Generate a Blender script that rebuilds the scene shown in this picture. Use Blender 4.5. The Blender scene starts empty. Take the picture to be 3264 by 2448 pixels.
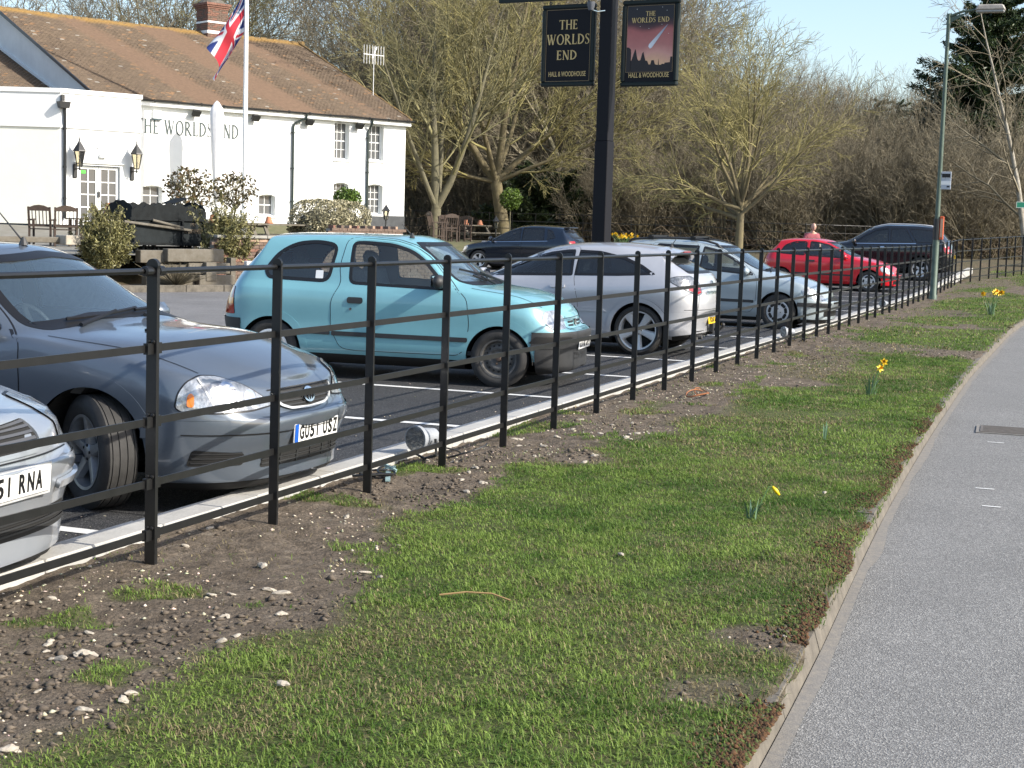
import bpy, bmesh, math, random
import numpy as np
from mathutils import Vector, Matrix, Euler
from mathutils.bvhtree import BVHTree
from mathutils.geometry import delaunay_2d_cdt
random.seed(7); RNG = np.random.default_rng(7)
S = bpy.context.scene; COL = S.collection
PI = math.pi
# ---------------------------------------------------------------- camera
CAM_H = 1.62835
cam = bpy.data.cameras.new('camera'); camo = bpy.data.objects.new('camera', cam); COL.objects.link(camo)
_pitch, _roll, _yaw = 0.1039, 0.02893, 0.3602
_f = Vector((math.cos(_yaw)*math.cos(_pitch), math.sin(_yaw)*math.cos(_pitch), -math.sin(_pitch)))
_r = Vector((math.sin(_yaw), -math.cos(_yaw), 0)); _u = _r.cross(_f)
_r2 = math.cos(_roll)*_r + math.sin(_roll)*_u; _u2 = -math.sin(_roll)*_r + math.cos(_roll)*_u
camo.matrix_world = Matrix(((_r2.x, _u2.x, -_f.x, 0), (_r2.y, _u2.y, -_f.y, 0), (_r2.z, _u2.z, -_f.z, CAM_H), (0, 0, 0, 1)))
cam.sensor_width = 36; cam.lens = 36*4885.24/3264; cam.clip_start = .05; cam.clip_end = 3000
S.camera = camo
# ---------------------------------------------------------------- light
SUN_EL = math.radians(33); SUN_AZ = (-.04, -.999)           # where the sun stands, seen from the scene
w = bpy.data.worlds.new('World'); S.world = w; w.use_nodes = True
nt = w.node_tree; nt.nodes.clear()
sky = nt.nodes.new('ShaderNodeTexSky'); sky.sky_type = 'NISHITA'; sky.sun_disc = False
sky.sun_elevation = SUN_EL; sky.sun_rotation = math.atan2(SUN_AZ[0], SUN_AZ[1])
sky.air_density = 1.0; sky.dust_density = 1.6; sky.ozone_density = 1.2; sky.altitude = 0
bg = nt.nodes.new('ShaderNodeBackground'); bg.inputs['Strength'].default_value = .15
wo = nt.nodes.new('ShaderNodeOutputWorld')
nt.links.new(sky.outputs[0], bg.inputs[0]); nt.links.new(bg.outputs[0], wo.inputs[0])
sl = bpy.data.lights.new('sun', 'SUN'); sl.energy = 4.2; sl.angle = math.radians(.6); sl.color = (1, .93, .82)
so = bpy.data.objects.new('sun', sl); COL.objects.link(so)
_sd = Vector((SUN_AZ[0]*math.cos(SUN_EL), SUN_AZ[1]*math.cos(SUN_EL), math.sin(SUN_EL))).normalized()
so.rotation_euler = (-_sd).to_track_quat('-Z', 'Y').to_euler(); so.location = (0, -20, 30)
S.view_settings.view_transform = 'Standard'; S.view_settings.look = 'None'
S.view_settings.exposure = .75; S.view_settings.gamma = 1; S.view_settings.use_curve_mapping = False
S.render.engine = 'CYCLES'; S.cycles.use_denoising = True
S.cycles.max_bounces = 8; S.cycles.transparent_max_bounces = 12; S.cycles.caustics_reflective = False; S.cycles.caustics_refractive = False

# ---------------------------------------------------------------- helpers
def tag(o, label=None, cat=None, group=None, kind=None):
    if label: o['label'] = label
    if cat: o['category'] = cat
    if group: o['group'] = group
    if kind: o['kind'] = kind
    return o
def empty(name, loc=(0, 0, 0), rz=0, parent=None):
    o = bpy.data.objects.new(name, None); COL.objects.link(o); o.empty_display_size = .2
    o.location = loc; o.rotation_euler = (0, 0, rz)
    if parent: o.parent = parent
    return o
def thing(name, label, cat, loc=(0, 0, 0), rz=0, group=None):
    return tag(empty(name, loc, rz), label, cat, group)
def link(name, me, parent=None, loc=None, rot=None):
    o = bpy.data.objects.new(name, me); COL.objects.link(o)
    if parent: o.parent = parent
    if loc is not None: o.location = loc
    if rot is not None: o.rotation_euler = rot
    return o
def copy_tree(o, parent=None):
    c = o.copy(); COL.objects.link(c); c.parent = parent
    for ch in list(o.children): copy_tree(ch, c)
    return c
def hexc(s):
    v = [int(s[i:i+2], 16)/255 for i in (0, 2, 4)]
    return tuple((x/12.92 if x <= .04045 else ((x+.055)/1.055)**2.4) for x in v)
MATS = {}
def mat(name, col, rough=.6, metal=0., noise=None, bump=None, spec=.5, coat=0., col2=None, emit=None, attr=None, trans=0., detail=6., wear=None, coords='Object'):
    """principled material; noise=(scale, lo, hi) darkens/lightens, col2 mixes a second colour by noise, bump=(scale, strength)"""
    m = bpy.data.materials.new(name); m.use_nodes = True; n = m.node_tree; N = n.nodes; L = n.links
    b = N['Principled BSDF']; c4 = tuple(col)+(1,)
    b.inputs['Base Color'].default_value = c4; b.inputs['Roughness'].default_value = rough; b.inputs['Metallic'].default_value = metal
    b.inputs['Specular IOR Level'].default_value = spec; b.inputs['Coat Weight'].default_value = coat; b.inputs['Coat Roughness'].default_value = .04
    if trans: b.inputs['Transmission Weight'].default_value = trans
    tc = N.new('ShaderNodeTexCoord')
    src = None
    if attr:
        a = N.new('ShaderNodeVertexColor'); a.layer_name = attr; src = a.outputs['Color']
    if noise or col2:
        sc, lo, hi = noise if noise else (5, .9, 1.1)
        t = N.new('ShaderNodeTexNoise'); t.inputs['Scale'].default_value = sc; t.inputs['Detail'].default_value = detail; t.inputs['Roughness'].default_value = .65
        L.new(tc.outputs[coords], t.inputs['Vector'])
        mr = N.new('ShaderNodeMapRange'); mr.inputs['From Min'].default_value = .3; mr.inputs['From Max'].default_value = .7
        L.new(t.outputs['Fac'], mr.inputs['Value'])
        mx = N.new('ShaderNodeMix'); mx.data_type = 'RGBA'; mx.blend_type = 'MIX'
        L.new(mr.outputs['Result'], mx.inputs['Factor'])
        if col2:
            mx.inputs['A'].default_value = c4; mx.inputs['B'].default_value = tuple(col2)+(1,)
            if src: L.new(src, mx.inputs['A'])
        else:
            if src:
                for k, s_ in (('A', lo), ('B', hi)):
                    vm = N.new('ShaderNodeMix'); vm.data_type = 'RGBA'; vm.blend_type = 'MULTIPLY'; vm.inputs['Factor'].default_value = 1
                    L.new(src, vm.inputs['A']); vm.inputs['B'].default_value = (s_, s_, s_, 1); L.new(vm.outputs['Result'], mx.inputs[k])
            else:
                mx.inputs['A'].default_value = tuple(x*lo for x in col)+(1,); mx.inputs['B'].default_value = tuple(min(1, x*hi) for x in col)+(1,)
        src = mx.outputs['Result']
    if src: L.new(src, b.inputs['Base Color'])
    if bump:
        t2 = N.new('ShaderNodeTexNoise'); t2.inputs['Scale'].default_value = bump[0]; t2.inputs['Detail'].default_value = 8
        L.new(tc.outputs[coords], t2.inputs['Vector'])
        bp = N.new('ShaderNodeBump'); bp.inputs['Strength'].default_value = bump[1]; bp.inputs['Distance'].default_value = bump[2] if len(bump) > 2 else .02
        L.new(t2.outputs['Fac'], bp.inputs['Height']); L.new(bp.outputs['Normal'], b.inputs['Normal'])
    if emit: b.inputs['Emission Color'].default_value = tuple(emit[0])+(1,); b.inputs['Emission Strength'].default_value = emit[1]
    MATS[name] = m
    return m
def glass_mat(name, tint, refl=1.0, rough=.0, film=.02, ior=1.7, sky_haze=(.62, .7, .74)):
    """thin pane: tinted see-through, a Fresnel mirror and a thin diffuse film that paints in sky reflection"""
    m = bpy.data.materials.new(name); m.use_nodes = True; n = m.node_tree; N = n.nodes; L = n.links
    N.clear(); out = N.new('ShaderNodeOutputMaterial'); mix = N.new('ShaderNodeMixShader')
    tr = N.new('ShaderNodeBsdfTransparent'); tr.inputs[0].default_value = tuple(tint)+(1,)
    gl = N.new('ShaderNodeBsdfGlossy'); gl.inputs['Roughness'].default_value = rough; gl.inputs[0].default_value = (refl, refl, refl, 1)
    fr = N.new('ShaderNodeFresnel'); fr.inputs['IOR'].default_value = ior
    L.new(fr.outputs[0], mix.inputs[0]); L.new(tr.outputs[0], mix.inputs[1]); L.new(gl.outputs[0], mix.inputs[2]); df = N.new('ShaderNodeBsdfDiffuse'); df.inputs[0].default_value = tuple(sky_haze)+(1,); m2 = N.new('ShaderNodeMixShader'); m2.inputs[0].default_value = film
    L.new(mix.outputs[0], m2.inputs[1]); L.new(df.outputs[0], m2.inputs[2]); L.new(m2.outputs[0], out.inputs[0])
    MATS[name] = m
    return m
class MB:
    """collects shapes into one mesh"""
    def __init__(s): s.v = []; s.f = []
    def add(s, vs, fs):
        k = len(s.v); s.v += [tuple(x) for x in vs]; s.f += [tuple(i+k for i in f) for f in fs]; return s
    def box(s, c, d, R=None, taper=1.):
        hx, hy, hz = d[0]/2, d[1]/2, d[2]/2
        vs = [Vector((x*hx*(taper if z > 0 else 1), y*hy*(taper if z > 0 else 1), z*hz)) for z in (-1, 1) for x, y in ((-1, -1), (1, -1), (1, 1), (-1, 1))]
        if R is not None: vs = [R @ q for q in vs]
        c = Vector(c)
        return s.add([q+c for q in vs], [(3, 2, 1, 0), (4, 5, 6, 7), (0, 1, 5, 4), (1, 2, 6, 5), (2, 3, 7, 6), (3, 0, 4, 7)])
    def beam(s, a, b, w, h=None, up=(0, 0, 1)):
        a, b = Vector(a), Vector(b); d = (b-a); L = d.length
        if L < 1e-6: return s
        d /= L; u = Vector(up)
        if abs(d.dot(u)) > .99: u = Vector((1, 0, 0))
        x = d.cross(u).normalized(); z = x.cross(d)
        h = h or w; vs = []
        for p in (a, b):
            for i, j in ((-1, -1), (1, -1), (1, 1), (-1, 1)): vs.append(p+x*(i*w/2)+z*(j*h/2))
        return s.add(vs, [(3, 2, 1, 0), (4, 5, 6, 7), (0, 1, 5, 4), (1, 2, 6, 5), (2, 3, 7, 6), (3, 0, 4, 7)])
    def tube(s, pts, r, n=6, cap=True):
        pts = [Vector(q) for q in pts]; m = len(pts)
        rs = [r]*m if not hasattr(r, '__len__') else r
        k = len(s.v); pu = None
        for i, q in enumerate(pts):
            d = (pts[min(i+1, m-1)]-pts[max(i-1, 0)])
            d = d.normalized() if d.length > 1e-9 else Vector((0, 0, 1))
            if pu is None:
                u = Vector((0, 0, 1)) if abs(d.z) < .9 else Vector((1, 0, 0)); u = (u-d*u.dot(d)).normalized()
            else:
                u = pu-d*pu.dot(d); u = u.normalized() if u.length > 1e-6 else Vector((1, 0, 0))
            pu = u; x = d.cross(u)
            for j in range(n):
                a = 2*PI*j/n; s.v.append(tuple(q+(u*math.cos(a)+x*math.sin(a))*rs[i]))
        for i in range(m-1):
            for j in range(n):
                a, b = k+i*n+j, k+i*n+(j+1) % n; s.f.append((a, b, b+n, a+n))
        if cap:
            s.f.append(tuple(k+j for j in reversed(range(n)))); s.f.append(tuple(k+(m-1)*n+j for j in range(n)))
        return s
    def lathe(s, prof, n=20, axis='Z', c=(0, 0, 0), close=False, a0=0., a1=2*PI):
        """profile [(r, h)] turned round an axis"""
        k = len(s.v); full = abs(a1-a0) > 2*PI-1e-6; nn = n if full else n+1
        for r, h in prof:
            for j in range(nn):
                a = a0+(a1-a0)*j/n; x, y = r*math.cos(a), r*math.sin(a)
                p = (x, y, h) if axis == 'Z' else ((h, x, y) if axis == 'X' else (y, h, x))
                s.v.append((p[0]+c[0], p[1]+c[1], p[2]+c[2]))
        m = len(prof)
        for i in range(m-1 if not close else m):
            i2 = (i+1) % m
            for j in range(n):
                j2 = (j+1) % nn
                s.f.append((k+i*nn+j, k+i*nn+j2, k+i2*nn+j2, k+i2*nn+j))
        return s
    def prism(s, poly, z0, z1, M=None):
        """2-D outline (CCW) extruded along z"""
        n = len(poly); vs = [Vector((x, y, z0)) for x, y in poly]+[Vector((x, y, z1)) for x, y in poly]
        if M is not None: vs = [M @ q for q in vs]
        return s.add(vs, [tuple(reversed(range(n))), tuple(range(n, 2*n))]+[(i, (i+1) % n, n+(i+1) % n, n+i) for i in range(n)])
    def mesh(s, name, m=None, smooth=False):
        me = bpy.data.meshes.new(name); me.from_pydata(s.v, [], s.f); me.update()
        if m: me.materials.append(m)
        if smooth: me.polygons.foreach_set('use_smooth', [True]*len(me.polygons))
        return me
    def build(s, name, m, parent=None, smooth=False, loc=None, rot=None, bevel=None, auto=None):
        me = s.mesh(name, m, smooth)
        if bevel:
            bm = bmesh.new(); bm.from_mesh(me); bmesh.ops.bevel(bm, geom=bm.edges[:], offset=bevel, segments=1, affect='EDGES'); bm.to_mesh(me); bm.free()
        if auto is not None:
            me.polygons.foreach_set('use_smooth', [True]*len(me.polygons)); me.set_sharp_from_angle(angle=math.radians(auto))
        return link(name, me, parent, loc, rot)
def np_mesh(name, V, F, m=None, smooth=False, cols=None, attr='tint'):
    """fast mesh from arrays; F has a fixed number of corners; cols per vertex"""
    me = bpy.data.meshes.new(name); V = np.asarray(V, np.float32); F = np.asarray(F, np.int32); k = F.shape[1]
    me.vertices.add(len(V)); me.vertices.foreach_set('co', V.ravel())
    me.loops.add(F.size); me.loops.foreach_set('vertex_index', F.ravel())
    me.polygons.add(len(F)); me.polygons.foreach_set('loop_start', np.arange(0, F.size, k, dtype=np.int32))
    if smooth: me.polygons.foreach_set('use_smooth', np.ones(len(F), bool))
    if cols is not None:
        a = me.color_attributes.new(attr, 'FLOAT_COLOR', 'POINT'); c = np.ones((len(V), 4), np.float32); c[:, :3] = cols; a.data.foreach_set('color', c.ravel())
    me.update(calc_edges=True)
    if m: me.materials.append(m)
    return me
def pchip(pts):
    xs = np.array([q[0] for q in pts], float); ys = np.array([q[1] for q in pts], float)
    hh = np.diff(xs); d = np.diff(ys)/hh; n = len(xs); m = np.zeros(n)
    if n == 2: m[:] = d[0]
    else:
        for i in range(1, n-1):
            if d[i-1]*d[i] > 0:
                w1 = 2*hh[i]+hh[i-1]; w2 = hh[i]+2*hh[i-1]; m[i] = (w1+w2)/(w1/d[i-1]+w2/d[i])
        m[0] = d[0]; m[-1] = d[-1]
    def f(x):
        x = np.clip(np.asarray(x, float), xs[0], xs[-1]); i = np.clip(np.searchsorted(xs, x)-1, 0, n-2)
        t = (x-xs[i])/hh[i]
        return ys[i]*(1+2*t)*(1-t)**2+hh[i]*m[i]*t*(1-t)**2+ys[i+1]*t*t*(3-2*t)+hh[i]*m[i+1]*t*t*(t-1)
    return f
def chaikin(poly, it=2, closed=True, q=.25):
    P = [np.array(a, float) for a in poly]
    for _ in range(it):
        o = []; n = len(P)
        for i in range(n if closed else n-1):
            a, b = P[i], P[(i+1) % n]; o += [a*(1-q)+b*q, a*q+b*(1-q)]
        if not closed: o = [P[0]]+o+[P[-1]]
        P = o
    return P
def rounded(poly, r=.05, n=4):
    """corner rounding with radius limited by the edge lengths"""
    P = [np.array(a, float) for a in poly]; N_ = len(P); o = []
    for i in range(N_):
        a, b, c = P[i-1], P[i], P[(i+1) % N_]; u = a-b; v = c-b; lu, lv = np.linalg.norm(u), np.linalg.norm(v)
        rr = min(r, .45*lu, .45*lv); s_, e = b+u/lu*rr, b+v/lv*rr
        for k in range(n+1):
            t = k/n; o.append((1-t)**2*s_+2*t*(1-t)*b+t*t*e)
    return o
def inset(poly, d):
    """positive d shrinks a CCW or CW outline"""
    P = np.array(poly); n = len(P); A = .5*np.sum(P[:, 0]*np.roll(P[:, 1], -1)-np.roll(P[:, 0], -1)*P[:, 1]); sg = 1 if A > 0 else -1
    o = []
    for i in range(n):
        e1 = P[i]-P[i-1]; e2 = P[(i+1) % n]-P[i]; e1 = e1/(np.linalg.norm(e1)+1e-12); e2 = e2/(np.linalg.norm(e2)+1e-12)
        n1 = np.array((-e1[1], e1[0]))*sg; n2 = np.array((-e2[1], e2[0]))*sg; b = n1+n2; l = np.linalg.norm(b)
        b = b/l if l > 1e-6 else n1; o.append(P[i]+b*d/max(.5, b@n1))
    return o
def inside(pt, poly):
    P = np.asarray(poly); x, y = pt[..., 0], pt[..., 1]; r = np.zeros(x.shape, bool); n = len(P)
    for i in range(n):
        x1, y1 = P[i]; x2, y2 = P[(i+1) % n]
        c = ((y1 > y) != (y2 > y)); t = (x2-x1)*(y-y1)/((y2-y1) if y2 != y1 else 1e-12)+x1; r ^= c & (x < t)
    return r
def resample(poly, step):
    o = []; n = len(poly)
    for i in range(n):
        a, b = np.array(poly[i]), np.array(poly[(i+1) % n]); k = max(1, int(np.ceil(np.linalg.norm(b-a)/step)))
        for j in range(k): o.append(a+(b-a)*j/k)
    return o
def fill(outer, holes=(), step=.08):
    """triangulated region of the plane with an interior grid; returns verts, tris, boundary loops (index lists)"""
    outer = resample(outer, step); holes = [resample(q, step) for q in holes]
    vs = []; es = []; loops = []
    for lp in [outer]+holes:
        k = len(vs); n = len(lp); vs += [tuple(q) for q in lp]; es += [(k+i, k+(i+1) % n) for i in range(n)]; loops.append(list(range(k, k+n)))
    P = np.array(outer); lo, hi = P.min(0), P.max(0)
    gx, gy = np.meshgrid(np.arange(lo[0]+step/2, hi[0], step), np.arange(lo[1]+step/2, hi[1], step)); g = np.stack([gx.ravel(), gy.ravel()], -1)
    if len(g):
        ok = inside(g, np.array(outer))
        for q in holes: ok &= ~inside(g, np.array(q))
        B = np.array(vs); g = g[ok]
        if len(g):
            d = np.min(np.linalg.norm(g[:, None]-B[None], axis=2), axis=1); g = g[d > step*.45]
            vs += [tuple(q) for q in g]
    r = delaunay_2d_cdt([Vector(q) for q in vs], es, [], 0, 1e-6)
    V = np.array([tuple(q) for q in r[0]]); T = np.array([f for f in r[2] if len(f) == 3])
    c = V[T].mean(1); ok = inside(c, np.array(outer))
    for q in holes: ok &= ~inside(c, np.array(q))
    T = T[ok]
    omap = {}
    for i, l in enumerate(r[3]):
        for j in l: omap[j] = i
    loops = [[omap.get(j, j) for j in lp] for lp in loops]
    return V, T, loops
# ---------------------------------------------------------------- materials used by many things
M_black_plastic = mat('black_plastic', (.025, .026, .028), .55, noise=(9, .8, 1.25), bump=(160, .12, .003))
M_seal = mat('rubber_seal', (.008, .008, .009), .45)
M_tyre = mat('tyre_rubber', (.028, .027, .026), .8, noise=(7, .7, 1.7), bump=(70, .2, .004))
M_alloy = mat('alloy_silver', (.68, .69, .7), .3, .45, noise=(6, .85, 1.05))
M_alloy_dull = mat('alloy_dull', (.34, .35, .36), .42, .6, noise=(8, .7, 1.15))
M_trimsil = mat('wheel_trim_silver', (.56, .57, .58), .38, .2, noise=(8, .75, 1.1))
M_steel = mat('dirty_steel', (.085, .083, .08), .6, .3, noise=(14, .6, 1.8))
M_chrome = mat('chrome', (.75, .76, .78), .12, 1.)
M_dark = mat('underbody_dark', (.012, .012, .012), .85)
M_inner = mat('cabin_lining', (.10, .105, .115), .8)
M_dash = mat('dashboard_grey', (.17, .18, .2), .8)
M_seatg = mat('seat_cloth_grey', (.36, .38, .41), .9, noise=(40, .85, 1.15))
M_seatd = mat('seat_cloth_dark', (.05, .055, .065), .9, noise=(40, .8, 1.2))
M_plate_w = mat('plate_white', (.78, .78, .76), .35)
M_plate_y = mat('plate_yellow', (.8, .53, .02), .35)
M_plate_blue = mat('plate_blue', (.01, .09, .42), .4)
M_ink = mat('plate_black', (.006, .006, .007), .45)
M_glass = glass_mat('window_glass', (.72, .8, .8))
M_glass_dark = glass_mat('privacy_glass', (.1, .115, .12))
M_glass_blue = glass_mat('windscreen_glass', (.68, .80, .84), 1.0, film=.07, ior=2.0, sky_haze=(.42, .62, .8))  # bluish diffuse film paints the sky's reflection into the windscreen colour
M_lamp = mat('headlamp', (.5, .52, .54), .1, .5, coat=1., noise=(16, .35, 1.3), bump=(16, .6, .02))
M_lamp_dark = mat('headlamp_smoked', (.2, .21, .22), .08, .5, coat=1., noise=(22, .4, 1.8), bump=(24, .5, .02))
M_amber = mat('amber_lens', (.75, .21, .02), .12, coat=1., noise=(40, .8, 1.1))
M_red = mat('red_lens', (.36, .008, .012), .1, coat=1., noise=(50, .7, 1.2))
M_whitepl = mat('white_sticker', (.75, .77, .78), .5)
def paint(name, col, rough=.32, metal=.3, flake=True):
    m = mat(name, col, rough, metal, noise=(2.2, .93, 1.05), coat=1.)
    m.node_tree.nodes['Principled BSDF'].inputs['Coat Roughness'].default_value = .05
    return m
# ---------------------------------------------------------------- lettering
def text_mesh(txt, h, m, parent=None, name='lettering', M=None, bold=.0, xs=1., depth=.002, spacing=1., align='CENTER', width=None):
    cu = bpy.data.curves.new('t', 'FONT'); cu.body = txt; cu.size = h/.7; cu.align_x = align; cu.align_y = 'CENTER'
    cu.extrude = depth; cu.offset = bold*h; cu.space_character = spacing; cu.resolution_u = 3
    o = bpy.data.objects.new('t', cu); COL.objects.link(o)
    me = bpy.data.meshes.new_from_object(o.evaluated_get(bpy.context.evaluated_depsgraph_get()))
    bpy.data.objects.remove(o); bpy.data.curves.remove(cu)
    if width:
        vx = [q.co.x for q in me.vertices]; xs = width/(max(vx)-min(vx)); me.transform(Matrix.Translation((-(max(vx)+min(vx))/2, 0, 0)))
    me.transform(Matrix.Diagonal((xs, 1, 1, 1)))
    if M is not None: me.transform(M)
    me.materials.clear(); me.materials.append(m); me.name = name
    return link(name, me, parent)
def plate_text(txt, sz, M, parent):
    """number plate characters of equal width"""
    pit = .061*sz[0]/.52; n = len(txt); tot = sum(pit*(.55 if c == ' ' else 1) for c in txt); x = -tot/2; vs = []; fs = []
    for c in txt:
        if c == ' ': x += pit*.55; continue
        t = text_mesh(c, .079*sz[1]/.111, M_ink, bold=.035, depth=.0015, width=pit*(.78 if c not in '1I' else .2)); me = t.data; k = len(vs)
        vs += [(v.co.x+x+pit/2, v.co.y, v.co.z) for v in me.vertices]; fs += [tuple(i+k for i in p.vertices) for p in me.polygons]; bpy.data.objects.remove(t); bpy.data.meshes.remove(me); x += pit
    b = MB(); b.add([M @ Vector(v) for v in vs], fs); return b.build('plate_lettering', M_ink, parent)
# ---------------------------------------------------------------- cars
def smooth01(t): t = np.clip(t, 0, 1); return t*t*(3-2*t)
class Car:
    """body skin lofted along feature lines that run from the tail's middle, round the side, to the nose's middle; everything else is laid on it"""
    def __init__(s, sp, root):
        s.sp = sp; s.root = root; L, W = sp['L'], sp['W']/2; s.L, s.Wh = L, W
        ra, rn = sp.get('rear', (.35, 2.8)); fa, fn = sp.get('front', (.55, 2.7))
        t = np.linspace(0, PI/2, 15); st = [(ra-ra*np.cos(a)**(2/rn), np.sin(a)**(2/rn)) for a in t]
        side = list(np.arange(ra+.05, L-fa-.02, sp.get('dx', .03))); st += [(x, 1.) for x in side]
        t = np.linspace(0, PI/2, 19); st += [(L-fa+fa*np.sin(a)**(2/fn), max(0, np.cos(a))**(2/fn)) for a in t]
        xb = np.array([q[0] for q in st]); yb = np.array([q[1] for q in st]); s.ncol = len(xb)
        ff = smooth01((xb-(L-1.0))/1.0)**1.6; rf = smooth01((.8-xb)/.8)**1.6
        wt = pchip(sp.get('taper', [(0, .96), (.5, .99), (L*.5, 1.), (L-.8, .985), (L, .95)]))
        fo = sp['fo']; ro = sp['ro']; lines = []
        zt = {k: pchip(sp[k]) for k in ('top', 'rail_z', 'belt_z', 'mid_z', 'low_z', 'bot_z')}
        ry = pchip(sp['rail_y']); bk = pchip(sp.get('belt_k', [(0, .95), (L, .95)]))
        def X(j): return xb+fo[j]*ff+ro[j]*rf
        x1 = X(0); bot = zt['bot_z'](x1)
        lines.append(np.stack([x1, 0*x1, bot], -1))
        lines.append(np.stack([x1, yb*W*wt(x1)*.93, bot], -1))
        x = X(0); lo = zt['low_z'](x); lines.append(np.stack([x, yb*W*wt(x)*.985, lo], -1))
        x = X(1); mz = zt['mid_z'](x); lines.append(np.stack([x, yb*W*wt(x), mz], -1))
        x = X(2); bz = zt['belt_z'](x); lines.append(np.stack([x, yb*W*wt(x)*sp.get('hipk', .99), bz-sp.get('shoulder', .1)], -1))
        x = X(3); bz = zt['belt_z'](x); lines.append(np.stack([x, yb*W*wt(x)*bk(x), bz], -1))
        x6 = X(4); rz = zt['rail_z'](x6); y6 = yb*ry(x6)
        m5 = .5*(lines[5]+np.stack([x6, y6, rz], -1)); m5[:, 1] += sp.get('tumble', .03)*yb*np.clip((rz-lines[5][:, 2])/.4, 0, 1)
        lines.append(m5)
        lines.append(np.stack([x6, y6, rz], -1))
        tz = zt['top'](x6)
        x8 = X(5); tz = zt['top'](x8)
        lines.append(np.stack([.4*x6+.6*x8, .62*y6, tz-(tz-rz)*.3], -1))
        lines.append(np.stack([x8, 0*x8, tz], -1))
        G = np.stack(lines); nj = len(G); s.sub = sub = sp.get('sub', 7)
        mir = lambda A: A*np.array([1, -1, 1])
        E = np.concatenate([mir(G[1:2]), G, mir(G[-2:-1])]); rows = []
        tens = sp.get('tens', {})
        for j in range(nj-1):
            p0, p1, p2, p3 = E[j], E[j+1], E[j+2], E[j+3]
            d1 = np.linalg.norm(p2-p1, axis=1, keepdims=True)+1e-9
            d0 = np.linalg.norm(p1-p0, axis=1, keepdims=True)+1e-9; d2 = np.linalg.norm(p3-p2, axis=1, keepdims=True)+1e-9
            m1 = ((p1-p0)/d0*d1/(d0+d1)+(p2-p1)/d1*d0/(d0+d1))*d1*tens.get(j, .8); m2 = ((p2-p1)/d1*d2/(d1+d2)+(p3-p2)/d2*d1/(d1+d2))*d1*tens.get(j+1, .8)
            for q in range(sub):
                u = q/sub; rows.append((1+2*u)*(1-u)**2*p1+u*(1-u)**2*m1+u*u*(3-2*u)*p2+u*u*(u-1)*m2)
        rows.append(G[-1]); R = np.stack(rows); R[-1, :, 1] = 0; R[0, :, 1] = 0; s.R = R
        nr, nc = R.shape[:2]; s.nr = nr
        # y>0 half = left side; mirror to the right
        V = np.concatenate([R.reshape(-1, 3), (R*np.array([1, -1, 1])).reshape(-1, 3)])
        idx = np.arange(nr*nc).reshape(nr, nc); F = []
        a, b, c, d = idx[:-1, :-1].ravel(), idx[:-1, 1:].ravel(), idx[1:, 1:].ravel(), idx[1:, :-1].ravel()
        F1 = np.stack([a, d, c, b], -1); F2 = np.stack([a, b, c, d], -1)+nr*nc; s.F = np.concatenate([F1, F2])
        # weld the mirror seams so that normals run through
        w_ = np.arange(len(V)); key = {}
        on = np.where(np.abs(V[:, 1]) < 1e-5)[0]
        for i in on:
            k = (round(V[i, 0], 4), round(V[i, 2], 4)); w_[i] = key.setdefault(k, i)
        s.F = w_[s.F]; s.V = V
        s.frow = np.concatenate([np.repeat(np.arange(nr-1), nc-1)]*2)
        fc = V[s.F].mean(1); n = np.cross(V[s.F[:, 2]]-V[s.F[:, 0]], V[s.F[:, 3]]-V[s.F[:, 1]])
        ctr = np.array([L/2, 0, .7]); flip = ((fc-ctr)*n*np.array([.35, 1, 1])).sum(1) < 0
        if flip.mean() > .5: s.F = s.F[:, ::-1]; n = -n
        VN = np.zeros_like(V)
        for k in range(4): np.add.at(VN, s.F[:, k], n)
        VN /= np.linalg.norm(VN, axis=1, keepdims=True)+1e-12; s.VN = VN; s.fc = fc; s.fn = n/(np.linalg.norm(n, axis=1, keepdims=True)+1e-12)
        T = np.concatenate([s.F[:, [0, 1, 2]], s.F[:, [0, 2, 3]]]); s.T = T
        ok = np.linalg.norm(np.cross(V[T[:, 1]]-V[T[:, 0]], V[T[:, 2]]-V[T[:, 0]]), axis=1) > 1e-9; s.T = T = T[ok]
        s.bvh = BVHTree.FromPolygons([Vector(q) for q in V], [tuple(map(int, q)) for q in T])
        s.kill = np.zeros(len(s.F), bool); s.own = np.zeros(len(s.F), int); s.split = {}
    def ray(s, P, axis):
        P = np.asarray(P, float); out = []; nrm = []
        if isinstance(axis, str):
            d = {'R': (0, -1, 0), 'L': (0, 1, 0), 'F': (1, 0, 0), 'B': (-1, 0, 0), 'T': (0, 0, 1)}[axis]
            mk = {'R': lambda q: (q[0], 0, q[1]), 'L': lambda q: (q[0], 0, q[1]), 'F': lambda q: (s.L/2, q[0], q[1]), 'B': lambda q: (s.L/2, q[0], q[1]), 'T': lambda q: (q[0], q[1], .5)}[axis]
        else:
            a = math.radians(axis); d = (math.cos(a), math.sin(a), 0); u = (-math.sin(a), math.cos(a))
            cx = s.L-.4 if math.cos(a) > 0 else .4
            mk = lambda q: (cx+u[0]*q[0], u[1]*q[0], q[1])
        d = Vector(d); last = None
        for q in P:
            o = Vector(mk(q)); h = s.bvh.ray_cast(o+d*8, -d)
            if h[0] is None or (o+d*8-h[0]).length > 8.6+s.L/2:
                h = s.bvh.find_nearest(last if last is not None else o+d*.8)
                h = s.bvh.find_nearest(Vector((o.x if abs(d.x) < .5 else h[0].x, o.y if abs(d.y) < .5 else h[0].y, o.z)))
            last = h[0]; t = T = s.T[h[2]]; p0, p1, p2 = s.V[t[0]], s.V[t[1]], s.V[t[2]]; p = np.array(h[0])
            A = np.linalg.norm(np.cross(p1-p0, p2-p0))+1e-15
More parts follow.
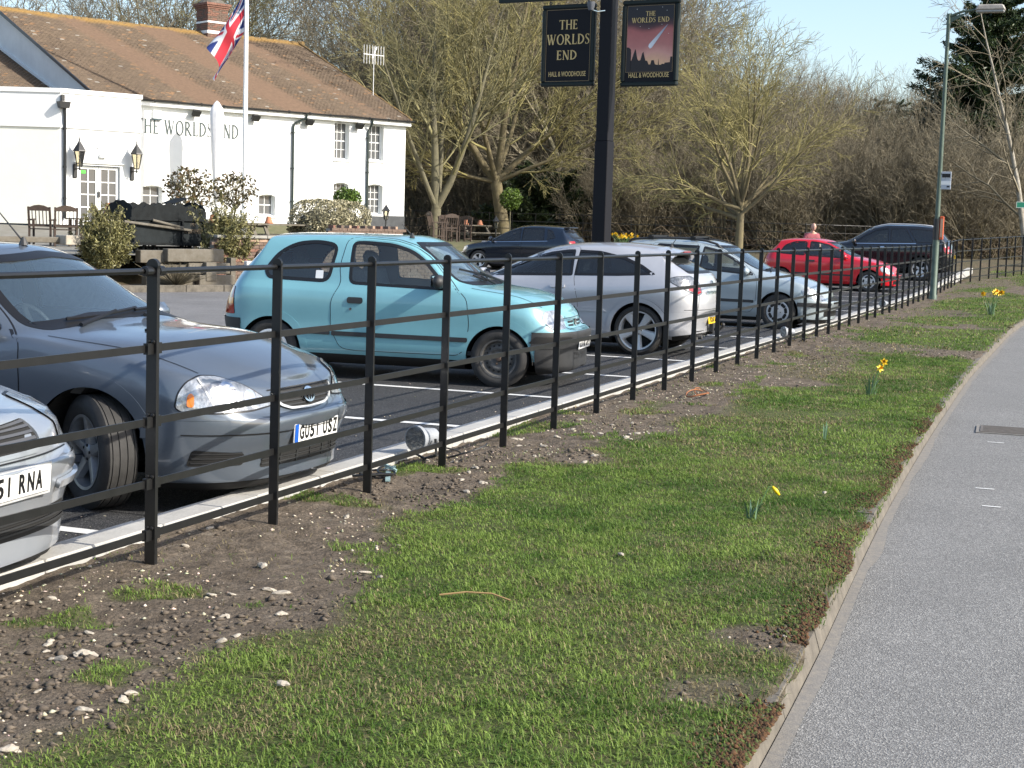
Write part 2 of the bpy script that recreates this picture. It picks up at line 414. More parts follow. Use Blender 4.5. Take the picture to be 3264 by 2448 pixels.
            b0 = np.linalg.norm(np.cross(p1-p, p2-p))/A; b1 = np.linalg.norm(np.cross(p2-p, p0-p))/A; b2 = np.linalg.norm(np.cross(p0-p, p1-p))/A
            nn = s.VN[t[0]]*b0+s.VN[t[1]]*b1+s.VN[t[2]]*b2; out.append(p); nrm.append(nn/(np.linalg.norm(nn)+1e-12))
        return np.array(out), np.array(nrm)
    def laid(s, name, poly, axis, m, off=.003, holes=(), step=.07, rim=.012, parent=None):
        V2, T, loops = fill(poly, holes, step); P, N = s.ray(V2, axis); P = P+N*off
        vs = [tuple(q) for q in P]; ns = [tuple(q) for q in N]; fs = []
        for t in T:
            a, b, c = P[t]; g = np.cross(b-a, c-a); fs.append(tuple(map(int, t)) if g @ N[t].mean(0) > 0 else tuple(map(int, t[::-1])))
        if rim:
            for li, lp in enumerate(loops):
                k = len(vs); n = len(lp); lp = [int(i) for i in lp]
                for i in range(n):
                    tg = P[lp[(i+1) % n]]-P[lp[i-1]]; sd = np.cross(tg, N[lp[i]]); sd = sd/(np.linalg.norm(sd)+1e-12)
                    ce = P.mean(0)-P[lp[i]]
                    if (sd @ ce > 0) == (li == 0): sd = -sd
                    vs.append(tuple(P[lp[i]])); ns.append(tuple(sd)); vs.append(tuple(P[lp[i]]-N[lp[i]]*rim)); ns.append(tuple(sd))
                for i in range(n):
                    a, b = k+2*i, k+2*((i+1) % n); fs.append((a, b, b+1, a+1))
        me = bpy.data.meshes.new(name); me.from_pydata(vs, [], fs); me.update()
        me.polygons.foreach_set('use_smooth', [True]*len(me.polygons)); me.normals_split_custom_set_from_vertices(ns)
        me.materials.append(m); return link(name, me, parent or s.root)
    def cut(s, poly, axis, d=.018):
        """opens the skin behind a pane"""
        q = np.array(inset(poly, d))
        ax = {'R': (0, -1, 0), 'L': (0, 1, 0), 'F': (1, 0, 0), 'B': (-1, 0, 0), 'T': (0, 0, 1)}[axis]; co = {'R': [0, 2], 'L': [0, 2], 'F': [1, 2], 'B': [1, 2], 'T': [0, 1]}[axis]
        f = inside(s.fc[:, co], q) & (s.fn @ np.array(ax) > .08)
        if axis == 'R': f &= s.fc[:, 1] < -.2
        if axis == 'L': f &= s.fc[:, 1] > .2
        if axis == 'F': f &= s.fc[:, 0] > s.L*.45
        if axis == 'B': f &= s.fc[:, 0] < s.L*.45
        s.kill |= f
    def pane(s, name, poly, axis, gm=None, frit=.03, off=.002, step=.09, seal=M_seal):
        gm = gm or M_glass; s.cut(poly, axis)
        o = s.laid(name, inset(poly, frit*.8), axis, gm, off-.004, rim=0, step=step)
        s.laid('window_seal', poly, axis, seal, off, holes=[inset(poly, frit)], step=.05, rim=.012, parent=o)
        return o
    def sides(s, fn, *a, **k): return [fn(*[x if x != 'S' else sd for x in a], **k) for sd in ('R', 'L')]
    def arch(s, x, z, r, m, lip=.035):
        d = np.hypot(s.V[:, 0]-x, s.V[:, 2]-z); vin = (d < r+.012) & (np.abs(s.V[:, 1]) > s.Wh*.45)
        s.kill |= vin[s.F].any(1) & (np.abs(s.fc[:, 1]) > s.Wh*.5) & (np.hypot(s.fc[:, 0]-x, s.fc[:, 2]-z) < r+.03)
        zb = s.sp['zsill']; a0 = math.asin(max(-.9, (zb-z)/r)); an = np.linspace(a0, PI-a0, 30)
        ro = r+.075; poly = [(x+r*math.cos(a), z+r*math.sin(a)) for a in an]+[(x+ro*math.cos(a), z+ro*math.sin(a)) for a in an[::-1]]
        for sd, sg in (('R', -1), ('L', 1)):
            s.laid('wheel_arch', poly, sd, m, .002, step=.06, rim=.03)
            # liner
            b = MB(); aa = np.linspace(a0-.1, PI-a0+.1, 24); k = 0; yo, yi = s.Wh*.955, s.Wh*.5; r2 = r+.012
            vs = [(x+r2*math.cos(a), sg*y, z+r2*math.sin(a)) for y in (yo, yi) for a in aa]; n = len(aa)
            b.add(vs, [(i, i+1, n+i+1, n+i) for i in range(n-1)]); b.add([(x+r2*math.cos(a), sg*yi, z+r2*math.sin(a)) for a in aa], [tuple(range(n))])
            b.build('arch_liner', M_dark, s.root)
    def body(s, paint_m, parts=()):
        """emit the skin; parts = [(name, face mask, material, push)] become parts of their own"""
        for i, (nm, mask, m, push) in enumerate(parts, 1): s.own[mask & (s.own == 0)] = i
        for i, (nm, m, push) in enumerate([('body', paint_m, 0)]+[(a, c, d) for a, b, c, d in parts]):
            f = (s.own == i) & ~s.kill
            if not f.any(): continue
            F = s.F[f]; used, inv = np.unique(F, return_inverse=True); V = s.V[used]+s.VN[used]*push; F = inv.reshape(F.shape)
            fs = [tuple(dict.fromkeys(map(int, q))) for q in F]; fs = [q for q in fs if len(q) > 2]; me = bpy.data.meshes.new(nm); me.from_pydata([tuple(q) for q in V], [], fs)
            me.update(); me.polygons.foreach_set('use_smooth', [True]*len(me.polygons)); me.normals_split_custom_set_from_vertices([tuple(q) for q in s.VN[used]])
            me.materials.append(m); link(nm, me, s.root)
        # lining
        f = ~s.kill & (s.fc[:, 2] > s.sp['zsill']+.2); x0, x1 = s.sp.get('cabin', (.1, s.L-1.05)); f &= (s.fc[:, 0] > x0) & (s.fc[:, 0] < x1) & ~((s.frow >= 6*s.sub) & (s.fc[:, 0] < 1.0))
        F = s.F[f][:, ::-1]; used, inv = np.unique(F, return_inverse=True); V = s.V[used]-s.VN[used]*.03
        me = bpy.data.meshes.new('cabin_lining'); me.from_pydata([tuple(q) for q in V], [], [q for q in (tuple(dict.fromkeys(map(int, q))) for q in inv.reshape(F.shape)) if len(q) > 2]); me.update()
        me.polygons.foreach_set('use_smooth', [True]*len(me.polygons)); me.materials.append(s.sp.get('lining', M_inner)); link('cabin_lining', me, s.root)
    def cabin(s, xf=None, seat=M_seatg, zf=None, rhd=True, zbelt=.9):
        """seats, dashboard, steering wheel; xf = front seat squab x"""
        zf = zf or s.sp['zsill']+.05; y0 = s.Wh*.45
        b = MB(); b.box((s.L*.5, 0, zf), (s.L*.62, s.Wh*1.7, .04)); b.build('cabin_floor', M_inner, s.root)
        b = MB(); dx = s.sp['dash']; b.box((dx+.22, 0, zbelt-.16), (.5, s.Wh*1.72, .3)); b.box((dx+.02, -y0 if rhd else y0, zbelt-.02), (.2, .4, .09)); b.build('dashboard', M_dash, s.root, bevel=.03)
        def seat_at(x, y, wd):
            b = MB(); R = Matrix.Rotation(math.radians(-17), 3, 'Y')
            b.box((x+.27, y, zf+.2), (.52, wd, .2)); b.box((x-.06, y, zf+.5), (.16, wd*.95, .62), R)
            o = b.build('seat', seat, s.root, bevel=.06)
            for yy in ([y] if wd < .7 else [y-.38, y+.38]):
                h = MB(); h.box((x-.16, yy, zf+.86), (.11, .27, .17), R); h.build('headrest', seat, o, bevel=.045)
        seat_at(xf, -y0, .5); seat_at(xf, y0, .5); seat_at(s.sp.get('rearseat', xf-.8), 0, s.Wh*1.5)
        b = MB(); R = Matrix.Rotation(math.radians(62), 4, 'Y'); yy = -y0 if rhd else y0
        pts = [(.18*math.cos(a), .18*math.sin(a), 0) for a in np.linspace(0, 2*PI, 25)]; M_ = Matrix.Translation((dx-.12, yy, zbelt-.02)) @ R
        b.tube([M_ @ Vector(q) for q in pts], .017, 6); b.beam(M_ @ Vector((-.17, 0, 0)), M_ @ Vector((.17, 0, 0)), .05, .02); b.beam(M_ @ Vector((0, 0, 0)), M_ @ Vector((0, 0, -.2)), .06, .06)
        b.build('steering_wheel', M_black_plastic, s.root)
    def mirror(s, x, z, m, sz=(.1, .2, .13), y=None):
        for sg in (-1, 1):
            yy = y or s.Wh*.93; b = MB(); b.box((x, sg*(yy+sz[1]*.62), z), sz); o = b.build('wing_mirror', m, s.root, bevel=.045, auto=60)
            b = MB(); b.beam((x+.02, sg*(yy-.03), z-.06), (x, sg*(yy+.1), z-.03), .05, .04); b.build('mirror_arm', M_black_plastic, o)
            b = MB(); b.box((x-sz[0]*.51, sg*(yy+sz[1]*.62), z), (.006, sz[1]*.8, sz[2]*.78)); b.build('mirror_glass', M_chrome, o)
    def aerial(s, x, y=0., l=.35, lean=-.45):
        p, n = s.ray([(x, y)], 'T'); p = Vector(p[0]); b = MB(); b.lathe([(.03, 0), (.02, .025), (.008, .05)], 8, c=p); b.tube([p+Vector((0, 0, .02)), p+Vector((lean*l, 0, .03+l*.85))], [.006, .003], 5)
        b.build('roof_aerial', M_black_plastic, s.root)
    def wiper(s, y0, y1, z0, z1, x_off=.012):
        P, N = s.ray([(y0+(y1-y0)*t, z0+(z1-z0)*t) for t in np.linspace(0, 1, 8)], 'F'); P = P+N*.02
        b = MB(); b.tube([Vector(q) for q in P], .011, 5); Q, _ = s.ray([(y0, z0-.02), ((y0+y1)/2, (z0+z1)/2)], 'F')
        b.tube([Vector(Q[0])+Vector((.03, 0, .01)), Vector(P[4])+Vector((.02, 0, .015))], [.014, .009], 5); b.build('wiper', M_seal, s.root)
    def plate(s, txt, z, front=True, m=None, sz=(.52, .111), tilt=0, band=False, y=0, xs=1.):
        P, N = s.ray([(y, z)], 'F' if front else 'B'); x = P[0][0]; sg = 1 if front else -1
        xe = s.ray([(y+sz[0]/2, z)], 'F' if front else 'B')[0][0][0]; x = x+sg*.012
        b = MB(); b.box((0, 0, 0), (.012, sz[0], sz[1])); o = b.build('number_plate', m or M_plate_w, s.root, loc=(x, y, z), rot=(0, math.radians(tilt)*-sg, 0), bevel=.004)
        Mt = Matrix(((0, 0, sg, sg*.0075), (sg, 0, 0, sg*.0), (0, 1, 0, 0), (0, 0, 0, 1)))
        if sg < 0: Mt = Matrix(((0, 0, -1, -.0075), (-1, 0, 0, 0), (0, 1, 0, 0), (0, 0, 0, 1)))
        plate_text(txt, sz, Mt @ Matrix.Translation((.02 if band else 0, 0, 0)), o)
        if band:
            b = MB(); b.box((sg*.0066, -sg*(sz[0]/2-.022), 0), (.002, .04, sz[1]-.006)); b.build('plate_band', M_plate_blue, o)
        return o
def wheel(root, c, side, R=.28, wd=.18, rim=.18, style='trim', m=None, steer=0., spin=0., n=7):
    """side -1 right, +1 left; outer face away from the car"""
    w = empty('wheel', c, parent=root); w.rotation_euler = (0, 0, math.radians(steer)+(0 if side > 0 else PI)); h = wd/2
    b = MB(); g = .007; prof = [(rim-.012, -h*.8), (rim+.02, -h*.97), (rim+(R-rim)*.5, -h*1.04), (R-.03, -h*.96), (R-.006, -h*.8)]
    for k in (-.62, -.22, .22, .62): prof += [(R, h*(k-.12)), (R, h*(k-.03)), (R-g, h*(k-.025)), (R-g, h*(k+.025)), (R, h*(k+.03))]
    prof += [(R, h*.76), (R-.006, h*.8), (R-.03, h*.96), (rim+(R-rim)*.5, h*1.04), (rim+.02, h*.97), (rim-.012, h*.8)]
    b.lathe(prof, 44, 'Y'); b.build('tyre', M_tyre, w, smooth=True, auto=35)
    m = m or M_trimsil
    b = MB(); b.lathe([(rim-.006, h*.86), (rim+.004, h*.93), (rim-.012, h*.9), (rim-.022, h*.5), (rim-.03, -h*.8)], 40, 'Y'); o = b.build('rim', m if style != 'steel' else M_steel, w, smooth=True, auto=40)
    d = MB(); d.lathe([(0.001, h*.1), (rim*.72, h*.1), (rim*.72, h*.02)], 28, 'Y'); d.lathe([(rim*.7, h*-.1), (rim-.025, h*-.1)], 28, 'Y'); d.build('brake_disc', M_dark, o)
    yf = h*.78
    if style == 'steel':
        b = MB(); b.lathe([(rim-.02, h*.55), (rim*.84, h*.35), (rim*.78, h*.4), (rim*.62, h*.62), (rim*.5, h*.66), (rim*.42, h*.55), (rim*.36, h*.5), (rim*.2, h*.5), (.03, h*.52)], 40, 'Y'); b.build('wheel_disc', M_steel, o, smooth=True)
        b = MB()
        for i in range(16): a = 2*PI*i/16; b.lathe([(.0, h*.585), (.011, h*.58), (.012, h*.5)], 10, 'Y', c=(rim*.68*math.cos(a), 0, rim*.68*math.sin(a)))
        b.build('vent_hole', M_dark, o)
        b = MB(); b.lathe([(.001, h*.9), (.022, h*.88), (.03, h*.5)], 12, 'Y')
        for i in range(4): a = 2*PI*i/4+.4; b.lathe([(.001, h*.75), (.011, h*.72), (.013, h*.45)], 6, 'Y', c=(.055*math.cos(a), 0, .055*math.sin(a)))
        b.build('hub', mat('rusty_hub', (.1, .07, .055), .7, .2) if 'rusty_hub' not in MATS else MATS['rusty_hub'], o)
    elif style == 'trim':
        b = MB(); b.lathe([(rim+.002, h*.92), (rim-.012, h*.98), (rim*.86, h*.95), (rim*.45, h*1.0), (.001, h*1.02)], 40, 'Y'); b.build('wheel_trim', m, o, smooth=True, auto=30)
        b = MB()
        for i in range(n):
            a = 2*PI*i/n+spin; ca, sa = math.cos(a), math.sin(a); k = []
            for u, v in ((-.036, .60), (.036, .60), (.05, .74), (.034, .86), (-.034, .86), (-.05, .74)): k.append((rim*v*ca-u*sa*rim/.19, h*.985, rim*v*sa+u*ca*rim/.19))
            b.add(k, [(5, 4, 3, 2, 1, 0)])
        b.build('trim_hole', M_dark, o)
        b = MB()
        for i in range(4): a = 2*PI*i/4+spin; b.lathe([(.001, h*1.04), (.009, h*1.03), (.01, h*.9)], 6, 'Y', c=(rim*.27*math.cos(a), 0, rim*.27*math.sin(a)))
        b.build('trim_nut', M_dark, o)
    else:
        b = MB()
        for i in range(n):
            a = 2*PI*i/n+spin; ca, sa = math.cos(a), math.sin(a)
            def pt(r, t, y): return (r*ca-t*sa, y, r*sa+t*ca)
            r0, r1 = rim*.12, rim-.012; k0, k1 = (rim*.19, rim*.125) if style == 'spoke' else (rim*.15, rim*.27)
            if style == 'twin':
                for sg in (-1, 1):
                    vs = [pt(r, sg*tt+e, y) for r, tt, y in ((r0, rim*.05, yf*.82), (r1, rim*.14, yf*1.12)) for e, y in ((-.012, y-.03), (-.008, y), (.008, y), (.012, y-.03))]
                    b.add(vs, [(0, 1, 5, 4), (1, 2, 6, 5), (2, 3, 7, 6)])
            else:
                vs = [pt(r, e, y) for r, tt, y in ((r0, k0, yf*.85), (rim*.55, (k0+k1)*.47, yf*.95), (r1, k1, yf*1.12)) for e, y in ((-tt, y-.035), (-tt*.72, y), (0, y+.004), (tt*.72, y), (tt, y-.035))]
                b.add(vs, [(i_*5+q, i_*5+q+1, i_*5+q+6, i_*5+q+5) for i_ in range(2) for q in range(4)])
        b.build('spoke', m, o, auto=50)
        b = MB(); b.lathe([(rim*.26, yf*.7), (rim*.24, yf*.9), (rim*.13, yf*.97), (.001, yf*.98)], 20, 'Y'); b.build('hub', m, o, smooth=True)
        b = MB()
        for i in range(5): a = 2*PI*i/5+.6; b.lathe([(.001, yf*.975), (.009, yf*.97), (.009, yf*.8)], 6, 'Y', c=(rim*.19*math.cos(a), 0, rim*.19*math.sin(a)))
        b.build('wheel_nut', M_dark, o)
    return w

def place(root, loc, to, head, k=1.):
    """turn a finished car and set the ground point below its local (x, y) on world point to"""
    h = math.radians(head); ca, sa = math.cos(h), math.sin(h); root.rotation_euler = (0, 0, h); root.scale = (k, k, k)
    root.location = (to[0]-k*(ca*loc[0]-sa*loc[1]), to[1]-k*(sa*loc[0]+ca*loc[1]), to[2])
def door_set(c, doors, P, handle=None, hz=.85, hm=None, off=.003):
    """doors = [(outline, window hole or None, handle x or None)]"""
    for sd in 'RL':
        for poly, hole, hx in doors:
            c.laid('door_gap', inset(poly, -.006), sd, M_seal, .001, holes=[inset(poly, .012)], step=.06, rim=0)
            d = c.laid('door', poly, sd, P, off, holes=[inset(hole, -.004)] if hole is not None else [], rim=.01)
            if hx: c.laid('door_handle', rounded([(hx-.1, hz-.022), (hx+.1, hz-.022), (hx+.1, hz+.022), (hx-.1, hz+.022)], .02), sd, hm or P, .03, step=.04, rim=.03, parent=d)
def bumpers(c, xa, xb, m, push=.008, rows=3):
    b = c.frow < rows*c.sub; x = c.fc[:, 0]
    return [('underbody', c.frow < c.sub, M_dark, 0), ('front_bumper', b & (x > xa), m, push), ('rear_bumper', b & (x < xb), m, push)]
# ---------------------------------------------------------------- ground
def GZ(x, y=0):
    """height of the car park and its surroundings: level near the camera, rising gently beyond"""
    d = np.maximum(0., np.asarray(x, float)-36)
    r = np.where(d < 12, .00105*d*d, np.where(d < 40, .1512+.022*(d-12), .767+.01*(d-40)))
    return float(r) if np.ndim(x) == 0 else r
PO = np.array([28.3, 19.05]); PE = np.array([.883, -.469]); PD = np.array([.469, .883])      # pub frame: s along the front, t away from the camera
def pw(s, t, z=0.): q = PO+PE*s+PD*t; return Vector((q[0], q[1], z))
P_ROT = math.atan2(PE[1], PE[0])
def vnoise(x, y, seed=0, octaves=4, sc=1.):
    """cheap smooth value noise on arrays, about -1..1"""
    x = np.asarray(x, float)*sc; y = np.asarray(y, float)*sc; out = np.zeros(np.broadcast(x, y).shape); amp = 1.; tot = 0
    for o in range(octaves):
        xi = np.floor(x).astype(int); yi = np.floor(y).astype(int); fx = x-xi; fy = y-yi; fx = fx*fx*(3-2*fx); fy = fy*fy*(3-2*fy)
        def hsh(a, b):
            n = (a*374761393+b*668265263+(seed+o)*974711) & 0xffffffff; n = ((n ^ (n >> 13))*1274126177) & 0xffffffff
            return ((n ^ (n >> 16)) & 0xffff)/32767.5-1
        v = (hsh(xi, yi)*(1-fx)+hsh(xi+1, yi)*fx)*(1-fy)+(hsh(xi, yi+1)*(1-fx)+hsh(xi+1, yi+1)*fx)*fy
        out += v*amp; tot += amp; amp *= .5; x = x*2+17.3; y = y*2+9.1
    return out/tot*1.6
KERB_ROAD = [(-6, .62), (2, .83), (4.75, .89), (5.9, .93), (7.76, 1.02), (9.66, 1.1), (14.8, 1.24), (20, 1.32), (27, 1.32), (34, 1.15), (42, .6), (52, -.8), (70, -5.5), (95, -15)]
_kx = np.array([q[0] for q in KERB_ROAD]); _ky = np.array([q[1] for q in KERB_ROAD]); kroad = pchip(KERB_ROAD)
FENCE = [(-2.0, 3.92), (48.6, 3.92), (57.2, 2.3), (75, -2.2)]
YF = 3.92; YK0, YK1 = 4.235, 4.425
def verge_z(x, y):
    x = np.asarray(x, float); y = np.asarray(y, float); z = GZ(x)+.045-.012*np.clip((y-kroad(x)-.6)/1.5, 0, 1)
    z = z-.03*np.clip(1-(y-kroad(x))/.06, 0, 1)+.018*vnoise(x, y, 3, 3, .9)+(.012*vnoise(x, y, 5, 3, 4.)+.009*vnoise(x, y, 6, 3, 13.))*np.clip((y-2.6)*1.2, .25, 1)
    return z
def grass_mask(x, y):
    b = pchip([(0, 3.0), (5.6, 3.02), (6.6, 3.2), (7.6, 3.42), (9.2, 3.5), (10.5, 3.2), (13.6, 3.1), (17, 3.3), (23, 3.35), (40, 3.5), (90, 3.6)])(x)
    n = vnoise(x, y, 11, 4, 1.3); m = smooth01((b-y+.34*n)/.34+.5)
    patch = smooth01((vnoise(x, y, 21, 3, .55)+.62)/.22)              # bare patches
    far = smooth01((x-11)/6)*smooth01((y-2.15+.35*vnoise(x, y, 8, 2, .4))/.5)*.8*smooth01(vnoise(x, y, 9, 3, .35)*2+.6)
    tuft = smooth01((vnoise(x, y, 31, 3, 2.2)-.42)/.18)*np.where(y > b, 1, 0)*.75
    m = np.maximum(m*patch*(1-far), tuft)
    edge = smooth01((y-kroad(x)-.03)/.06)
    return np.clip(m+.22*vnoise(x, y, 19, 3, 9.)*np.clip(4*m*(1-m), 0, 1), 0, 1)*np.where(y < kroad(x)+.25, np.maximum(.35, edge), 1)
def soil_material():
    m = bpy.data.materials.new('verge_soil'); m.use_nodes = True; n = m.node_tree; N = n.nodes; L = n.links; b = N['Principled BSDF']; b.inputs['Roughness'].default_value = .95; b.inputs['Specular IOR Level'].default_value = .2
    tc = N.new('ShaderNodeTexCoord'); g = N.new('ShaderNodeVertexColor'); g.layer_name = 'tint'
    def noise(sc, d=8): t = N.new('ShaderNodeTexNoise'); t.inputs['Scale'].default_value = sc; t.inputs['Detail'].default_value = d; t.inputs['Roughness'].default_value = .7; L.new(tc.outputs['Object'], t.inputs['Vector']); return t.outputs['Fac']
    def ramp(f, st):
        r = N.new('ShaderNodeValToRGB'); r.color_ramp.elements.remove(r.color_ramp.elements[0])
        for i, (p, c) in enumerate(st):
            e = r.color_ramp.elements[0] if i == 0 else r.color_ramp.elements.new(p); e.position = p; e.color = tuple(c)+(1,)
        L.new(f, r.inputs['Fac']); return r.outputs['Color']
    soil = ramp(noise(9), [(.25, (.045, .036, .028)), (.42, (.12, .097, .075)), (.6, (.185, .152, .12)), (.75, (.29, .25, .2))])
    fine = ramp(noise(70, 4), [(.35, (.55, .55, .55)), (.65, (1.25, 1.22, 1.15))])
    turf = ramp(noise(22), [(.3, (.035, .045, .016)), (.5, (.085, .105, .032)), (.7, (.165, .145, .075))])
    mul = N.new('ShaderNodeMix'); mul.data_type = 'RGBA'; mul.blend_type = 'MULTIPLY'; mul.inputs['Factor'].default_value = 1; L.new(soil, mul.inputs['A']); L.new(fine, mul.inputs['B'])
    sep = N.new('ShaderNodeSeparateColor'); L.new(g.outputs['Color'], sep.inputs[0])
    mx = N.new('ShaderNodeMix'); mx.data_type = 'RGBA'; L.new(sep.outputs[0], mx.inputs['Factor']); L.new(mul.outputs['Result'], mx.inputs['A']); L.new(turf, mx.inputs['B']); L.new(mx.outputs['Result'], b.inputs['Base Color'])
    bp = N.new('ShaderNodeBump'); bp.inputs['Strength'].default_value = .9; bp.inputs['Distance'].default_value = .03; L.new(noise(34, 9), bp.inputs['Height']); L.new(bp.outputs['Normal'], b.inputs['Normal'])
    return m
def asphalt(name, dark, light, speck, sc=260, rough=.85, stain=.8):
    m = bpy.data.materials.new(name); m.use_nodes = True; n = m.node_tree; N = n.nodes; L = n.links; b = N['Principled BSDF']; b.inputs['Roughness'].default_value = rough; b.inputs['Specular IOR Level'].default_value = .35
    tc = N.new('ShaderNodeTexCoord')
    v = N.new('ShaderNodeTexVoronoi'); v.inputs['Scale'].default_value = sc; L.new(tc.outputs['Object'], v.inputs['Vector'])
    r = N.new('ShaderNodeValToRGB'); r.color_ramp.interpolation = 'LINEAR'; e = r.color_ramp.elements; e[0].position = .0; e[0].color = tuple(dark)+(1,); e[1].position = 1.; e[1].color = tuple(speck)+(1,); q = r.color_ramp.elements.new(.62); q.color = tuple(light)+(1,)
    sp = N.new('ShaderNodeSeparateColor'); L.new(v.outputs['Color'], sp.inputs[0]); L.new(sp.outputs[0], r.inputs['Fac'])
    t = N.new('ShaderNodeTexNoise'); t.inputs['Scale'].default_value = .8; t.inputs['Detail'].default_value = 9; t.inputs['Roughness'].default_value = .65; L.new(tc.outputs['Object'], t.inputs['Vector'])
    mr = N.new('ShaderNodeMapRange'); mr.inputs['From Min'].default_value = .3; mr.inputs['From Max'].default_value = .7; mr.inputs['To Min'].default_value = stain; mr.inputs['To Max'].default_value = 2-stain; L.new(t.outputs['Fac'], mr.inputs['Value'])
    mx = N.new('ShaderNodeMix'); mx.data_type = 'RGBA'; mx.blend_type = 'MULTIPLY'; mx.inputs['Factor'].default_value = 1; L.new(r.outputs['Color'], mx.inputs['A'])
    cb = N.new('ShaderNodeCombineColor'); [L.new(mr.outputs['Result'], cb.inputs[k]) for k in range(3)]; L.new(cb.outputs[0], mx.inputs['B']); L.new(mx.outputs['Result'], b.inputs['Base Color'])
    bp = N.new('ShaderNodeBump'); bp.inputs['Strength'].default_value = .6; bp.inputs['Distance'].default_value = .006; L.new(v.outputs['Distance'], bp.inputs['Height']); L.new(bp.outputs['Normal'], b.inputs['Normal'])
    return m
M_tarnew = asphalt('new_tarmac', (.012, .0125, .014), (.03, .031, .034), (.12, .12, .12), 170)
M_tarold = asphalt('old_tarmac', (.10, .10, .105), (.17, .17, .172), (.27, .26, .25), 150)
M_road = asphalt('road_asphalt', (.12, .118, .114), (.185, .183, .178), (.31, .305, .29), 150, stain=.9)
M_conc = mat('pale_concrete', (.42, .41, .385), .85, noise=(5, .82, 1.1), bump=(60, .35, .006))
M_conc2 = mat('weathered_concrete', (.135, .12, .098), .9, noise=(7, .55, 1.3), bump=(60, .4, .006))
M_white = mat('road_paint', (.72, .72, .70), .7, noise=(25, .82, 1.05))
def sheet(name, xs, ys, zf, m, cols=None):
    X, Y = np.meshgrid(xs, ys, indexing='ij') if np.ndim(ys) == 1 else (np.repeat(np.asarray(xs)[:, None], ys.shape[1], 1), ys)
    Z = zf(X, Y); n0, n1 = X.shape; V = np.stack([X, Y, Z], -1).reshape(-1, 3); i = np.arange(n0*n1).reshape(n0, n1)
    F = np.stack([i[:-1, :-1], i[1:, :-1], i[1:, 1:], i[:-1, 1:]], -1).reshape(-1, 4)
    return link(name, np_mesh(name, V, F, m, True, None if cols is None else cols(X, Y).reshape(-1, 3)))
# far land: one sheet to the horizon, rising to the wooded hill
def land_z(x, y):
    x = np.asarray(x, float); y = np.asarray(y, float)
    z = np.array(GZ(x.ravel())).reshape(x.shape)
    dep = x*.936+y*.352
    z = np.where(dep > 64, .75, z*1.0)
    z = z+smooth01((dep-95)/190)*15.5+smooth01((dep-300)/500)*8
    s_ = (x-PO[0])*PE[0]+(y-PO[1])*PE[1]; t_ = (x-PO[0])*PD[0]+(y-PO[1])*PD[1]
    z = np.where((s_ < 7.9) & (t_ > 1.2), np.maximum(z, .7), z); z = np.where((s_ > 7.9) & (t_ > 11), np.maximum(z, .88*smooth01((t_-11.2)/3.5)), z); z = np.where(t_ > 19, np.maximum(z, 1.2*smooth01((27-s_)/5)), z)
    inpark = smooth01((y-4.0)/.2)*smooth01((62-x)/2)*smooth01((26.5-y)/1.5)
    return z-.12-.1*np.where((y < 4.5), 1, 0)*np.where(x < 70, 1, 0)
M_leaf = mat('leaf_litter', (.12, .085, .05), .95, noise=(3, .5, 1.5), bump=(20, .8, .05), col2=(.06, .06, .025))
xs = np.concatenate([np.linspace(-60, -8, 12), np.linspace(-5, 110, 116), np.linspace(116, 1500, 60)]); ys = np.concatenate([np.linspace(-500, -40, 24), np.linspace(-36, 70, 107), np.linspace(76, 900, 45)])
tag(sheet('land', xs, ys, land_z, M_leaf), kind='structure')
# car park: fresh dark strip of bays by the fence, old grey tarmac behind
xp = np.concatenate([np.linspace(-8, 34, 30), np.linspace(35, 58, 40)])
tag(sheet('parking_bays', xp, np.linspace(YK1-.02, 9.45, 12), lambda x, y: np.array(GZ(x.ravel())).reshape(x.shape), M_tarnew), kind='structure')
tag(sheet('car_park', xp, np.concatenate([np.linspace(9.45, 28, 24)]), lambda x, y: np.array(GZ(x.ravel())).reshape(x.shape)-.004+.0*y, M_tarold), kind='structure')
K0, KB = 6.456, 2.4056
for k in range(-2, 19):
    x = K0+KB*k; b = MB(); ww = .05; z = GZ(x)+.004; y1 = 9.2
    b.add([(x-ww, YK1, z), (x+ww, YK1, z), (x+ww+.003*4.8, y1, z), (x-ww+.003*4.8, y1, z)], [(0, 1, 2, 3)])
    tag(b.build('bay_line', M_white, None), kind='structure')
for k in range(-1, 6):
    x = 38.0+2.4*k; b = MB(); z = GZ(x)+.004; b.add([(x-.05, 14.6, z), (x+.05, 14.6, z), (x+.05, 19.4, z), (x-.05, 19.4, z)], [(0, 1, 2, 3)]); tag(b.build('bay_line', M_white, None), kind='structure')
# kerb of the car park, stone by stone
ck = tag(empty('car_park_kerb', (0, YK0, 0)), kind='structure'); b = MB(); b.box((0, 0, 0), (.909, YK1-YK0, .22)); kerb_me = b.mesh('kerb_stone', M_conc)
bm = bmesh.new(); bm.from_mesh(kerb_me); bmesh.ops.bevel(bm, geom=bm.edges[:], offset=.008, segments=1, affect='EDGES'); bm.to_mesh(kerb_me); bm.free()
for i in range(69):
    x = -3.2+.915*i
    o = link('kerb_stone', kerb_me, ck, (x, (YK1-YK0)/2+random.uniform(-.004, .004), GZ(x)+.072-.11+random.uniform(-.003, .003)+.028), (0, -math.atan(GZ(x+.4)-GZ(x-.4)) if x > 36 else 0, random.uniform(-.004, .004)))
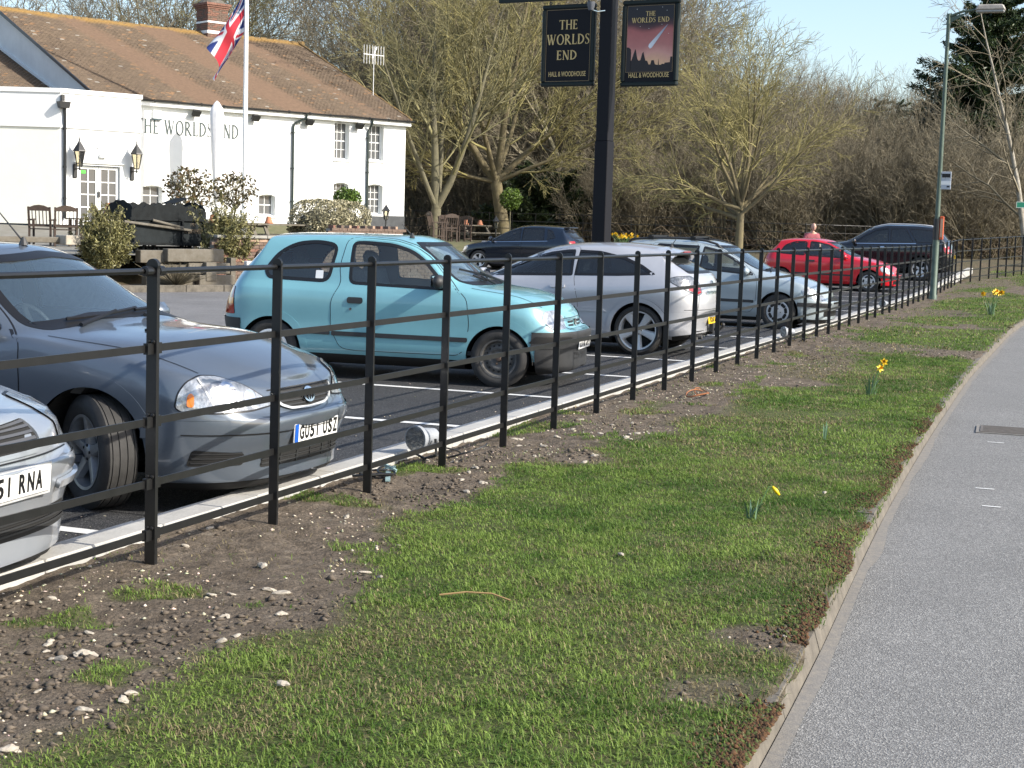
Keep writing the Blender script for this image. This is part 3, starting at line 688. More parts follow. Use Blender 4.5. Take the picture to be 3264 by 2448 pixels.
# road and its kerb
xr_ = np.concatenate([np.linspace(-6, 20, 53), np.linspace(21, 95, 50)]); yk_ = kroad(xr_)
rz = lambda x: GZ(x)-.058
offs = np.array([0, -.3, -.8, -1.6, -2.6, -4, -6.2])
YY = yk_[:, None]+offs[None]; tag(sheet('road', xr_, YY, lambda x, y: np.array(rz(x.ravel())).reshape(x.shape), M_road), kind='structure')
b = MB(); R_ = []
M_gut = mat('gutter_grit', (.24, .22, .19), .95, noise=(30, .6, 1.3), bump=(120, .5, .004), col2=(.16, .155, .15))
gx = np.linspace(-4, 30, 140); gw = .045+.03*np.abs(vnoise(gx, gx*0, 2, 3, 1.1)); V = np.concatenate([np.stack([gx, kroad(gx)-.001, rz(gx)+.004], -1), np.stack([gx, kroad(gx)-gw, rz(gx)+.004], -1)]); n = len(gx)
F = np.stack([np.arange(n-1), np.arange(1, n), n+np.arange(1, n), n+np.arange(n-1)], -1); tag(link('gutter_grit', np_mesh('gutter_grit', V, F[:, ::-1], M_gut)), kind='stuff')
rk = tag(empty('road_kerb', (0, 0, 0)), kind='structure')
pts = [(x, float(kroad(x))) for x in np.arange(-4, 60, .02)]; seg = []; acc = 0; last = pts[0]; marks = [pts[0]]
for q in pts[1:]:
    acc += math.hypot(q[0]-last[0], q[1]-last[1]); last = q
    if acc >= .915: marks.append(q); acc = 0
for (x0, y0), (x1, y1) in zip(marks[:-1], marks[1:]):
    b = MB(); L_ = math.hypot(x1-x0, y1-y0); a = math.atan2(y1-y0, x1-x0); z = GZ((x0+x1)/2)
    prof = [(0, -.2), (0, -.065), (.028, .03), (.125, .032), (.125, -.2)]; vs = [(sx*(L_/2-.003), p[0], p[1]) for sx in (-1, 1) for p in prof]
    b.add(vs, [(0, 1, 2, 3, 4)[::-1], (5, 6, 7, 8, 9)]+[(i, (i+1) % 5, 5+(i+1) % 5, 5+i) for i in range(5)]); o = b.build('kerb_stone', M_conc2, rk, loc=((x0+x1)/2, (y0+y1)/2, z+random.uniform(-.004, .004)), rot=(0, -math.atan2(GZ(x1)-GZ(x0), L_), a))
# verge
xv = np.concatenate([np.arange(2.2, 13, .032), np.arange(14, 30, .12), np.arange(30, 60, .3), np.arange(60, 95, 1.)]); u = np.linspace(0, 1, 96)
y0_ = kroad(xv)+.045+.05*np.clip(vnoise(xv, xv*0, 91, 5, 2.2), -.7, 1); yfe = np.where(xv < 48.6, YK0+.01, YK0+.01-(xv-48.6)*.24); YY = y0_[:, None]+(yfe-y0_)[:, None]*u[None]
tag(sheet('verge', xv, YY, verge_z, soil_material(), cols=lambda X, Y: np.repeat(grass_mask(X, Y)[..., None], 3, -1)), kind='structure')
# grass blades
M_grass = mat('grass_blades', (.06, .1, .02), .55, attr='tint', spec=.3)
_n = M_grass.node_tree; _tr = _n.nodes.new('ShaderNodeBsdfTranslucent'); _mx = _n.nodes.new('ShaderNodeMixShader'); _mx.inputs[0].default_value = .4; _b = _n.nodes['Principled BSDF']
_n.links.new(_b.inputs['Base Color'].links[0].from_socket, _tr.inputs[0]); _n.links.new(_b.outputs[0], _mx.inputs[1]); _n.links.new(_tr.outputs[0], _mx.inputs[2]); _n.links.new(_mx.outputs[0], _n.nodes['Material Output'].inputs[0])
def blades(n, x0, x1, hmin, hmax, wd, seed, force=1.):
    g = np.random.default_rng(seed); x = g.uniform(x0, x1, n); ylo = kroad(x)+.0; yhi = np.where(x < 48, YK0-.01, 3.5); y = ylo+(yhi-ylo)*g.uniform(0, 1, n)
    cl = .55+.75*vnoise(x, y, 41, 3, 7.); gm = grass_mask(x, y); keep = g.uniform(0, 1, n) < np.maximum(gm*(.35+.65*np.clip(cl*1.3, 0, 1)), .035*np.clip(.5+vnoise(x, y, 17, 2, 2.), 0, 1))*force; gm = gm[keep]; x, y = x[keep], y[keep]; n = len(x)
    z = verge_z(x, np.maximum(y, kroad(x)+.04))-.004; a = g.uniform(0, 2*PI, n); ht = g.uniform(hmin, hmax, n)*(.7+.6*np.clip(.5+.5*vnoise(x, y, 43, 2, 3.), 0, 1)); ln = g.uniform(.35, 1.7, n)*ht; wd = wd*g.uniform(.6, 1.3, n)
    dx, dy = np.cos(a), np.sin(a); px, py = -dy*wd/2, dx*wd/2; P = np.stack([x, y, z], -1)
    mid = P+np.stack([dx*ln*.35, dy*ln*.35, ht*.6], -1); tip = P+np.stack([dx*ln, dy*ln, ht*(1-.2*np.minimum(ln/ht, 1.5)**2)], -1); w_ = np.stack([px, py, 0*px], -1)
    V = np.stack([P-w_, P+w_, mid+w_*.8, mid-w_*.8, tip], 1).reshape(-1, 3); k = np.arange(n)[:, None]*5
    T = np.concatenate([k+np.array([0, 1, 2]), k+np.array([0, 2, 3]), k+np.array([3, 2, 4])])
    t = np.clip(.45+.5*vnoise(x, y, 51, 3, .9)+.45*vnoise(x, y, 53, 2, 5.)+g.normal(0, .22, n), 0, 1)[:, None]; c = np.array([.08, .16, .024])*(1-t)+np.array([.235, .33, .07])*t
    dry = g.uniform(0, 1, n) < np.clip(.16+.4*vnoise(x, y, 61, 3, .8)+.3*vnoise(x, y, 63, 2, 4.), .05, .65)+.55*(gm < .3); c[dry] = np.array([.36, .30, .16])*g.uniform(.35, 1.1, (dry.sum(), 1))
    dk = g.uniform(0, 1, n) < .12; c[dk] *= .5
    return V, T, np.repeat(c, 5, 0)
parts_ = [blades(300000, 3.2, 10.5, .012, .031, .0042, 1), blades(130000, 10.5, 21, .014, .034, .007, 2), blades(60000, 21, 60, .02, .045, .015, 3), blades(16000, 3.2, 12, .006, .018, .012, 4), blades(5000, 3.2, 10, .025, .045, .005, 5)]
V = []; T = []; C_ = []; k = 0
for v, t, c in parts_: V.append(v); T.append(t+k); C_.append(c); k += len(v)
tag(link('grass', np_mesh('grass', np.concatenate(V), np.concatenate(T), M_grass, False, np.concatenate(C_))), kind='stuff')
# clods, stones, moss: small lumps joined by the thousand
def lumps(name, n, pos, smin, smax, m, seed, flat=.6, cols=None, up=.2):
    g = np.random.default_rng(seed); P = pos(g, n); n = len(P); base = np.array([(0, 0, 1), (1, 0, 0), (.3, .95, .1), (-.8, .6, 0), (-.8, -.6, -.05), (.3, -.95, .1), (0, 0, -.7)], float)
    tri = np.array([(0, 1, 2), (0, 2, 3), (0, 3, 4), (0, 4, 5), (0, 5, 1), (6, 2, 1), (6, 3, 2), (6, 4, 3), (6, 5, 4), (6, 1, 5)])
    s_ = g.uniform(smin, smax, n)*g.uniform(.5, 1, n); a = g.uniform(0, 2*PI, n); B = base[None]*(1+g.uniform(-.35, .35, (n, 7, 1))); B = B*np.stack([np.ones(n), g.uniform(.5, 1, n), flat*g.uniform(.6, 1.2, n)], -1)[:, None]
    ca, sa = np.cos(a)[:, None], np.sin(a)[:, None]; Q = np.stack([B[..., 0]*ca-B[..., 1]*sa, B[..., 0]*sa+B[..., 1]*ca, B[..., 2]], -1)*s_[:, None, None]+P[:, None]; Q[..., 2] += (s_*up)[:, None]
    me = np_mesh(name, Q.reshape(-1, 3), (np.arange(n)[:, None, None]*7+tri[None]).reshape(-1, 3), m, False, None if cols is None else np.repeat(cols(g, n), 7, 0)); return link(name, me)
def in_soil(lo, hi, x0, x1, cl=2.):
    def f(g, n):
        x = x0+(x1-x0)*g.uniform(0, 1, n)**1.5; y = kroad(x)+.1+(YK0-.05-kroad(x)-.1)*g.uniform(0, 1, n); k = g.uniform(0, 1, n) < (1-grass_mask(x, y))**2*np.clip(.35+vnoise(x, y, 71, 3, cl), lo, hi); x, y = x[k], y[k]
        return np.stack([x, y, verge_z(x, y)], -1)
    return f
M_clod = mat('soil_clods', (.10, .08, .06), .95, noise=(20, .5, 1.6)); M_stone = mat('flint_stone', (.42, .38, .32), .7, attr='tint', noise=(30, .75, 1.2))
stc = lambda g, n: np.array([.46, .40, .30])[None]*g.uniform(.3, 1.5, (n, 1))*(1+g.uniform(-.12, .12, (n, 3)))
tag(lumps('soil_clods', 26000, in_soil(.0, 1, 3.2, 26, 1.1), .003, .03, M_clod, 5, .55, None, .12), kind='stuff')
tag(lumps('gravel', 16000, in_soil(.02, 1, 3.2, 30, 1.4), .004, .017, M_stone, 6, .6, stc), kind='stuff')
g = np.random.default_rng(12); fl = in_soil(.25, 1, 3.4, 12, 1.)(g, 620)
flint_me = []
for i in range(5):
    b = bmesh.new(); bmesh.ops.create_icosphere(b, subdivisions=2, radius=1.)
    for v in b.verts: v.co *= 1+.3*math.sin(v.co.x*3+i*2)*math.cos(v.co.y*2.5+i)+random.uniform(-.1, .1); v.co.z *= .32; v.co.y *= .6
    me = bpy.data.meshes.new('flint'); b.to_mesh(me); b.free(); me.materials.append(mat('pale_flint', (.47, .42, .34), .7, noise=(3, .6, 1.2), col2=(.27, .24, .2))if i == 0 else MATS['pale_flint']); flint_me.append(me)
for i, q in enumerate(fl[:110]):
    o = link('flint', flint_me[i % 5], None, tuple(q+np.array([0, 0, .006])), (random.uniform(-.3, .3), random.uniform(-.3, .3), random.uniform(0, 6))); s_ = random.uniform(.012, .036); o.scale = (s_, s_, s_)
    tag(o, ('large' if s_ > .033 else 'middling' if s_ > .025 else 'small')+' flint on soil '+('right by the fence' if q[1] > 3.7 else 'at the edge of the grass' if q[1] < 3.3 else 'between fence and grass')+(', left of the thick post' if q[0] < 5.8 else ', beside the slate car' if q[0] < 8.3 else ', below the turquoise car'), 'stone', 'loose flints on the bare soil')
def moss_pos(g, n):
    x = g.uniform(3.5, 16, n); k = g.uniform(0, 1, n) < np.clip(.5+1.1*vnoise(x, x*0, 81, 3, 1.3), 0, 1)*np.where(x < 8, 1, .5); x = x[k]; y = kroad(x)+.03+.05*np.clip(vnoise(x, x*0, 91, 5, 2.2), -.7, 1)+np.abs(g.normal(0, .065, len(x)))
    return np.stack([x, y, verge_z(x, np.maximum(y, kroad(x)+.05))-.002*0], -1)
M_moss = mat('moss', (.09, .045, .015), .95, attr='tint')
tag(lumps('moss', 40000, moss_pos, .006, .016, M_moss, 9, .9, lambda g, n: np.where(g.uniform(0, 1, (n, 1)) < .7, np.array([[.075, .036, .014]]), np.array([[.06, .075, .018]]))*g.uniform(.5, 1.4, (n, 1))), kind='stuff')
# manhole and worn paint on the road
mh = thing('manhole_cover', 'brown rectangular metal cover let into the road', 'manhole cover', (14.05, .58, rz(14.05)+.004), .05)
b = MB(); b.box((0, 0, 0), (.52, .62, .012)); b.build('frame', MATS['gutter_grit'], mh); b = MB(); b.box((0, 0, .006), (.45, .55, .012))
for i in range(6): b.box((-.18+.072*i, 0, .0135), (.02, .5, .004))
b.build('lid', mat('rusty_iron', (.13, .115, .10), .8, .0, noise=(20, .7, 1.2)), mh)
for x, y, l in ((13.2, .74, .3), (14.3, .79, .35), (10.7, .66, .28), (10.0, .57, .26)):
    b = MB(); b.add([(x-.012, y, rz(x)+.004), (x+.015, y, rz(x)+.004), (x+.018, y-l*.45, rz(x)+.004), (x-.01, y-l*.42, rz(x)+.004)], [(3, 2, 1, 0)]); tag(b.build('road_paint_mark', M_white, None), kind='structure')
# ---------------------------------------------------------------- estate fencing
M_iron = mat('black_iron', (.0075, .0075, .008), .42, .0, noise=(12, .7, 1.4), bump=(90, .15, .002))
def fence(name, label, path, sp, off, zf, rails=(.145, .38, .66, .99), top=1.355, main=(0,), pw_=.042, mw=.054, gr=None):
    f = thing(name, label, 'fence', (path[0][0], path[0][1], zf(*path[0])), 0, gr); o = Vector(f.location)
    P = [Vector((x, y, 0)) for x, y in path]; cum = [0]
    for a, b in zip(P[:-1], P[1:]): cum.append(cum[-1]+(b-a).length)
    def at(d):
        d = max(0, min(cum[-1], d))
        for i in range(len(P)-1):
            if d <= cum[i+1]+1e-6: u = (d-cum[i])/(cum[i+1]-cum[i]); q = P[i].lerp(P[i+1], u); return q, (P[i+1]-P[i]).normalized()
    b = MB(); b.box((0, 0, top/2-.05), (.016, pw_, top+.1-pw_/2)); b.lathe([(.001, .016/2), (pw_/2, .016/2), (pw_/2, -.016/2), (.001, -.016/2)], 14, 'X', c=(0, 0, top+.0-pw_/2+pw_/2)); post = b.mesh('post', M_iron)
    b = MB(); b.box((0, 0, top/2-.05), (.022, mw, top+.1)); b.lathe([(.001, .011), (mw*.56, .011), (mw*.56, -.011), (.001, -.011)], 16, 'X', c=(0, 0, top+.005)); b.lathe([(.012, -.075), (.023, -.07), (.023, -.03), (.018, -.028), (.018, .028), (.023, .03), (.023, .07), (.012, .075)], 12, 'X', c=(0, 0, top-.02))
    for r in rails: b.box((-.0, -.0, r), (.11, .024, .05)); b.lathe([(.001, -.022), (.009, -.02), (.01, 0)], 6, 'X', c=(0, -.012, r+.03)); b.lathe([(.001, -.022), (.009, -.02), (.01, 0)], 6, 'X', c=(0, .012, r+.03))
    mpost = b.mesh('post', M_iron)
    ds = []; d = off
    while d < cum[-1]: ds.append(d); d += sp
    for i, d in enumerate(ds):
        q, t = at(d); a = math.atan2(t.y, t.x); z = zf(q.x, q.y)
        # flat bar set edge-on across the run so that its broad face looks along the fence
        link('post', mpost if i in main else post, f, (q.x-o.x, q.y-o.y, z-o.z), (random.uniform(-.008, .008), random.uniform(-.006, .006), a))
    for k, r in enumerate(list(rails)+[top-.02]):
        ends = [0]+[ds[j] for j in range(6, len(ds)-2, 6)]+[cum[-1]]
        for e0, e1 in zip(ends[:-1], ends[1:]):
            b = MB(); n = max(1, int((e1-e0)/1.2)); pts = []
            for i in range(n+1): q, _ = at(e0+(e1-e0)*i/n); pts.append(Vector((q.x-o.x, q.y-o.y, zf(q.x, q.y)+r-o.z)))
            if k == len(rails): b.tube(pts, .0135, 8)
            else:
                for p0, p1 in zip(pts[:-1], pts[1:]): b.beam(p0, p1, .009, .034)
            b.build('top_rail' if k == len(rails) else 'rail', M_iron, f, smooth=k == len(rails), auto=40 if k == len(rails) else None)
    return f
fz = lambda x, y: (GZ(x) if x > 40 else GZ(x))+.04
fence('estate_fence', 'long black iron estate fence of five rails between the verge and the parked cars', FENCE, 1.1087, 5.8233+2.0-2*1.1087-1.1087*5+1.1087*0, fz, main=(7,), pw_=.05)
# ---------------------------------------------------------------- serif lettering built from strokes
def stroke(pts, ws):
    P = [np.array(q, float) for q in pts]; n = len(P); ws = [ws]*n if not hasattr(ws, '__len__') else ws; L_ = []; R_ = []
    for i in range(n):
        d = P[min(i+1, n-1)]-P[max(i-1, 0)]; d /= np.linalg.norm(d)+1e-9; m = np.array((-d[1], d[0])); L_.append(P[i]+m*ws[i]/2); R_.append(P[i]-m*ws[i]/2)
    return [[tuple(R_[i]), tuple(R_[i+1]), tuple(L_[i+1]), tuple(L_[i])] for i in range(n-1)]
def bx2(x0, y0, x1, y1): return [[(x0, y0), (x1, y0), (x1, y1), (x0, y1)]]
def ell(cx, cy, rx, ry, a0, a1, thick, thin, n=22):
    a = np.linspace(a0, a1, n); return stroke([(cx+rx*math.cos(t), cy+ry*math.sin(t)) for t in a], [thin+(thick-thin)*abs(math.cos(t))**1.3 for t in a])
TK, TN, SF = .165, .075, .04
def stem(x, w=TK): return bx2(x-w/2, 0, x+w/2, 1)+bx2(x-w/2-.06, 0, x+w/2+.06, SF)+bx2(x-w/2-.06, 1-SF, x+w/2+.06, 1)
def glyph(c):
    if c == 'T': return bx2(.31, 0, .31+TK, 1)+bx2(.25, 0, .5, SF)+bx2(0, 1-TN, .75, 1)+bx2(0, .82, .045, 1)+bx2(.705, .82, .75, 1), .75
    if c == 'H': return stem(.14)+stem(.70)+bx2(.14, .48, .70, .48+TN), .84
    if c == 'E': return stem(.13)+bx2(.13, 0, .56, TN)+bx2(.13, 1-TN, .54, 1)+bx2(.13, .49, .46, .49+TN)+bx2(.52, 0, .56, .2)+bx2(.5, .82, .54, 1)+bx2(.42, .42, .46, .62), .58
    if c == 'L': return stem(.13)+bx2(.13, 0, .56, TN)+bx2(.515, 0, .56, .22), .58
    if c == 'W': return stroke([(.1, 1), (.36, 0)], TK)+stroke([(.36, 0), (.6, 1)], TN)+stroke([(.5, 1), (.78, 0)], TK)+stroke([(.78, 0), (1.04, 1)], TN)+bx2(0, 1-SF, .26, 1)+bx2(.42, 1-SF, .68, 1)+bx2(.94, 1-SF, 1.14, 1), 1.14
    if c == 'O': return ell(.44, .5, .37, .485, 0, 2*PI, TK, TN, 30), .88
    if c == 'D': return stem(.13)+ell(.13, .5, .58, .47, -PI/2, PI/2, TK, TN, 20), .8
    if c == 'R': return stem(.13)+ell(.13, .735, .38, .235, -PI/2, PI/2, TK, TN, 16)+stroke([(.28, .5), (.72, .0)], TK*.9)+bx2(.62, 0, .84, SF), .8
    if c == 'S':
        p = [(.46, .84), (.38, .95), (.26, .975), (.13, .93), (.08, .80), (.12, .67), (.26, .56), (.38, .46), (.46, .34), (.44, .16), (.33, .045), (.2, .02), (.1, .07), (.05, .2)]
        return stroke(p, [.04, .05, .055, .07, .1, .13, .14, .14, .13, .10, .06, .055, .05, .04])+bx2(.44, .8, .475, .99)+bx2(.035, .01, .07, .22), .53
    if c == 'N': return stroke([(.13, 1), (.70, 0)], TK)+bx2(.11, 0, .11+TN, 1)+bx2(.68, 0, .68+TN, 1)+bx2(.03, 0, .24, SF)+bx2(0, 1-SF, .2, 1)+bx2(.6, 1-SF, .82, 1), .84
    if c == 'A': return stroke([(.1, 0), (.42, 1)], TN)+stroke([(.4, 1), (.72, 0)], TK)+bx2(.2, .3, .6, .3+TN)+bx2(0, 0, .22, SF)+bx2(.58, 0, .86, SF), .86
    if c == 'C': return ell(.44, .5, .37, .485, .7, 2*PI-.7, TK, TN, 26), .8
    return [], .38
def serif(txt, height, width, m, parent, M, name='lettering', depth=.004, gap=.11):
    b = MB(); x = 0; L_ = []
    for c in txt:
        g, w_ = glyph(c); L_ += [[(px+x, py) for px, py in q] for q in g]; x += w_+gap
    x -= gap; sx = width/x; k = 0
    for i, q in enumerate(L_): b.prism([((px-x/2)*sx, py*height) for px, py in q], 0, depth+.0002*(i % 7))
    me = b.mesh(name, m); me.transform(M); return link(name, me, parent)
# ---------------------------------------------------------------- the white inn
M_render = mat('white_render', (.80, .81, .80), .9, noise=(1.1, .94, 1.03), bump=(18, .25, .01))
M_cream = mat('cream_render', (.80, .79, .70), .9, noise=(1.3, .95, 1.02), bump=(18, .25, .01))
M_wpaint = mat('white_gloss', (.82, .83, .82), .4)
M_tile = mat('clay_tiles', (.2, .13, .085), .9, attr='tint', noise=(9, .8, 1.2), bump=(40, .4, .01))
M_ridge = mat('mossy_ridge', (.28, .17, .05), .95, noise=(7, .5, 1.3), col2=(.14, .10, .055), bump=(30, .6, .02))
M_gutter = mat('black_gutter', (.02, .021, .022), .45)
M_gutter2 = mat('green_black_pipe', (.02, .032, .028), .4)
M_wood = mat('dark_teak', (.055, .036, .026), .7, noise=(8, .7, 1.4))
M_oldwood = mat('weathered_timber', (.17, .155, .13), .9, noise=(6, .6, 1.25), bump=(30, .5, .01), col2=(.11, .095, .07))
M_brickA = mat('brick_red', (.21, .11, .08), .95, noise=(12, .6, 1.35), bump=(60, .5, .006)); M_brickB = mat('brick_brown', (.15, .105, .082), .95, noise=(12, .6, 1.35), bump=(60, .5, .006)); M_brickC = mat('brick_pale', (.36, .25, .18), .95, noise=(12, .6, 1.35), bump=(60, .5, .006))
M_mortar = mat('lime_mortar', (.38, .35, .30), .98, noise=(20, .7, 1.2))
M_terra = mat('terracotta', (.48, .20, .11), .85, noise=(14, .85, 1.1))
M_paneg = mat('dark_pane', (.10, .105, .11), .12, spec=.35)
BS, BT, BZ = 14., 18., 1.40
pub = thing('pub', 'long white rendered inn with a brown clay tile roof and brick chimney', 'pub', pw(BS, BT, BZ), P_ROT)
def lp(s, t, z): return Vector((s-BS, t-BT, z-BZ))
def wall(name, outline, holes, M, m, depth=.22, parent=pub):
    """outline and holes in the wall's own plane (u, z); M maps (u, z, inward) to pub space; holes get reveals"""
    V2, T, loops = fill(outline, holes, 1.5); vs = [M(u, z, 0) for u, z in V2]; fs = [tuple(map(int, t)) for t in T]
    for lp_ in loops[1:]:
        k = len(vs); n = len(lp_)
        for i in lp_: vs += [M(V2[i][0], V2[i][1], 0), M(V2[i][0], V2[i][1], depth)]
        fs += [(k+2*i, k+2*((i+1) % n), k+2*((i+1) % n)+1, k+2*i+1) for i in range(n)]
    b = MB(); b.add(vs, fs); return b.build(name, m, parent)
def window(s0, s1, z0, z1, M, cols=3, rows=4, depth=.17, name='window', sill=True, mid=True, frame=.045, bar=.018, m=M_wpaint, parent=pub):
    """sash window: frame > panes, sill"""
    b = MB(); box = lambda u0, u1, a, c, d0, d1: b.add([M(u, z, d) for d in (d0, d1) for u, z in ((u0, a), (u1, a), (u1, c), (u0, c))], [(0, 1, 2, 3), (7, 6, 5, 4), (1, 0, 4, 5), (2, 1, 5, 6), (3, 2, 6, 7), (0, 3, 7, 4)])
    d0, d1 = depth, depth+.05
    box(s0, s0+frame, z0, z1, d0, d1); box(s1-frame, s1, z0, z1, d0, d1); box(s0+frame, s1-frame, z0, z0+frame*1.3, d0, d1); box(s0+frame, s1-frame, z1-frame, z1, d0, d1)
    us = np.linspace(s0+frame, s1-frame, cols+1); zs = np.linspace(z0+frame*1.3, z1-frame, rows+1)
    for u in us[1:-1]: box(u-bar/2, u+bar/2, z0+frame*1.3, z1-frame, d0+.008, d1-.005)
    for i, z in enumerate(zs[1:-1], 1):
        w_ = bar*1.9 if (mid and i*2 == rows) else bar
        for a, c in zip(us[:-1], us[1:]): box(a+bar/2, c-bar/2, z-w_/2, z+w_/2, d0+.008, d1-.005)
    f = b.build(name, m, parent)
    for a, c in zip(us[:-1], us[1:]):
        for e, g_ in zip(zs[:-1], zs[1:]):
            q = MB(); q.add([M(u, z, d0+.03) for u, z in ((a, e), (c, e), (c, g_), (a, g_))], [(0, 1, 2, 3)]); q.build('pane', M_paneg, f)
    if sill:
        b = MB(); box = lambda u0, u1, a, c, d0, d1: b.add([M(u, z, d) for d in (d0, d1) for u, z in ((u0, a), (u1, a), (u1, c), (u0, c))], [(0, 1, 2, 3), (7, 6, 5, 4), (1, 0, 4, 5), (2, 1, 5, 6), (3, 2, 6, 7), (0, 3, 7, 4)])
        box(s0-.06, s1+.06, z0-.07, z0-.003, -.05, depth+.04); b.build('sill', M_wpaint, f)
    return f
def arch_top(s0, s1, z0, z1, r=.07): return [(s0, z0), (s1, z0), (s1, z1-r), (s0*.25+s1*.75, z1-r*.2), ((s0+s1)/2, z1), (s0*.75+s1*.25, z1-r*.2), (s0, z1-r)]
# main range: front at t = 18
SL, SR, ZE, TR, ZR = 7.45, 20.45, 5.60, 25.8, 9.0
MF = lambda u, z, d: lp(u, 18+d, z)
wins = [(17.12, 17.80, 3.86, 5.26), (18.72, 19.40, 3.90, 5.26), (17.12, 17.80, 1.85, 3.0), (18.72, 19.40, 1.85, 3.0), (13.86, 14.56, 1.68, 2.45), (9.25, 10.0, 1.9, 2.6)]
wall('wall', [(SL, 1.2), (SR, 1.2), (SR, 5.55), (SL, 5.55)], [arch_top(*q) for q in wins], MF, M_render, .24)
for i, q in enumerate(wins): window(q[0]+.005, q[1]-.005, q[2], q[3]-.01, MF, 3 if i < 4 else 2, 4 if i < 4 else 2, .19)
slope = (ZR-ZE)/(TR-18)
b = MB(); b.add([lp(SL, 18, 1.2), lp(SL, 18, 5.55), lp(SL, TR, ZR-.05), lp(SL, 2*TR-18, 5.55), lp(SL, 2*TR-18, 1.2)], [(0, 1, 2, 3, 4)]); b.build('gable_wall', mat('gable_render_shaded', (.74, .77, .77), .9, noise=(1.6, .9, 1.04)), pub)  # white render with its blue-grey shade put into the colour
b = MB(); b.add([lp(SR, 18, 1.2), lp(SR, 18, 5.55), lp(SR, TR, ZR-.05), lp(SR, 2*TR-18, 5.55), lp(SR, 2*TR-18, 1.2)], [(4, 3, 2, 1, 0)]); b.build('gable_wall', M_render, pub)
b = MB(); b.add([lp(SL, 2*TR-18, 1.2), lp(SR, 2*TR-18, 1.2), lp(SR, 2*TR-18, 5.55), lp(SL, 2*TR-18, 5.55)], [(0, 1, 2, 3)]); b.build('rear_wall', M_render, pub)
b = MB(); b.box(lp(19.45, 17.985, 1.5), (2.0, .05, .62)); b.build('plinth', mat('dark_plinth', (.07, .075, .08), .8, noise=(4, .7, 1.2)), pub)
# tiles
def tiles(name, s0, s1, t0, z0, t1, z1, wd, gauge, parent, hip=None, seed=1):
    g = np.random.default_rng(seed); L_ = math.hypot(t1-t0, z1-z0); ct, cz = (t1-t0)/L_, (z1-z0)/L_; nr = int(L_/gauge); V = []; C_ = []
    sag = lambda s, q: -.05*math.sin(PI*(s-s0)/(s1-s0))-.03*math.sin((s-s0)*1.7+q*.4)
    for r in range(nr):
        q = r*gauge; off = (r % 2)*wd/2; ss = np.arange(s0-off, s1, wd); a = np.maximum(ss, s0); e = np.minimum(ss+wd-.006, s1); k = e-a > .03; a, e = a[k], e[k]; n = len(a)
        sg = np.array([sag(x, q) for x in a]); lift = g.uniform(.0, .012, n)+.022; q1 = q+gauge*1.25
        def P(s_, qq, h): return np.stack([s_, t0+ct*qq-cz*h+0*s_, z0+cz*qq+ct*h+sg], -1)
        lo0, lo1 = P(a, q, lift), P(e, q, lift+g.uniform(-.004, .004, n)); hi1, hi0 = P(e, q1, .004+0*lift), P(a, q1, .004+0*lift); b0, b1 = P(a, q, 0*lift), P(e, q, 0*lift)
        V.append(np.stack([lo0, lo1, hi1, hi0, b0, b1], 1)); base = np.array([.115, .084, .058])*g.uniform(.86, 1.13, (n, 1)); w_ = g.uniform(0, 1, n); base[w_ < .035] = np.array([.2, .12, .065]); base[w_ > .993] = np.array([.25, .23, .2]); base[(w_ > .965) & (w_ < .988)] = np.array([.09, .065, .05])
        st = np.clip(.5+.5*vnoise(a, a*0+q, 5, 3, .5), 0, 1)[:, None]; base = base*(.88+.22*st); edge = np.clip((q/L_-.93)/.07, 0, 1); base = base*(1-edge)+np.array([.34, .2, .045])*edge; C_.append(np.repeat(base, 6, 0))
    V = np.concatenate(V); n = len(V); V = V.reshape(-1, 3)-np.array([BS, BT, BZ]); k = np.arange(n)[:, None]*6
    F = np.concatenate([k+np.array(f) for f in ((0, 1, 2, 3), (4, 5, 1, 0), (4, 0, 3, 3), (1, 5, 2, 2))]); F4 = np.concatenate([k+np.array([0, 1, 2, 3]), k+np.array([4, 5, 1, 0])])
    o = link(name, np_mesh(name, V, F4, M_tile, False, np.concatenate(C_)), parent); tag(o, kind='stuff'); return o
over = .22; zo = ZE-over*slope
roof = MB(); e0 = .03
roof.add([lp(SL-.12, 18-over, zo-.03), lp(SR+.1, 18-over, zo-.03), lp(SR+.1, TR, ZR-.03), lp(SL-.12, TR, ZR-.03), lp(SR+.1, 2*TR-18+over, zo-.03), lp(SL-.12, 2*TR-18+over, zo-.03)], [(0, 1, 2, 3), (3, 2, 4, 5)])
rf = roof.build('roof', M_tile, pub); a = rf.data.color_attributes.new('tint', 'FLOAT_COLOR', 'POINT'); a.data.foreach_set('color', [.16, .1, .06, 1]*len(rf.data.vertices))
tiles('roof_tiles', SL-.14, SR+.13, 18-over, zo, TR, ZR, .165, .11, rf)
b = MB()
for i in range(44):
    s0 = SL-.14+i*.307; b.lathe([(.13, 0), (.14, .29)], 8, 'X', c=lp(s0, TR, ZR-.06-.05*math.sin(PI*(s0-SL)/13)+random.uniform(-.015, .015)), a0=-.1, a1=PI+.1)
tag(b.build('ridge_tile', M_ridge, rf), kind='stuff')
b = MB(); n = 30
for i in range(n):
    q0, q1 = i/n, (i+1)/n; f = lambda q: lp(SR+.1, 18-over+(TR-18+over)*q, zo+(ZR-zo)*q+.03+random.uniform(-.01, .015)); b.tube([f(q0), f(q1)], .05, 6)
b.build('verge_moss', M_ridge, rf)
b = MB(); b.beam(lp(SL-.13, 18-over, zo-.0), lp(SL-.13, TR, ZR-.0), .06, .09); b.build('verge_edge', M_gutter, pub)
b = MB(); b.box(lp((SL+SR)/2, 18-over+.03, zo-.14), (SR-SL+.2, .05, .17)); b.box(lp((SL+SR)/2, 18-over/2+.02, zo-.225), (SR-SL+.2, over-.02, .02)); b.build('fascia_board', M_wpaint, pub)
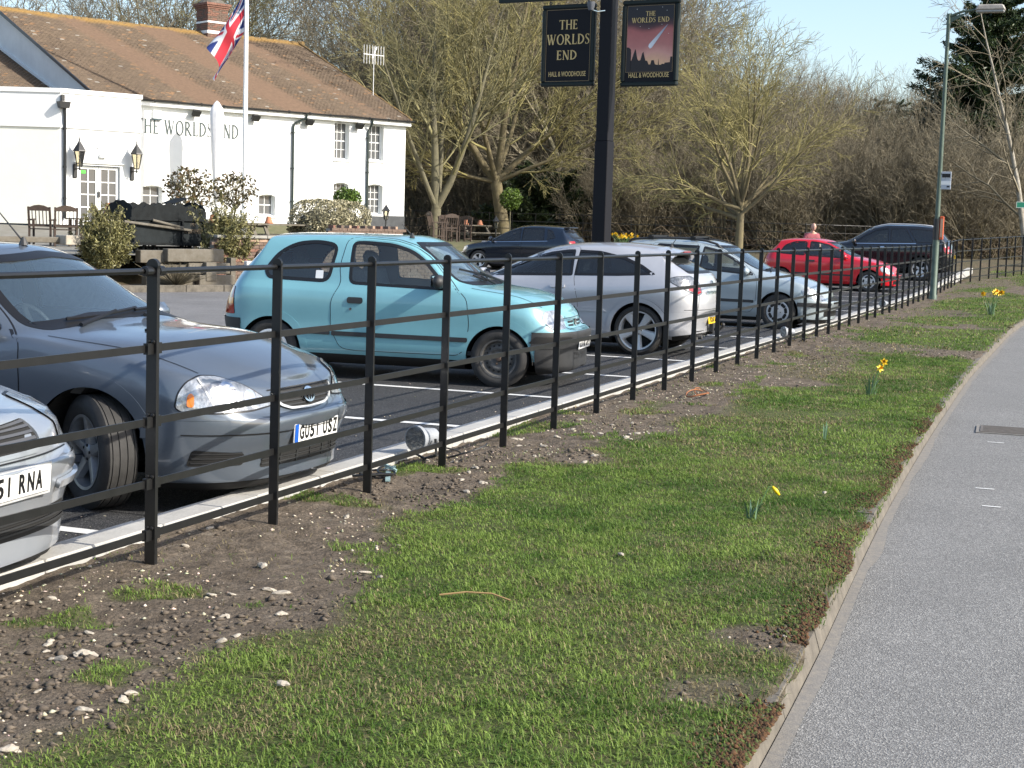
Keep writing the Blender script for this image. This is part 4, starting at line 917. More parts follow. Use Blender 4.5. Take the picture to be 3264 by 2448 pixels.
b = MB(); b.lathe([(.06, -6.6), (.06, 6.7)], 8, 'X', c=lp((SL+SR)/2, 18-over-.055, zo-.03), a0=PI*.98, a1=PI*2.02); [b.box(lp(SL+.3+i*.9, 18-over-.02, zo-.05), (.04, .1, .1)) for i in range(15)]; b.build('gutter', M_gutter, pub)
def downpipe(s, m, kink=.5):
    z = zo-.06; t0 = 18-over-.055; b = MB(); b.tube([lp(s+kink*.55, t0, z), lp(s+kink*.55, t0, z-.16), lp(s+.05, 17.93, z-.38), lp(s, 17.93, z-.5), lp(s, 17.93, 1.5)], .042, 8)
    for q in (4.7, 3.4, 2.2): b.lathe([(.052, 0), (.052, .06)], 8, c=lp(s, 17.93, q)); b.box(lp(s, 17.96, q+.03), (.14, .06, .03))
    b.build('downpipe', m, pub, smooth=True, auto=40)
downpipe(15.25, M_gutter2, .8); downpipe(18.62, M_gutter2, .06)
serif('THE WORLDS END', .49, 4.0, mat('sign_lettering', (.055, .075, .075), .6), pub, Matrix.Translation(lp(10.98, 17.99, 4.36)) @ Matrix.Rotation(PI/2, 4, 'X'), gap=.13)
# chimney
ch = empty('chimney', lp(16.35, 25.7, 8.95), parent=pub); ch.scale = (.92, .92, 1.0)
def brickwork(name, par, x0, x1, y0, y1, z0, z1, bw=.225, bh=.075, d=.11, faces='F', ms=(M_brickA, M_brickB), stuff=True, gap=.01):
    b = MB()
    rows = int((z1-z0)/bh)
    for r in range(rows):
        z = z0+r*bh
        for (ax, u0, u1, fixed, sg) in (('x', x0, x1, y0, -1), ('x', x0, x1, y1, 1), ('y', y0, y1, x0, -1), ('y', y0, y1, x1, 1)):
            u = u0-(r % 2)*bw/2
            while u < u1-.02:
                a, e = max(u, u0), min(u+bw-gap, u1); u += bw
                if e-a < .03: continue
                j = random.uniform(0, .006); c = ((a+e)/2, fixed+sg*(j-d/2+.012), z+bh/2) if ax == 'x' else (fixed+sg*(j-d/2+.012), (a+e)/2, z+bh/2); dm = (e-a, d, bh-gap) if ax == 'x' else (d, e-a, bh-gap); b.box(c, dm)
    o = b.build(name, ms[0], par); o.data.materials.append(ms[1]); ix = np.repeat(np.random.default_rng(3).integers(0, 2, len(o.data.polygons)//6), 6); o.data.polygons.foreach_set('material_index', ix.astype(np.int32)); 
    if stuff: tag(o, kind='stuff')
    return o
b = MB(); b.box((0, 0, .25), (.96, .96, 1.7)); b.build('core', M_mortar, ch); brickwork('brick', ch, -.49, .49, -.49, .49, -.55, .98)
b = MB(); b.box((0, 0, .42), (1.03, 1.03, .07)); b.box((0, 0, .02), (1.03, 1.03, .12)); b.build('lead_band', M_wpaint, ch)
b = MB(); b.box((0, 0, .98), (1.06, 1.06, .07)); b.box((0, 0, 1.05), (1.14, 1.14, .07)); b.box((0, 0, 1.13), (1.22, 1.22, .09)); b.build('brick_course', M_brickA, ch)
b = MB(); b.lathe([(.62, 1.17), (.5, 1.3), (.3, 1.38), (.25, 1.42)], 20, c=(0, 0, 0)); b.build('flaunching', M_conc2, ch); b = MB(); b.lathe([(.2, 1.38), (.17, 1.62), (.2, 1.66), (.17, 1.66), (.13, 1.4)], 14); b.build('chimney_pot', M_terra, ch)
# flat-roofed porch in front (front at t = 16.5, s 5.55..8.35) and the canted wing on its left
PF = lambda u, z, d: lp(u, 16.5+d, z)
dw = [(6.2, 1.25), (7.65, 1.25), (7.65, 3.12), (6.2, 3.12)]
wall('porch_wall', [(5.55, 1.2), (8.35, 1.2), (8.35, 5.42), (5.55, 5.42)], [dw], PF, M_render, .16)
cu = np.array([-.75, .661]); C0 = np.array([5.55, 16.5]); LF = lambda u, z, d: lp(C0[0]+cu[0]*u+.661*d, C0[1]+cu[1]*u+.75*d, z)   # u runs away to the left
lw = [(2.45, 1.80), (3.2, 1.80), (3.2, 3.18), (2.45, 3.18)]
wall('wing_wall', [(0, 1.2), (7, 1.2), (7, 5.42), (0, 5.42)], [lw], LF, M_cream, .16)
f = window(2.46, 3.19, 1.81, 3.17, LF, 1, 1, .1, sill=False, frame=.07); b = MB(); b.add([LF(u, z, d) for d in (.09, .15) for u, z in ((2.52, 2.66), (3.12, 2.66), (3.12, 2.76), (2.52, 2.76))], [(0, 1, 2, 3), (7, 6, 5, 4), (3, 2, 6, 7), (0, 1, 5, 4)]); b.build('transom', M_wpaint, f); b = MB(); b.add([LF(u, z, d) for d in (-.09, .1) for u, z in ((2.3, 1.7), (3.5, 1.7), (3.5, 1.79), (2.3, 1.79))], [(0, 1, 2, 3), (7, 6, 5, 4), (3, 2, 6, 7), (0, 1, 5, 4)]); b.build('sill', M_wpaint, f)
b = MB(); b.add([lp(8.35, 16.5, 1.2), lp(8.35, 18, 1.2), lp(8.35, 18, 5.42), lp(8.35, 16.5, 5.42)], [(0, 1, 2, 3)]); b.build('porch_side_wall', M_render, pub)
b = MB(); b.add([lp(5.55, 16.5, 5.40), lp(8.35, 16.5, 5.40), lp(8.35, 18, 5.40), lp(7.45, 22, 5.40), lp(1.35, 22.1, 5.40)], [(0, 1, 2, 3, 4)]); b.build('flat_roof', M_conc2, pub)
for z0, z1, o_ in ((5.36, 5.50, .06), (4.27, 4.36, .05), (4.36, 5.36, .02)):
    b = MB()
    for M_, u0, u1 in ((PF, 5.55-o_*.4, 8.35+o_), (LF, 0, 7)): b.add([M_(u, z, d) for d in (-o_, .0) for u, z in ((u0, z0), (u1, z0), (u1, z1), (u0, z1))], [(0, 1, 2, 3), (7, 6, 5, 4), (1, 0, 4, 5), (2, 1, 5, 6), (3, 2, 6, 7), (0, 3, 7, 4)])
    b.build('parapet_moulding' if o_ > .03 else 'parapet', M_wpaint if o_ > .03 else M_render, pub)
b = MB(); b.box(PF(5.62, 4.98, -.13), (.3, .2, .2), taper=1.25); b.box(PF(5.6, 5.2, -.1), (.1, .1, .2)); b.build('rainwater_hopper', M_gutter, pub)
b = MB(); b.tube([PF(5.66, 4.9, -.11), PF(5.68, 4.7, -.09), PF(5.68, 1.4, -.07)], .05, 8); [b.lathe([(.06, 0), (.06, .07)], 8, c=PF(5.68, z, -.07)) for z in (4.2, 3.0, 2.0)]; b.build('downpipe', M_gutter, pub, smooth=True, auto=40)
# wing roof behind the parapet, meeting the gable wall
tiles('roof_tiles', 0.4, SL-.02, 20.3, 5.50, 26.2, 7.72, .165, .11, pub, seed=4)
b = MB(); b.beam(lp(SL-.04, 20.6, 5.66), lp(SL-.04, 25.9, 7.68), .05, .1); b.build('flashing', M_wpaint, pub)
# glazed doors
for i, (s0, s1) in enumerate(((6.22, 6.915), (6.935, 7.63))):
    f = window(s0, s1, 1.26, 3.09, PF, 2, 4, .12, 'door', False, False, .085, .035)
    if i == 0: b = MB(); b.add([PF(u, z, .135) for u, z in ((6.33, 2.86), (6.49, 2.86), (6.49, 2.96), (6.33, 2.96))], [(0, 1, 2, 3)]); b.build('exit_sticker', mat('green_sticker', (.08, .65, .06), .5), f)
    b = MB(); b.beam(PF(6.9 if i == 0 else 6.95, 2.1, .08), PF(6.9 if i == 0 else 6.95, 2.3, .08), .02, .03); b.build('door_handle', M_gutter, f)
b = MB(); b.box(PF(6.92, 3.2, -.03), (1.75, .07, .03)); b.build('door_head', M_wpaint, pub)
serif('ENTRANCE', .13, .95, mat('faint_lettering', (.52, .52, .54), .7), pub, Matrix.Translation(PF(6.95, 3.86, -.004)) @ Matrix.Rotation(PI/2, 4, 'X'), gap=.12)
b = MB(); b.prism([(-.22, 0), (-.12, -.03), (-.12, -.012), (.22, -.012), (.22, .012), (-.12, .012), (-.12, .03)], 0, .006, Matrix.Translation(PF(6.97, 3.68, -.0)) @ Matrix.Rotation(PI/2, 4, 'X')); b.build('arrow', mat('arrow_grey', (.25, .25, .26), .7), pub)
b = MB(); b.box(PF(7.0, 3.44, -.06), (.24, .12, .12)); b.build('sensor_box', M_wpaint, pub, bevel=.015)
# things fixed to the walls
def wall_lantern(s, label):
    o = thing('wall_lantern', label, 'lantern', PO_at(s, 16.5, 2.92), P_ROT, 'lanterns beside the pub doors'); o.scale = (1.28, 1.28, 1.2)
    b = MB(); b.box((0, -.02, 0), (.12, .04, .38)); b.build('wall_plate', M_gutter, o, bevel=.02); b = MB(); b.tube([(0, -.03, .06), (0, -.14, .05), (0, -.27, .08), (0, -.27, .12)], .014, 6); b.lathe([(.001, -.06), (.02, -.03), (.03, 0), (.015, .03)], 8, c=(0, -.27, .06)); b.build('bracket', M_gutter, o)
    b = MB(); c = (0, -.27, .13)
    for i in range(6): a = 2*PI*i/6; b.beam((c[0]+.07*math.cos(a), c[1]+.07*math.sin(a), .13), (c[0]+.145*math.cos(a), c[1]+.145*math.sin(a), .53), .016)
    b.lathe([(.075, .11), (.08, .14)], 6, c=(0, -.27, 0)); b.build('lantern_frame', M_gutter, o)
    b = MB(); b.lathe([(.062, .14), (.135, .52)], 6, c=(0, -.27, 0)); b.build('lantern_glass', glass_mat('lantern_glass', (.85, .8, .66)) if 'lantern_glass' not in MATS else MATS['lantern_glass'], o)
    b = MB(); b.lathe([(.18, .52), (.17, .545), (.10, .66), (.05, .74), (.02, .80), (.001, .82)], 6, c=(0, -.27, 0)); b.lathe([(.018, .80), (.018, .84), (.003, .92)], 6, c=(0, -.27, 0)); b.build('lantern_cap', M_gutter, o)
    b = MB(); b.lathe([(.02, .16), (.022, .3), (.001, .38)], 8, c=(0, -.27, 0)); b.build('bulb', M_wpaint, o)
def PO_at(s, t, z): return pw(s, t, z)
wall_lantern(6.05, 'black hexagonal wall lantern on the left of the pub doors'); wall_lantern(8.05, 'black hexagonal wall lantern at the right corner of the porch')
def spot(s, label):
    o = thing('floodlight', label, 'floodlight', pw(s, 18, 5.15), P_ROT, 'floodlights under the pub eaves'); b = MB(); b.beam((0, 0, .08), (0, -.16, .1), .03); b.beam((0, -.16, .1), (0, -.2, .02), .1, .03); b.build('bracket', M_gutter, o)
    b = MB(); R_ = Matrix.Rotation(math.radians(40), 3, 'X'); b.box((0, -.22, 0), (.26, .1, .2), R_); b.box((0, -.27, -.03), (.3, .02, .24), R_); b.build('lamp_housing', M_gutter, o); b = MB(); b.box((0, -.17, .05), (.2, .06, .16), R_); b.build('cooling_fins', M_black_plastic, o)
spot(11.15, 'black floodlight under the eaves above the word WORLDS'); spot(13.55, 'black floodlight under the eaves just right of the flagpole'); spot(15.85, 'black floodlight under the eaves right of the kinked downpipe'); spot(18.1, 'black floodlight under the eaves between the upstairs windows')
o = thing('alarm_box', 'white alarm box on the wall above the letters THE', 'alarm box', pw(9.75, 18, 5.0), P_ROT); b = MB(); b.box((0, -.05, 0), (.34, .1, .28)); b.build('case', M_wpaint, o, bevel=.02); b = MB(); b.box((0, -.05, -.155), (.34, .11, .03)); b.build('base_strip', mat('alarm_blue', (.05, .09, .11), .5), o); b = MB(); b.lathe([(.04, -.004), (.04, 0)], 12, 'Y', c=(.07, -.102, .02)); b.build('emblem', M_amber, o)
o = thing('tv_aerial', 'white television aerial on a mast above the right end of the pub roof', 'aerial', pw(19.95, 19.5, 6.5), P_ROT); o.scale = (.66, .66, .8); b = MB(); b.tube([(0, 0, 0), (0, 0, 2.35)], .022, 6); b.build('mast', M_wpaint, o)
b = MB(); b.beam((-.75, 0, 1.95), (.75, 0, 1.95), .03)
for i in range(8): x = -.72+i*.206; b.tube([(x, 0, 1.5), (x, 0, 2.4)], .016, 5)
b.beam((-.1, 0, 1.8), (.2, 0, 2.35), .05); b.build('antenna', M_wpaint, o)
# ---------------------------------------------------------------- terrace between the car park and the pub
def TZ(t, s=0.): return .72+.45*smooth01((np.asarray(t, float)-12)/6)+.35*smooth01((np.asarray(s, float)-13)/5)*smooth01((np.asarray(t, float)-8)/8)
M_pave = mat('terrace_slabs', (.22, .21, .185), .9, noise=(2, .7, 1.2), col2=(.16, .15, .12))
def ts(s0, s1, t0, t1, n=14):
    S_, T_ = np.meshgrid(np.linspace(s0, s1, n), np.linspace(t0, t1, n), indexing='ij'); X = PO[0]+PE[0]*S_+PD[0]*T_; Y = PO[1]+PE[1]*S_+PD[1]*T_; V = np.stack([X, Y, TZ(T_, S_)], -1).reshape(-1, 3); i = np.arange(n*n).reshape(n, n)
    return V, np.stack([i[:-1, :-1], i[1:, :-1], i[1:, 1:], i[:-1, 1:]], -1).reshape(-1, 4)
V, F = ts(-14, 7.9, .5, 20); tag(link('terrace', np_mesh('terrace', V, F, M_pave, True)), kind='structure')
V, F = ts(7.9, 26, 11.2, 21); q = V[:, :2]-PO; st_ = q @ PD; V[:, 2] = .05+.85*smooth01((st_-11.2)/3.5)+.6*smooth01((st_-15)/4)*smooth01((22-q @ PE)/4); tag(link('lawn', np_mesh('lawn', V, F, mat('rough_lawn', (.07, .085, .03), .95, noise=(5, .6, 1.3), col2=(.13, .11, .06)), True)), kind='structure')
# brick retaining wall
bw_ = thing('brick_wall', 'brick retaining wall with stone coping behind the turquoise car', 'wall', pw(1.75, .3, 0), P_ROT)
brick_me = []
for m in (M_brickA, M_brickB, M_brickC, M_brickB):
    b = MB(); b.box((0, 0, 0), (.215, .1025, .065)); me = b.mesh('brick', m); brick_me.append(me)
def bricks(par, x0, x1, z0, z1, n_single=300, y=0., cap=True):
    many = MB(); k = 0; r = 0; z = z0
    while z < z1-.04:
        x = x0-(r % 2)*.1125; 
        while x < x1:
            c = (x+.1075, y+random.uniform(-.008, .004)+.051, z+.0325)
            if k < n_single and x0-.05 < x < x0+2.9: o = link('brick', brick_me[random.randrange(4)], par, c, (0, 0, random.uniform(-.012, .012))); k += 1
            elif x >= x0-.12: many.box(c, (.215, .1025, .065))
            x += .225
        z += .075; r += 1
    if many.v: tag(many.build('brickwork', M_brickB, par), kind='stuff')
    b = MB(); b.box(((x0+x1)/2, y+.16, (z0+z1)/2), (x1-x0-.02, .25, z1-z0-.01)); b.build('mortar_bed', M_mortar, par)
bricks(bw_, 0., 6.1, 0., 1.13)
M_cop = mat('coping_stone', (.30, .29, .26), .9, noise=(6, .75, 1.15))
for i in range(5): b = MB(); b.box((.32+.66*i, .14, 1.165), (.65, .4, .065)); b.build('coping_stone', M_cop, bw_, bevel=.008)
b2 = thing('brick_wall', 'higher stepped brick wall behind the roof of the turquoise car', 'wall', pw(5.2, .75, .9), P_ROT); bricks(b2, 0., 2.1, 0, .5, 40); bricks(b2, 2.1, 2.65, 0, .35, 0)
for i in range(9): link('brick', brick_me[i % 3], b2, (.08+.235*i, .13, .53), (PI/2, 0, PI/2))
o = thing('drain_pipe', 'round grey pipe mouth set in the brick wall', 'pipe', pw(2.95, .27, .72), P_ROT); b = MB(); b.lathe([(.1, .05), (.1, -.06), (.17, -.07), (.18, -.03), (.18, .05)], 20, 'Y'); b.build('collar', M_conc2, o); b = MB(); b.lathe([(.001, .0), (.11, .0)], 16, 'Y'); b.build('pipe_mouth', M_dark, o)
# planter kerb and woodchips
b = MB(); V = [pw(-8, -.95, .0), pw(2.6, -.95, 0), pw(2.6, .35, 0), pw(-8, .35, 0)]; b.add([v+Vector((0, 0, .1)) for v in V], [(0, 1, 2, 3)]); tag(b.build('planting_bed', mat('woodchip', (.19, .135, .085), .95, noise=(16, .5, 1.5), bump=(50, 1., .03)), None), kind='structure')
pk = tag(empty('planter_kerb', pw(-8, -1, 0), P_ROT), kind='structure')
for i in range(12): b = MB(); b.box((.455+.915*i, 0, .06), (.905, .14, .16)); b.build('kerb_stone', M_conc2, pk, bevel=.01)
# timber sleepers under the cart
sl = thing('sleeper_wall', 'stacked old timber sleepers holding the bed under the black cart', 'retaining wall', pw(.2, -.45, .1), P_ROT)
def sleeper(par, x0, x1, y, z, h=.25, d=.24, rz=0): b = MB(); b.box(((x0+x1)/2, y, z+h/2), (x1-x0, d, h-.012), Matrix.Rotation(rz, 3, 'Z')); return b.build('sleeper', M_oldwood, par, bevel=.012)
sleeper(sl, -.6, .55, .05, 0); sleeper(sl, .57, 1.45, -.12, 0, .24); sleeper(sl, -.45, .35, .08, .25, .22); sleeper(sl, .37, 1.4, .0, .25, .25); sleeper(sl, -.7, .2, .14, .48, .28); sleeper(sl, -.15, 1.22, -.03, .51, .29); sleeper(sl, .72, .98, -.14, .1, .42)
b = MB(); b.box((1.5, .02, .3), (.12, .2, .62)); b.build('corner_post', M_oldwood, sl)
s2 = thing('sleeper_wall', 'timber sleepers at the left edge above the slate car roof', 'retaining wall', pw(-4.2, .6, .3), P_ROT)
sleeper(s2, -2, 2.3, 0, .0, .25); sleeper(s2, -2, 1.6, .05, .26, .2); sleeper(s2, -2, 1.2, .0, .47, .22); sleeper(s2, -1, 2.55, -.06, .66, .13, .4); b = MB(); b.box((2.42, -.3, .73), (.34, .5, .2)); b.build('sleeper', mat('pale_timber', (.42, .38, .31), .9, noise=(7, .7, 1.15)), s2, bevel=.012)
# white marker stone post
o = thing('marker_post', 'short white marker post at the end of the sleepers', 'post', pw(1.98, -.7, .05), P_ROT); b = MB(); b.box((0, 0, .3), (.16, .14, .6)); b.build('post', M_white, o, bevel=.015); b = MB(); [b.box((random.uniform(-.05, .05), -.072, z), (.05, .006, .03)) for z in (.28, .38, .47, .52)]; b.build('worn_marks', M_ink, o)
# the black cart
ct = thing('farm_cart', 'old black wooden cart with a wavy-topped side standing on the sleepers', 'cart', pw(1.2, 2.0, .72), P_ROT+.12); ct.scale = (.88, 1, 1.16)
M_cart = mat('cart_black', (.009, .011, .012), .75, noise=(6, .6, 1.6), bump=(30, .3, .006), spec=.2); M_cart2 = mat('cart_grey', (.016, .02, .022), .75, noise=(5, .7, 1.3), spec=.2)
b = MB(); b.box((-.35, 0, .42), (1.45, .95, .5), taper=1.04); b.build('body', M_cart2, ct); b = MB(); b.box((.72, 0, .42), (.68, .95, .52), taper=1.02); b.build('rear_panel', M_cart2, ct)
wav = lambda x0, x1, n, amp, z0, z1: [(x0, z0), (x1, z0)]+[(x1+(x0-x1)*i/(n*6), z1+amp*math.sin(PI*i/6)**2+.12*math.sin(PI*i/(n*6))) for i in range(n*6+1)]
for y in (-.5, .5): b = MB(); b.prism(wav(-1.2, 1.12, 7, .055, .66, .84), -.02, .02, Matrix.Translation((0, y, 0)) @ Matrix.Rotation(PI/2, 4, 'X')); b.build('side_board', M_cart, ct)
for x in (-1.14, 1.09): b = MB(); b.prism(wav(-.5, .5, 4, .025, .66, .9), -.02, .02, Matrix.Translation((x, 0, 0)) @ Matrix.Rotation(PI/2, 4, 'Z') @ Matrix.Rotation(PI/2, 4, 'X')); b.build('end_board', M_cart, ct)
b = MB(); b.box((-.04, -.51, .68), (2.4, .05, .05)); b.box((-.04, -.51, .2), (2.3, .05, .05)); b.box((.37, -.51, .42), (.06, .05, .52)); b.box((-1.1, -.51, .42), (.05, .05, .52)); b.box((1.06, -.51, .42), (.05, .05, .52)); b.build('frame_rail', M_cart, ct)
b = MB(); b.tube([(-1.45, -.56, .62), (-.9, -.56, .58), (.6, -.56, .47)], .028, 6); b.tube([(-.6, -.57, .66), (.35, -.57, .52)], .026, 6); b.build('shaft', M_oldwood, ct); b = MB(); b.box((.55, 0, 1.05), (.45, .5, .02), Matrix.Rotation(-.25, 3, 'Y')); b.build('flap', M_cart, ct)
b = MB(); b.box((0, 0, .1), (1.9, .2, .09)); b.box((-.3, 0, .02), (.12, 1.0, .07)); b.box((.9, 0, .02), (.1, 1.0, .06)); b.build('chassis', M_cart, ct)
for x, y in ((-.95, -.4), (-.3, -.4), (.25, -.4), (.95, -.4), (-.95, .4), (.95, .4), (.62, -.3)): b = MB(); b.beam((x, y, .14), (x+.03, y-.02, -.14), .045); b.build('leg', M_cart, ct)
for x in (-.55, .6):
    b = MB(); b.lathe([(.16, -.03), (.2, -.03), (.2, .03), (.16, .03)], 18, 'Y', c=(x, -.36, .06), close=True)
    for i in range(4): a = PI*i/4; b.beam((x-.18*math.cos(a), -.36, .06-.18*math.sin(a)), (x+.18*math.cos(a), -.36, .06+.18*math.sin(a)), .025)
    b.build('cart_wheel', M_cart, ct)
text_mesh('HALL & WOODHOUSE', .085, mat('cart_lettering', (.16, .12, .08), .8), ct, 'lettering', Matrix.Translation((.72, -.49, .45)) @ Matrix.Rotation(PI/2, 4, 'X'), width=.62); text_mesh('1777', .06, MATS['cart_lettering'], ct, 'lettering', Matrix.Translation((.72, -.487, .58)) @ Matrix.Rotation(PI/2, 4, 'X'))
# furniture
def make_chair(label, loc, rz, grp='slatted garden chairs on the terrace'):
    o = thing('garden_chair', label, 'chair', loc, rz, grp)
    for x in (-.27, .27):
        b = MB(); b.beam((x, -.24, 0), (x, -.24, .66), .05); b.build('leg', M_wood, o); b = MB(); b.beam((x, .26, 0), (x, .24, .45), .05); b.beam((x, .24, .45), (x, .36, 1.0), .05); b.build('leg', M_wood, o)
        b = MB(); b.beam((x, -.3, .68), (x, .3, .66), .07, .03); b.build('armrest', M_wood, o); b = MB(); b.beam((x, -.24, .16), (x, .26, .16), .035); b.build('stretcher', M_wood, o)
    b = MB(); [b.box((0, -.22+.085*i, .43), (.56, .07, .025)) for i in range(6)]; b.build('seat', M_wood, o)
    b = MB(); b.beam((-.27, .27, .52), (.27, .27, .52), .06, .05); b.build('back_rail', M_wood, o); b = MB(); b.add([(x, .355+dy, z) for dy in (-.02, .02) for x, z in ((-.27, .9), (.27, .9), (.27, .98), (.12, 1.04), (0, 1.055), (-.12, 1.04), (-.27, .98))], [(0, 1, 2, 3, 4, 5, 6), (13, 12, 11, 10, 9, 8, 7)]+[(i, 7+i, 7+(i+1) % 7, (i+1) % 7) for i in range(7)]); b.build('top_rail', M_wood, o)
    for i in range(5): x = -.18+.09*i; b = MB(); b.beam((x, .27, .54), (x, .345, .9), .04, .018, up=(1, 0, 0)); b.build('slat', M_wood, o)
    return o
def zt(t): return float(TZ(t))
for s, t, a, lb in ((1.25, 8.3, 2.5, 'dark slatted garden chair, leftmost of the pair by the wing window'), (1.48, 7.4, 2.75, 'dark slatted garden chair beside the downpipe, right one of the pair'), (3.15, 8.4, .9, 'dark slatted garden chair in front of the glazed doors'), (3.6, 7.2, -.6, 'dark slatted garden chair half hidden by the cart')):
    make_chair(lb, pw(s, t, zt(t)), P_ROT+a)
def pot(loc, label, r=.11, h=.2): o = thing('flower_pot', label, 'pot', loc, 0, 'terracotta pots on the garden tables'); b = MB(); b.lathe([(.001, 0), (r*1.0, 0), (r*.9, h*.3), (r*.62, h*.75), (r*.5, h), (r*.42, h*.98), (.001, h*.95)], 14); b.build('pot_body', M_terra, o, smooth=True, auto=50); b = MB(); b.lathe([(r*1.0, 0), (r*1.06, .01), (r*1.04, .045), (r*.98, .05)], 14); b.build('pot_rim', M_terra, o)
def bench_table(label, loc, rz, w_=1.7, m=M_oldwood):
    o = thing('picnic_table', label, 'table', loc, rz, 'picnic tables in the pub garden')
    for i in range(5): b = MB(); b.box((0, -.3+.15*i, .73), (w_, .14, .04)); b.build('plank', m, o)
    for y in (-.68, .68):
        for k in (-.07, .07): b = MB(); b.box((0, y+k, .44), (w_, .13, .04)); b.build('bench_plank', m, o)
    for x in (-w_*.36, w_*.36):
        for sg in (-1, 1): b = MB(); b.beam((x, sg*.25, .71), (x, sg*.68, 0), .05, .1, up=(1, 0, 0)); b.build('leg', m, o)
        b = MB(); b.box((x+.05, 0, .38), (.045, 1.55, .09)); b.box((x+.05, 0, .68), (.045, .7, .08)); b.build('cross_beam', m, o)
    return o
o = thing('garden_table', 'dark wooden table by the glazed doors with a terracotta pot', 'table', pw(2.45, 7.6, zt(7)), P_ROT); b = MB(); [b.box((0, -.36+.12*i, .72), (1.4, .11, .035)) for i in range(7)]; b.build('table_top', M_wood, o)
for x in (-.6, .6):
    for y in (-.32, .32): b = MB(); b.beam((x, y, 0), (x, y, .7), .07); b.build('leg', M_wood, o)
pot(pw(2.75, 7.5, zt(7)+.738), 'tall terracotta pot on the dark table by the glazed doors', .17, .42)
bench_table('picnic table in front of the small ground-floor window', pw(7.2, 6.2, zt(6.2)-.02), P_ROT+.05, 1.9)
pot(pw(6.75, 6.05, zt(6.2)+.73), 'terracotta pot on the picnic table below the small window')
bench_table('grey picnic table behind the shrub and flagpole foot', pw(4.6, 4.6, zt(5)-.02), P_ROT+.1, 1.6); pot(pw(4.1, 4.5, zt(5)+.73), 'terracotta pot peeping over the right-hand shrub')
bench_table('pale picnic table on the lawn right of the pub with two pots', pw(24.0, 18.2, .80), P_ROT+.2, 1.9, M_oldwood); pot(pw(23.6, 18.0, 1.55), 'left terracotta pot on the lawn picnic table'); pot(pw(24.35, 18.0, 1.55), 'right terracotta pot on the lawn picnic table')
for s, t, z, a, lb in ((19.3, 14.4, .95, 1.2, 'brown garden chair just right of the stepped brick wall'), (20.4, 15.2, .9, 2.9, 'brown slatted garden chair facing the lawn picnic table'), (21.0, 15.8, .85, .3, 'brown slatted chair left of the lawn picnic table'), (21.9, 16.2, .85, -1.2, 'brown garden chair nearest the lawn picnic table'), (13.9, 12.2, 1.0, 1.5, 'tall brown chair back beside the round hedge')):
    make_chair(lb, pw(s, t, z), P_ROT+a, 'garden chairs on the lawn')
def post_lantern(loc, label, k=1.):
    o = thing('garden_lantern', label, 'lantern', loc, 0, 'small garden lanterns'); o.scale = (k, k, k); b = MB(); b.lathe([(.1, 0), (.06, .06), (.03, .12), (.028, .62), (.06, .66)], 10); b.build('post', M_gutter, o)
    b = MB(); [b.beam((.07*math.cos(a), .07*math.sin(a), .66), (.12*math.cos(a), .12*math.sin(a), .98), .016) for a in np.arange(6)*PI/3]; b.build('lantern_frame', M_gutter, o); b = MB(); b.lathe([(.06, .67), (.11, .97)], 6); b.build('lantern_glass', MATS['lantern_glass'], o); b = MB(); b.lathe([(.16, .97), (.08, 1.1), (.03, 1.17), (.001, 1.25)], 6); b.build('lantern_cap', M_gutter, o)
post_lantern(pw(17.8, 15.6, 1.0), 'small black lantern at the right corner of the pub'); post_lantern(pw(24.6, 17.3, .85), 'small black lantern below the ball tree on the lawn', .9)
# flagpole, flag, furled parasol
fpx = pw(11.0, 14.3, 1.3); fp = thing('flagpole', 'tall white flagpole in front of the pub', 'flagpole', fpx); b = MB(); b.lathe([(.085, 0), (.08, 3), (.065, 9.5), (.05, 12)], 12); b.build('pole', M_wpaint, fp, smooth=True); b = MB(); b.lathe([(.13, -.2), (.13, .5), (.09, .55)], 12); b.build('socket', M_wpaint, fp); b = MB(); b.tube([(-.1, -.03, 1.3), (-.1, -.03, 9)], .012, 5); b.build('halyard', M_wpaint, fp)
def union(u, v):
    """colours of the flag at fly u (0..2), hoist v (0..1)"""
    B, W, R_ = np.array((.012, .03, .16)), np.array((.72, .73, .76)), np.array((.52, .03, .05)); x, y = u-1, v-.5
    if abs(x) < .1 or abs(y) < .1: return R_
    if abs(x) < 1/6 or abs(y) < 1/6: return W
    d1, d2 = (y*2-x)/math.sqrt(5), (y*2+x)/math.sqrt(5)
    for d in (d1, d2):
        if abs(d) < .1: return R_ if (0 < d*(1 if x*y > 0 else -1)*(1 if d is d1 else 1)*(1 if x > 0 else -1) < 1/15) else W
    return B
nu, nv = 100, 56; V = []; C_ = []; ex = np.array([_r2.x, _r2.y, 0]); ex /= np.linalg.norm(ex); ey = np.array([_f.x, _f.y, 0])
Z0 = 8.95; H_ = 1.3
for i in range(nu+1):
    for j in range(nv+1):
        u, v = i/nu, j/nv; a = np.array([-1.12, 0, -1.75]); c = np.array([-.82, 0, -1.6]); d = a*(1-v)+c*v; fold = math.sin(v*8.5+u*2.4)*.17*u**.7+.08*math.sin(u*9+v*3)*u; p = np.array([-.07, 0, -v*H_])+d*u*(1-.08*math.sin(PI*u))
        lat = .13*math.sin(v*8.5+1.3+u*2)*u; q = np.array(fpx)+ex*(p[0]+lat)+ey*fold; V.append((q[0], q[1], Z0+p[2]+.1*math.sin(v*6)*u)); C_.append(union(u*2, v))
i = np.arange((nu+1)*(nv+1)).reshape(nu+1, nv+1); F = np.stack([i[:-1, :-1], i[1:, :-1], i[1:, 1:], i[:-1, 1:]], -1).reshape(-1, 4)
fo = link('flag', np_mesh('flag', V, F, mat('flag_cloth', (.5, .5, .5), .8, attr='tint'), True, np.array(C_))); tag(fo, 'red, white and blue national flag hanging from the flagpole', 'flag')
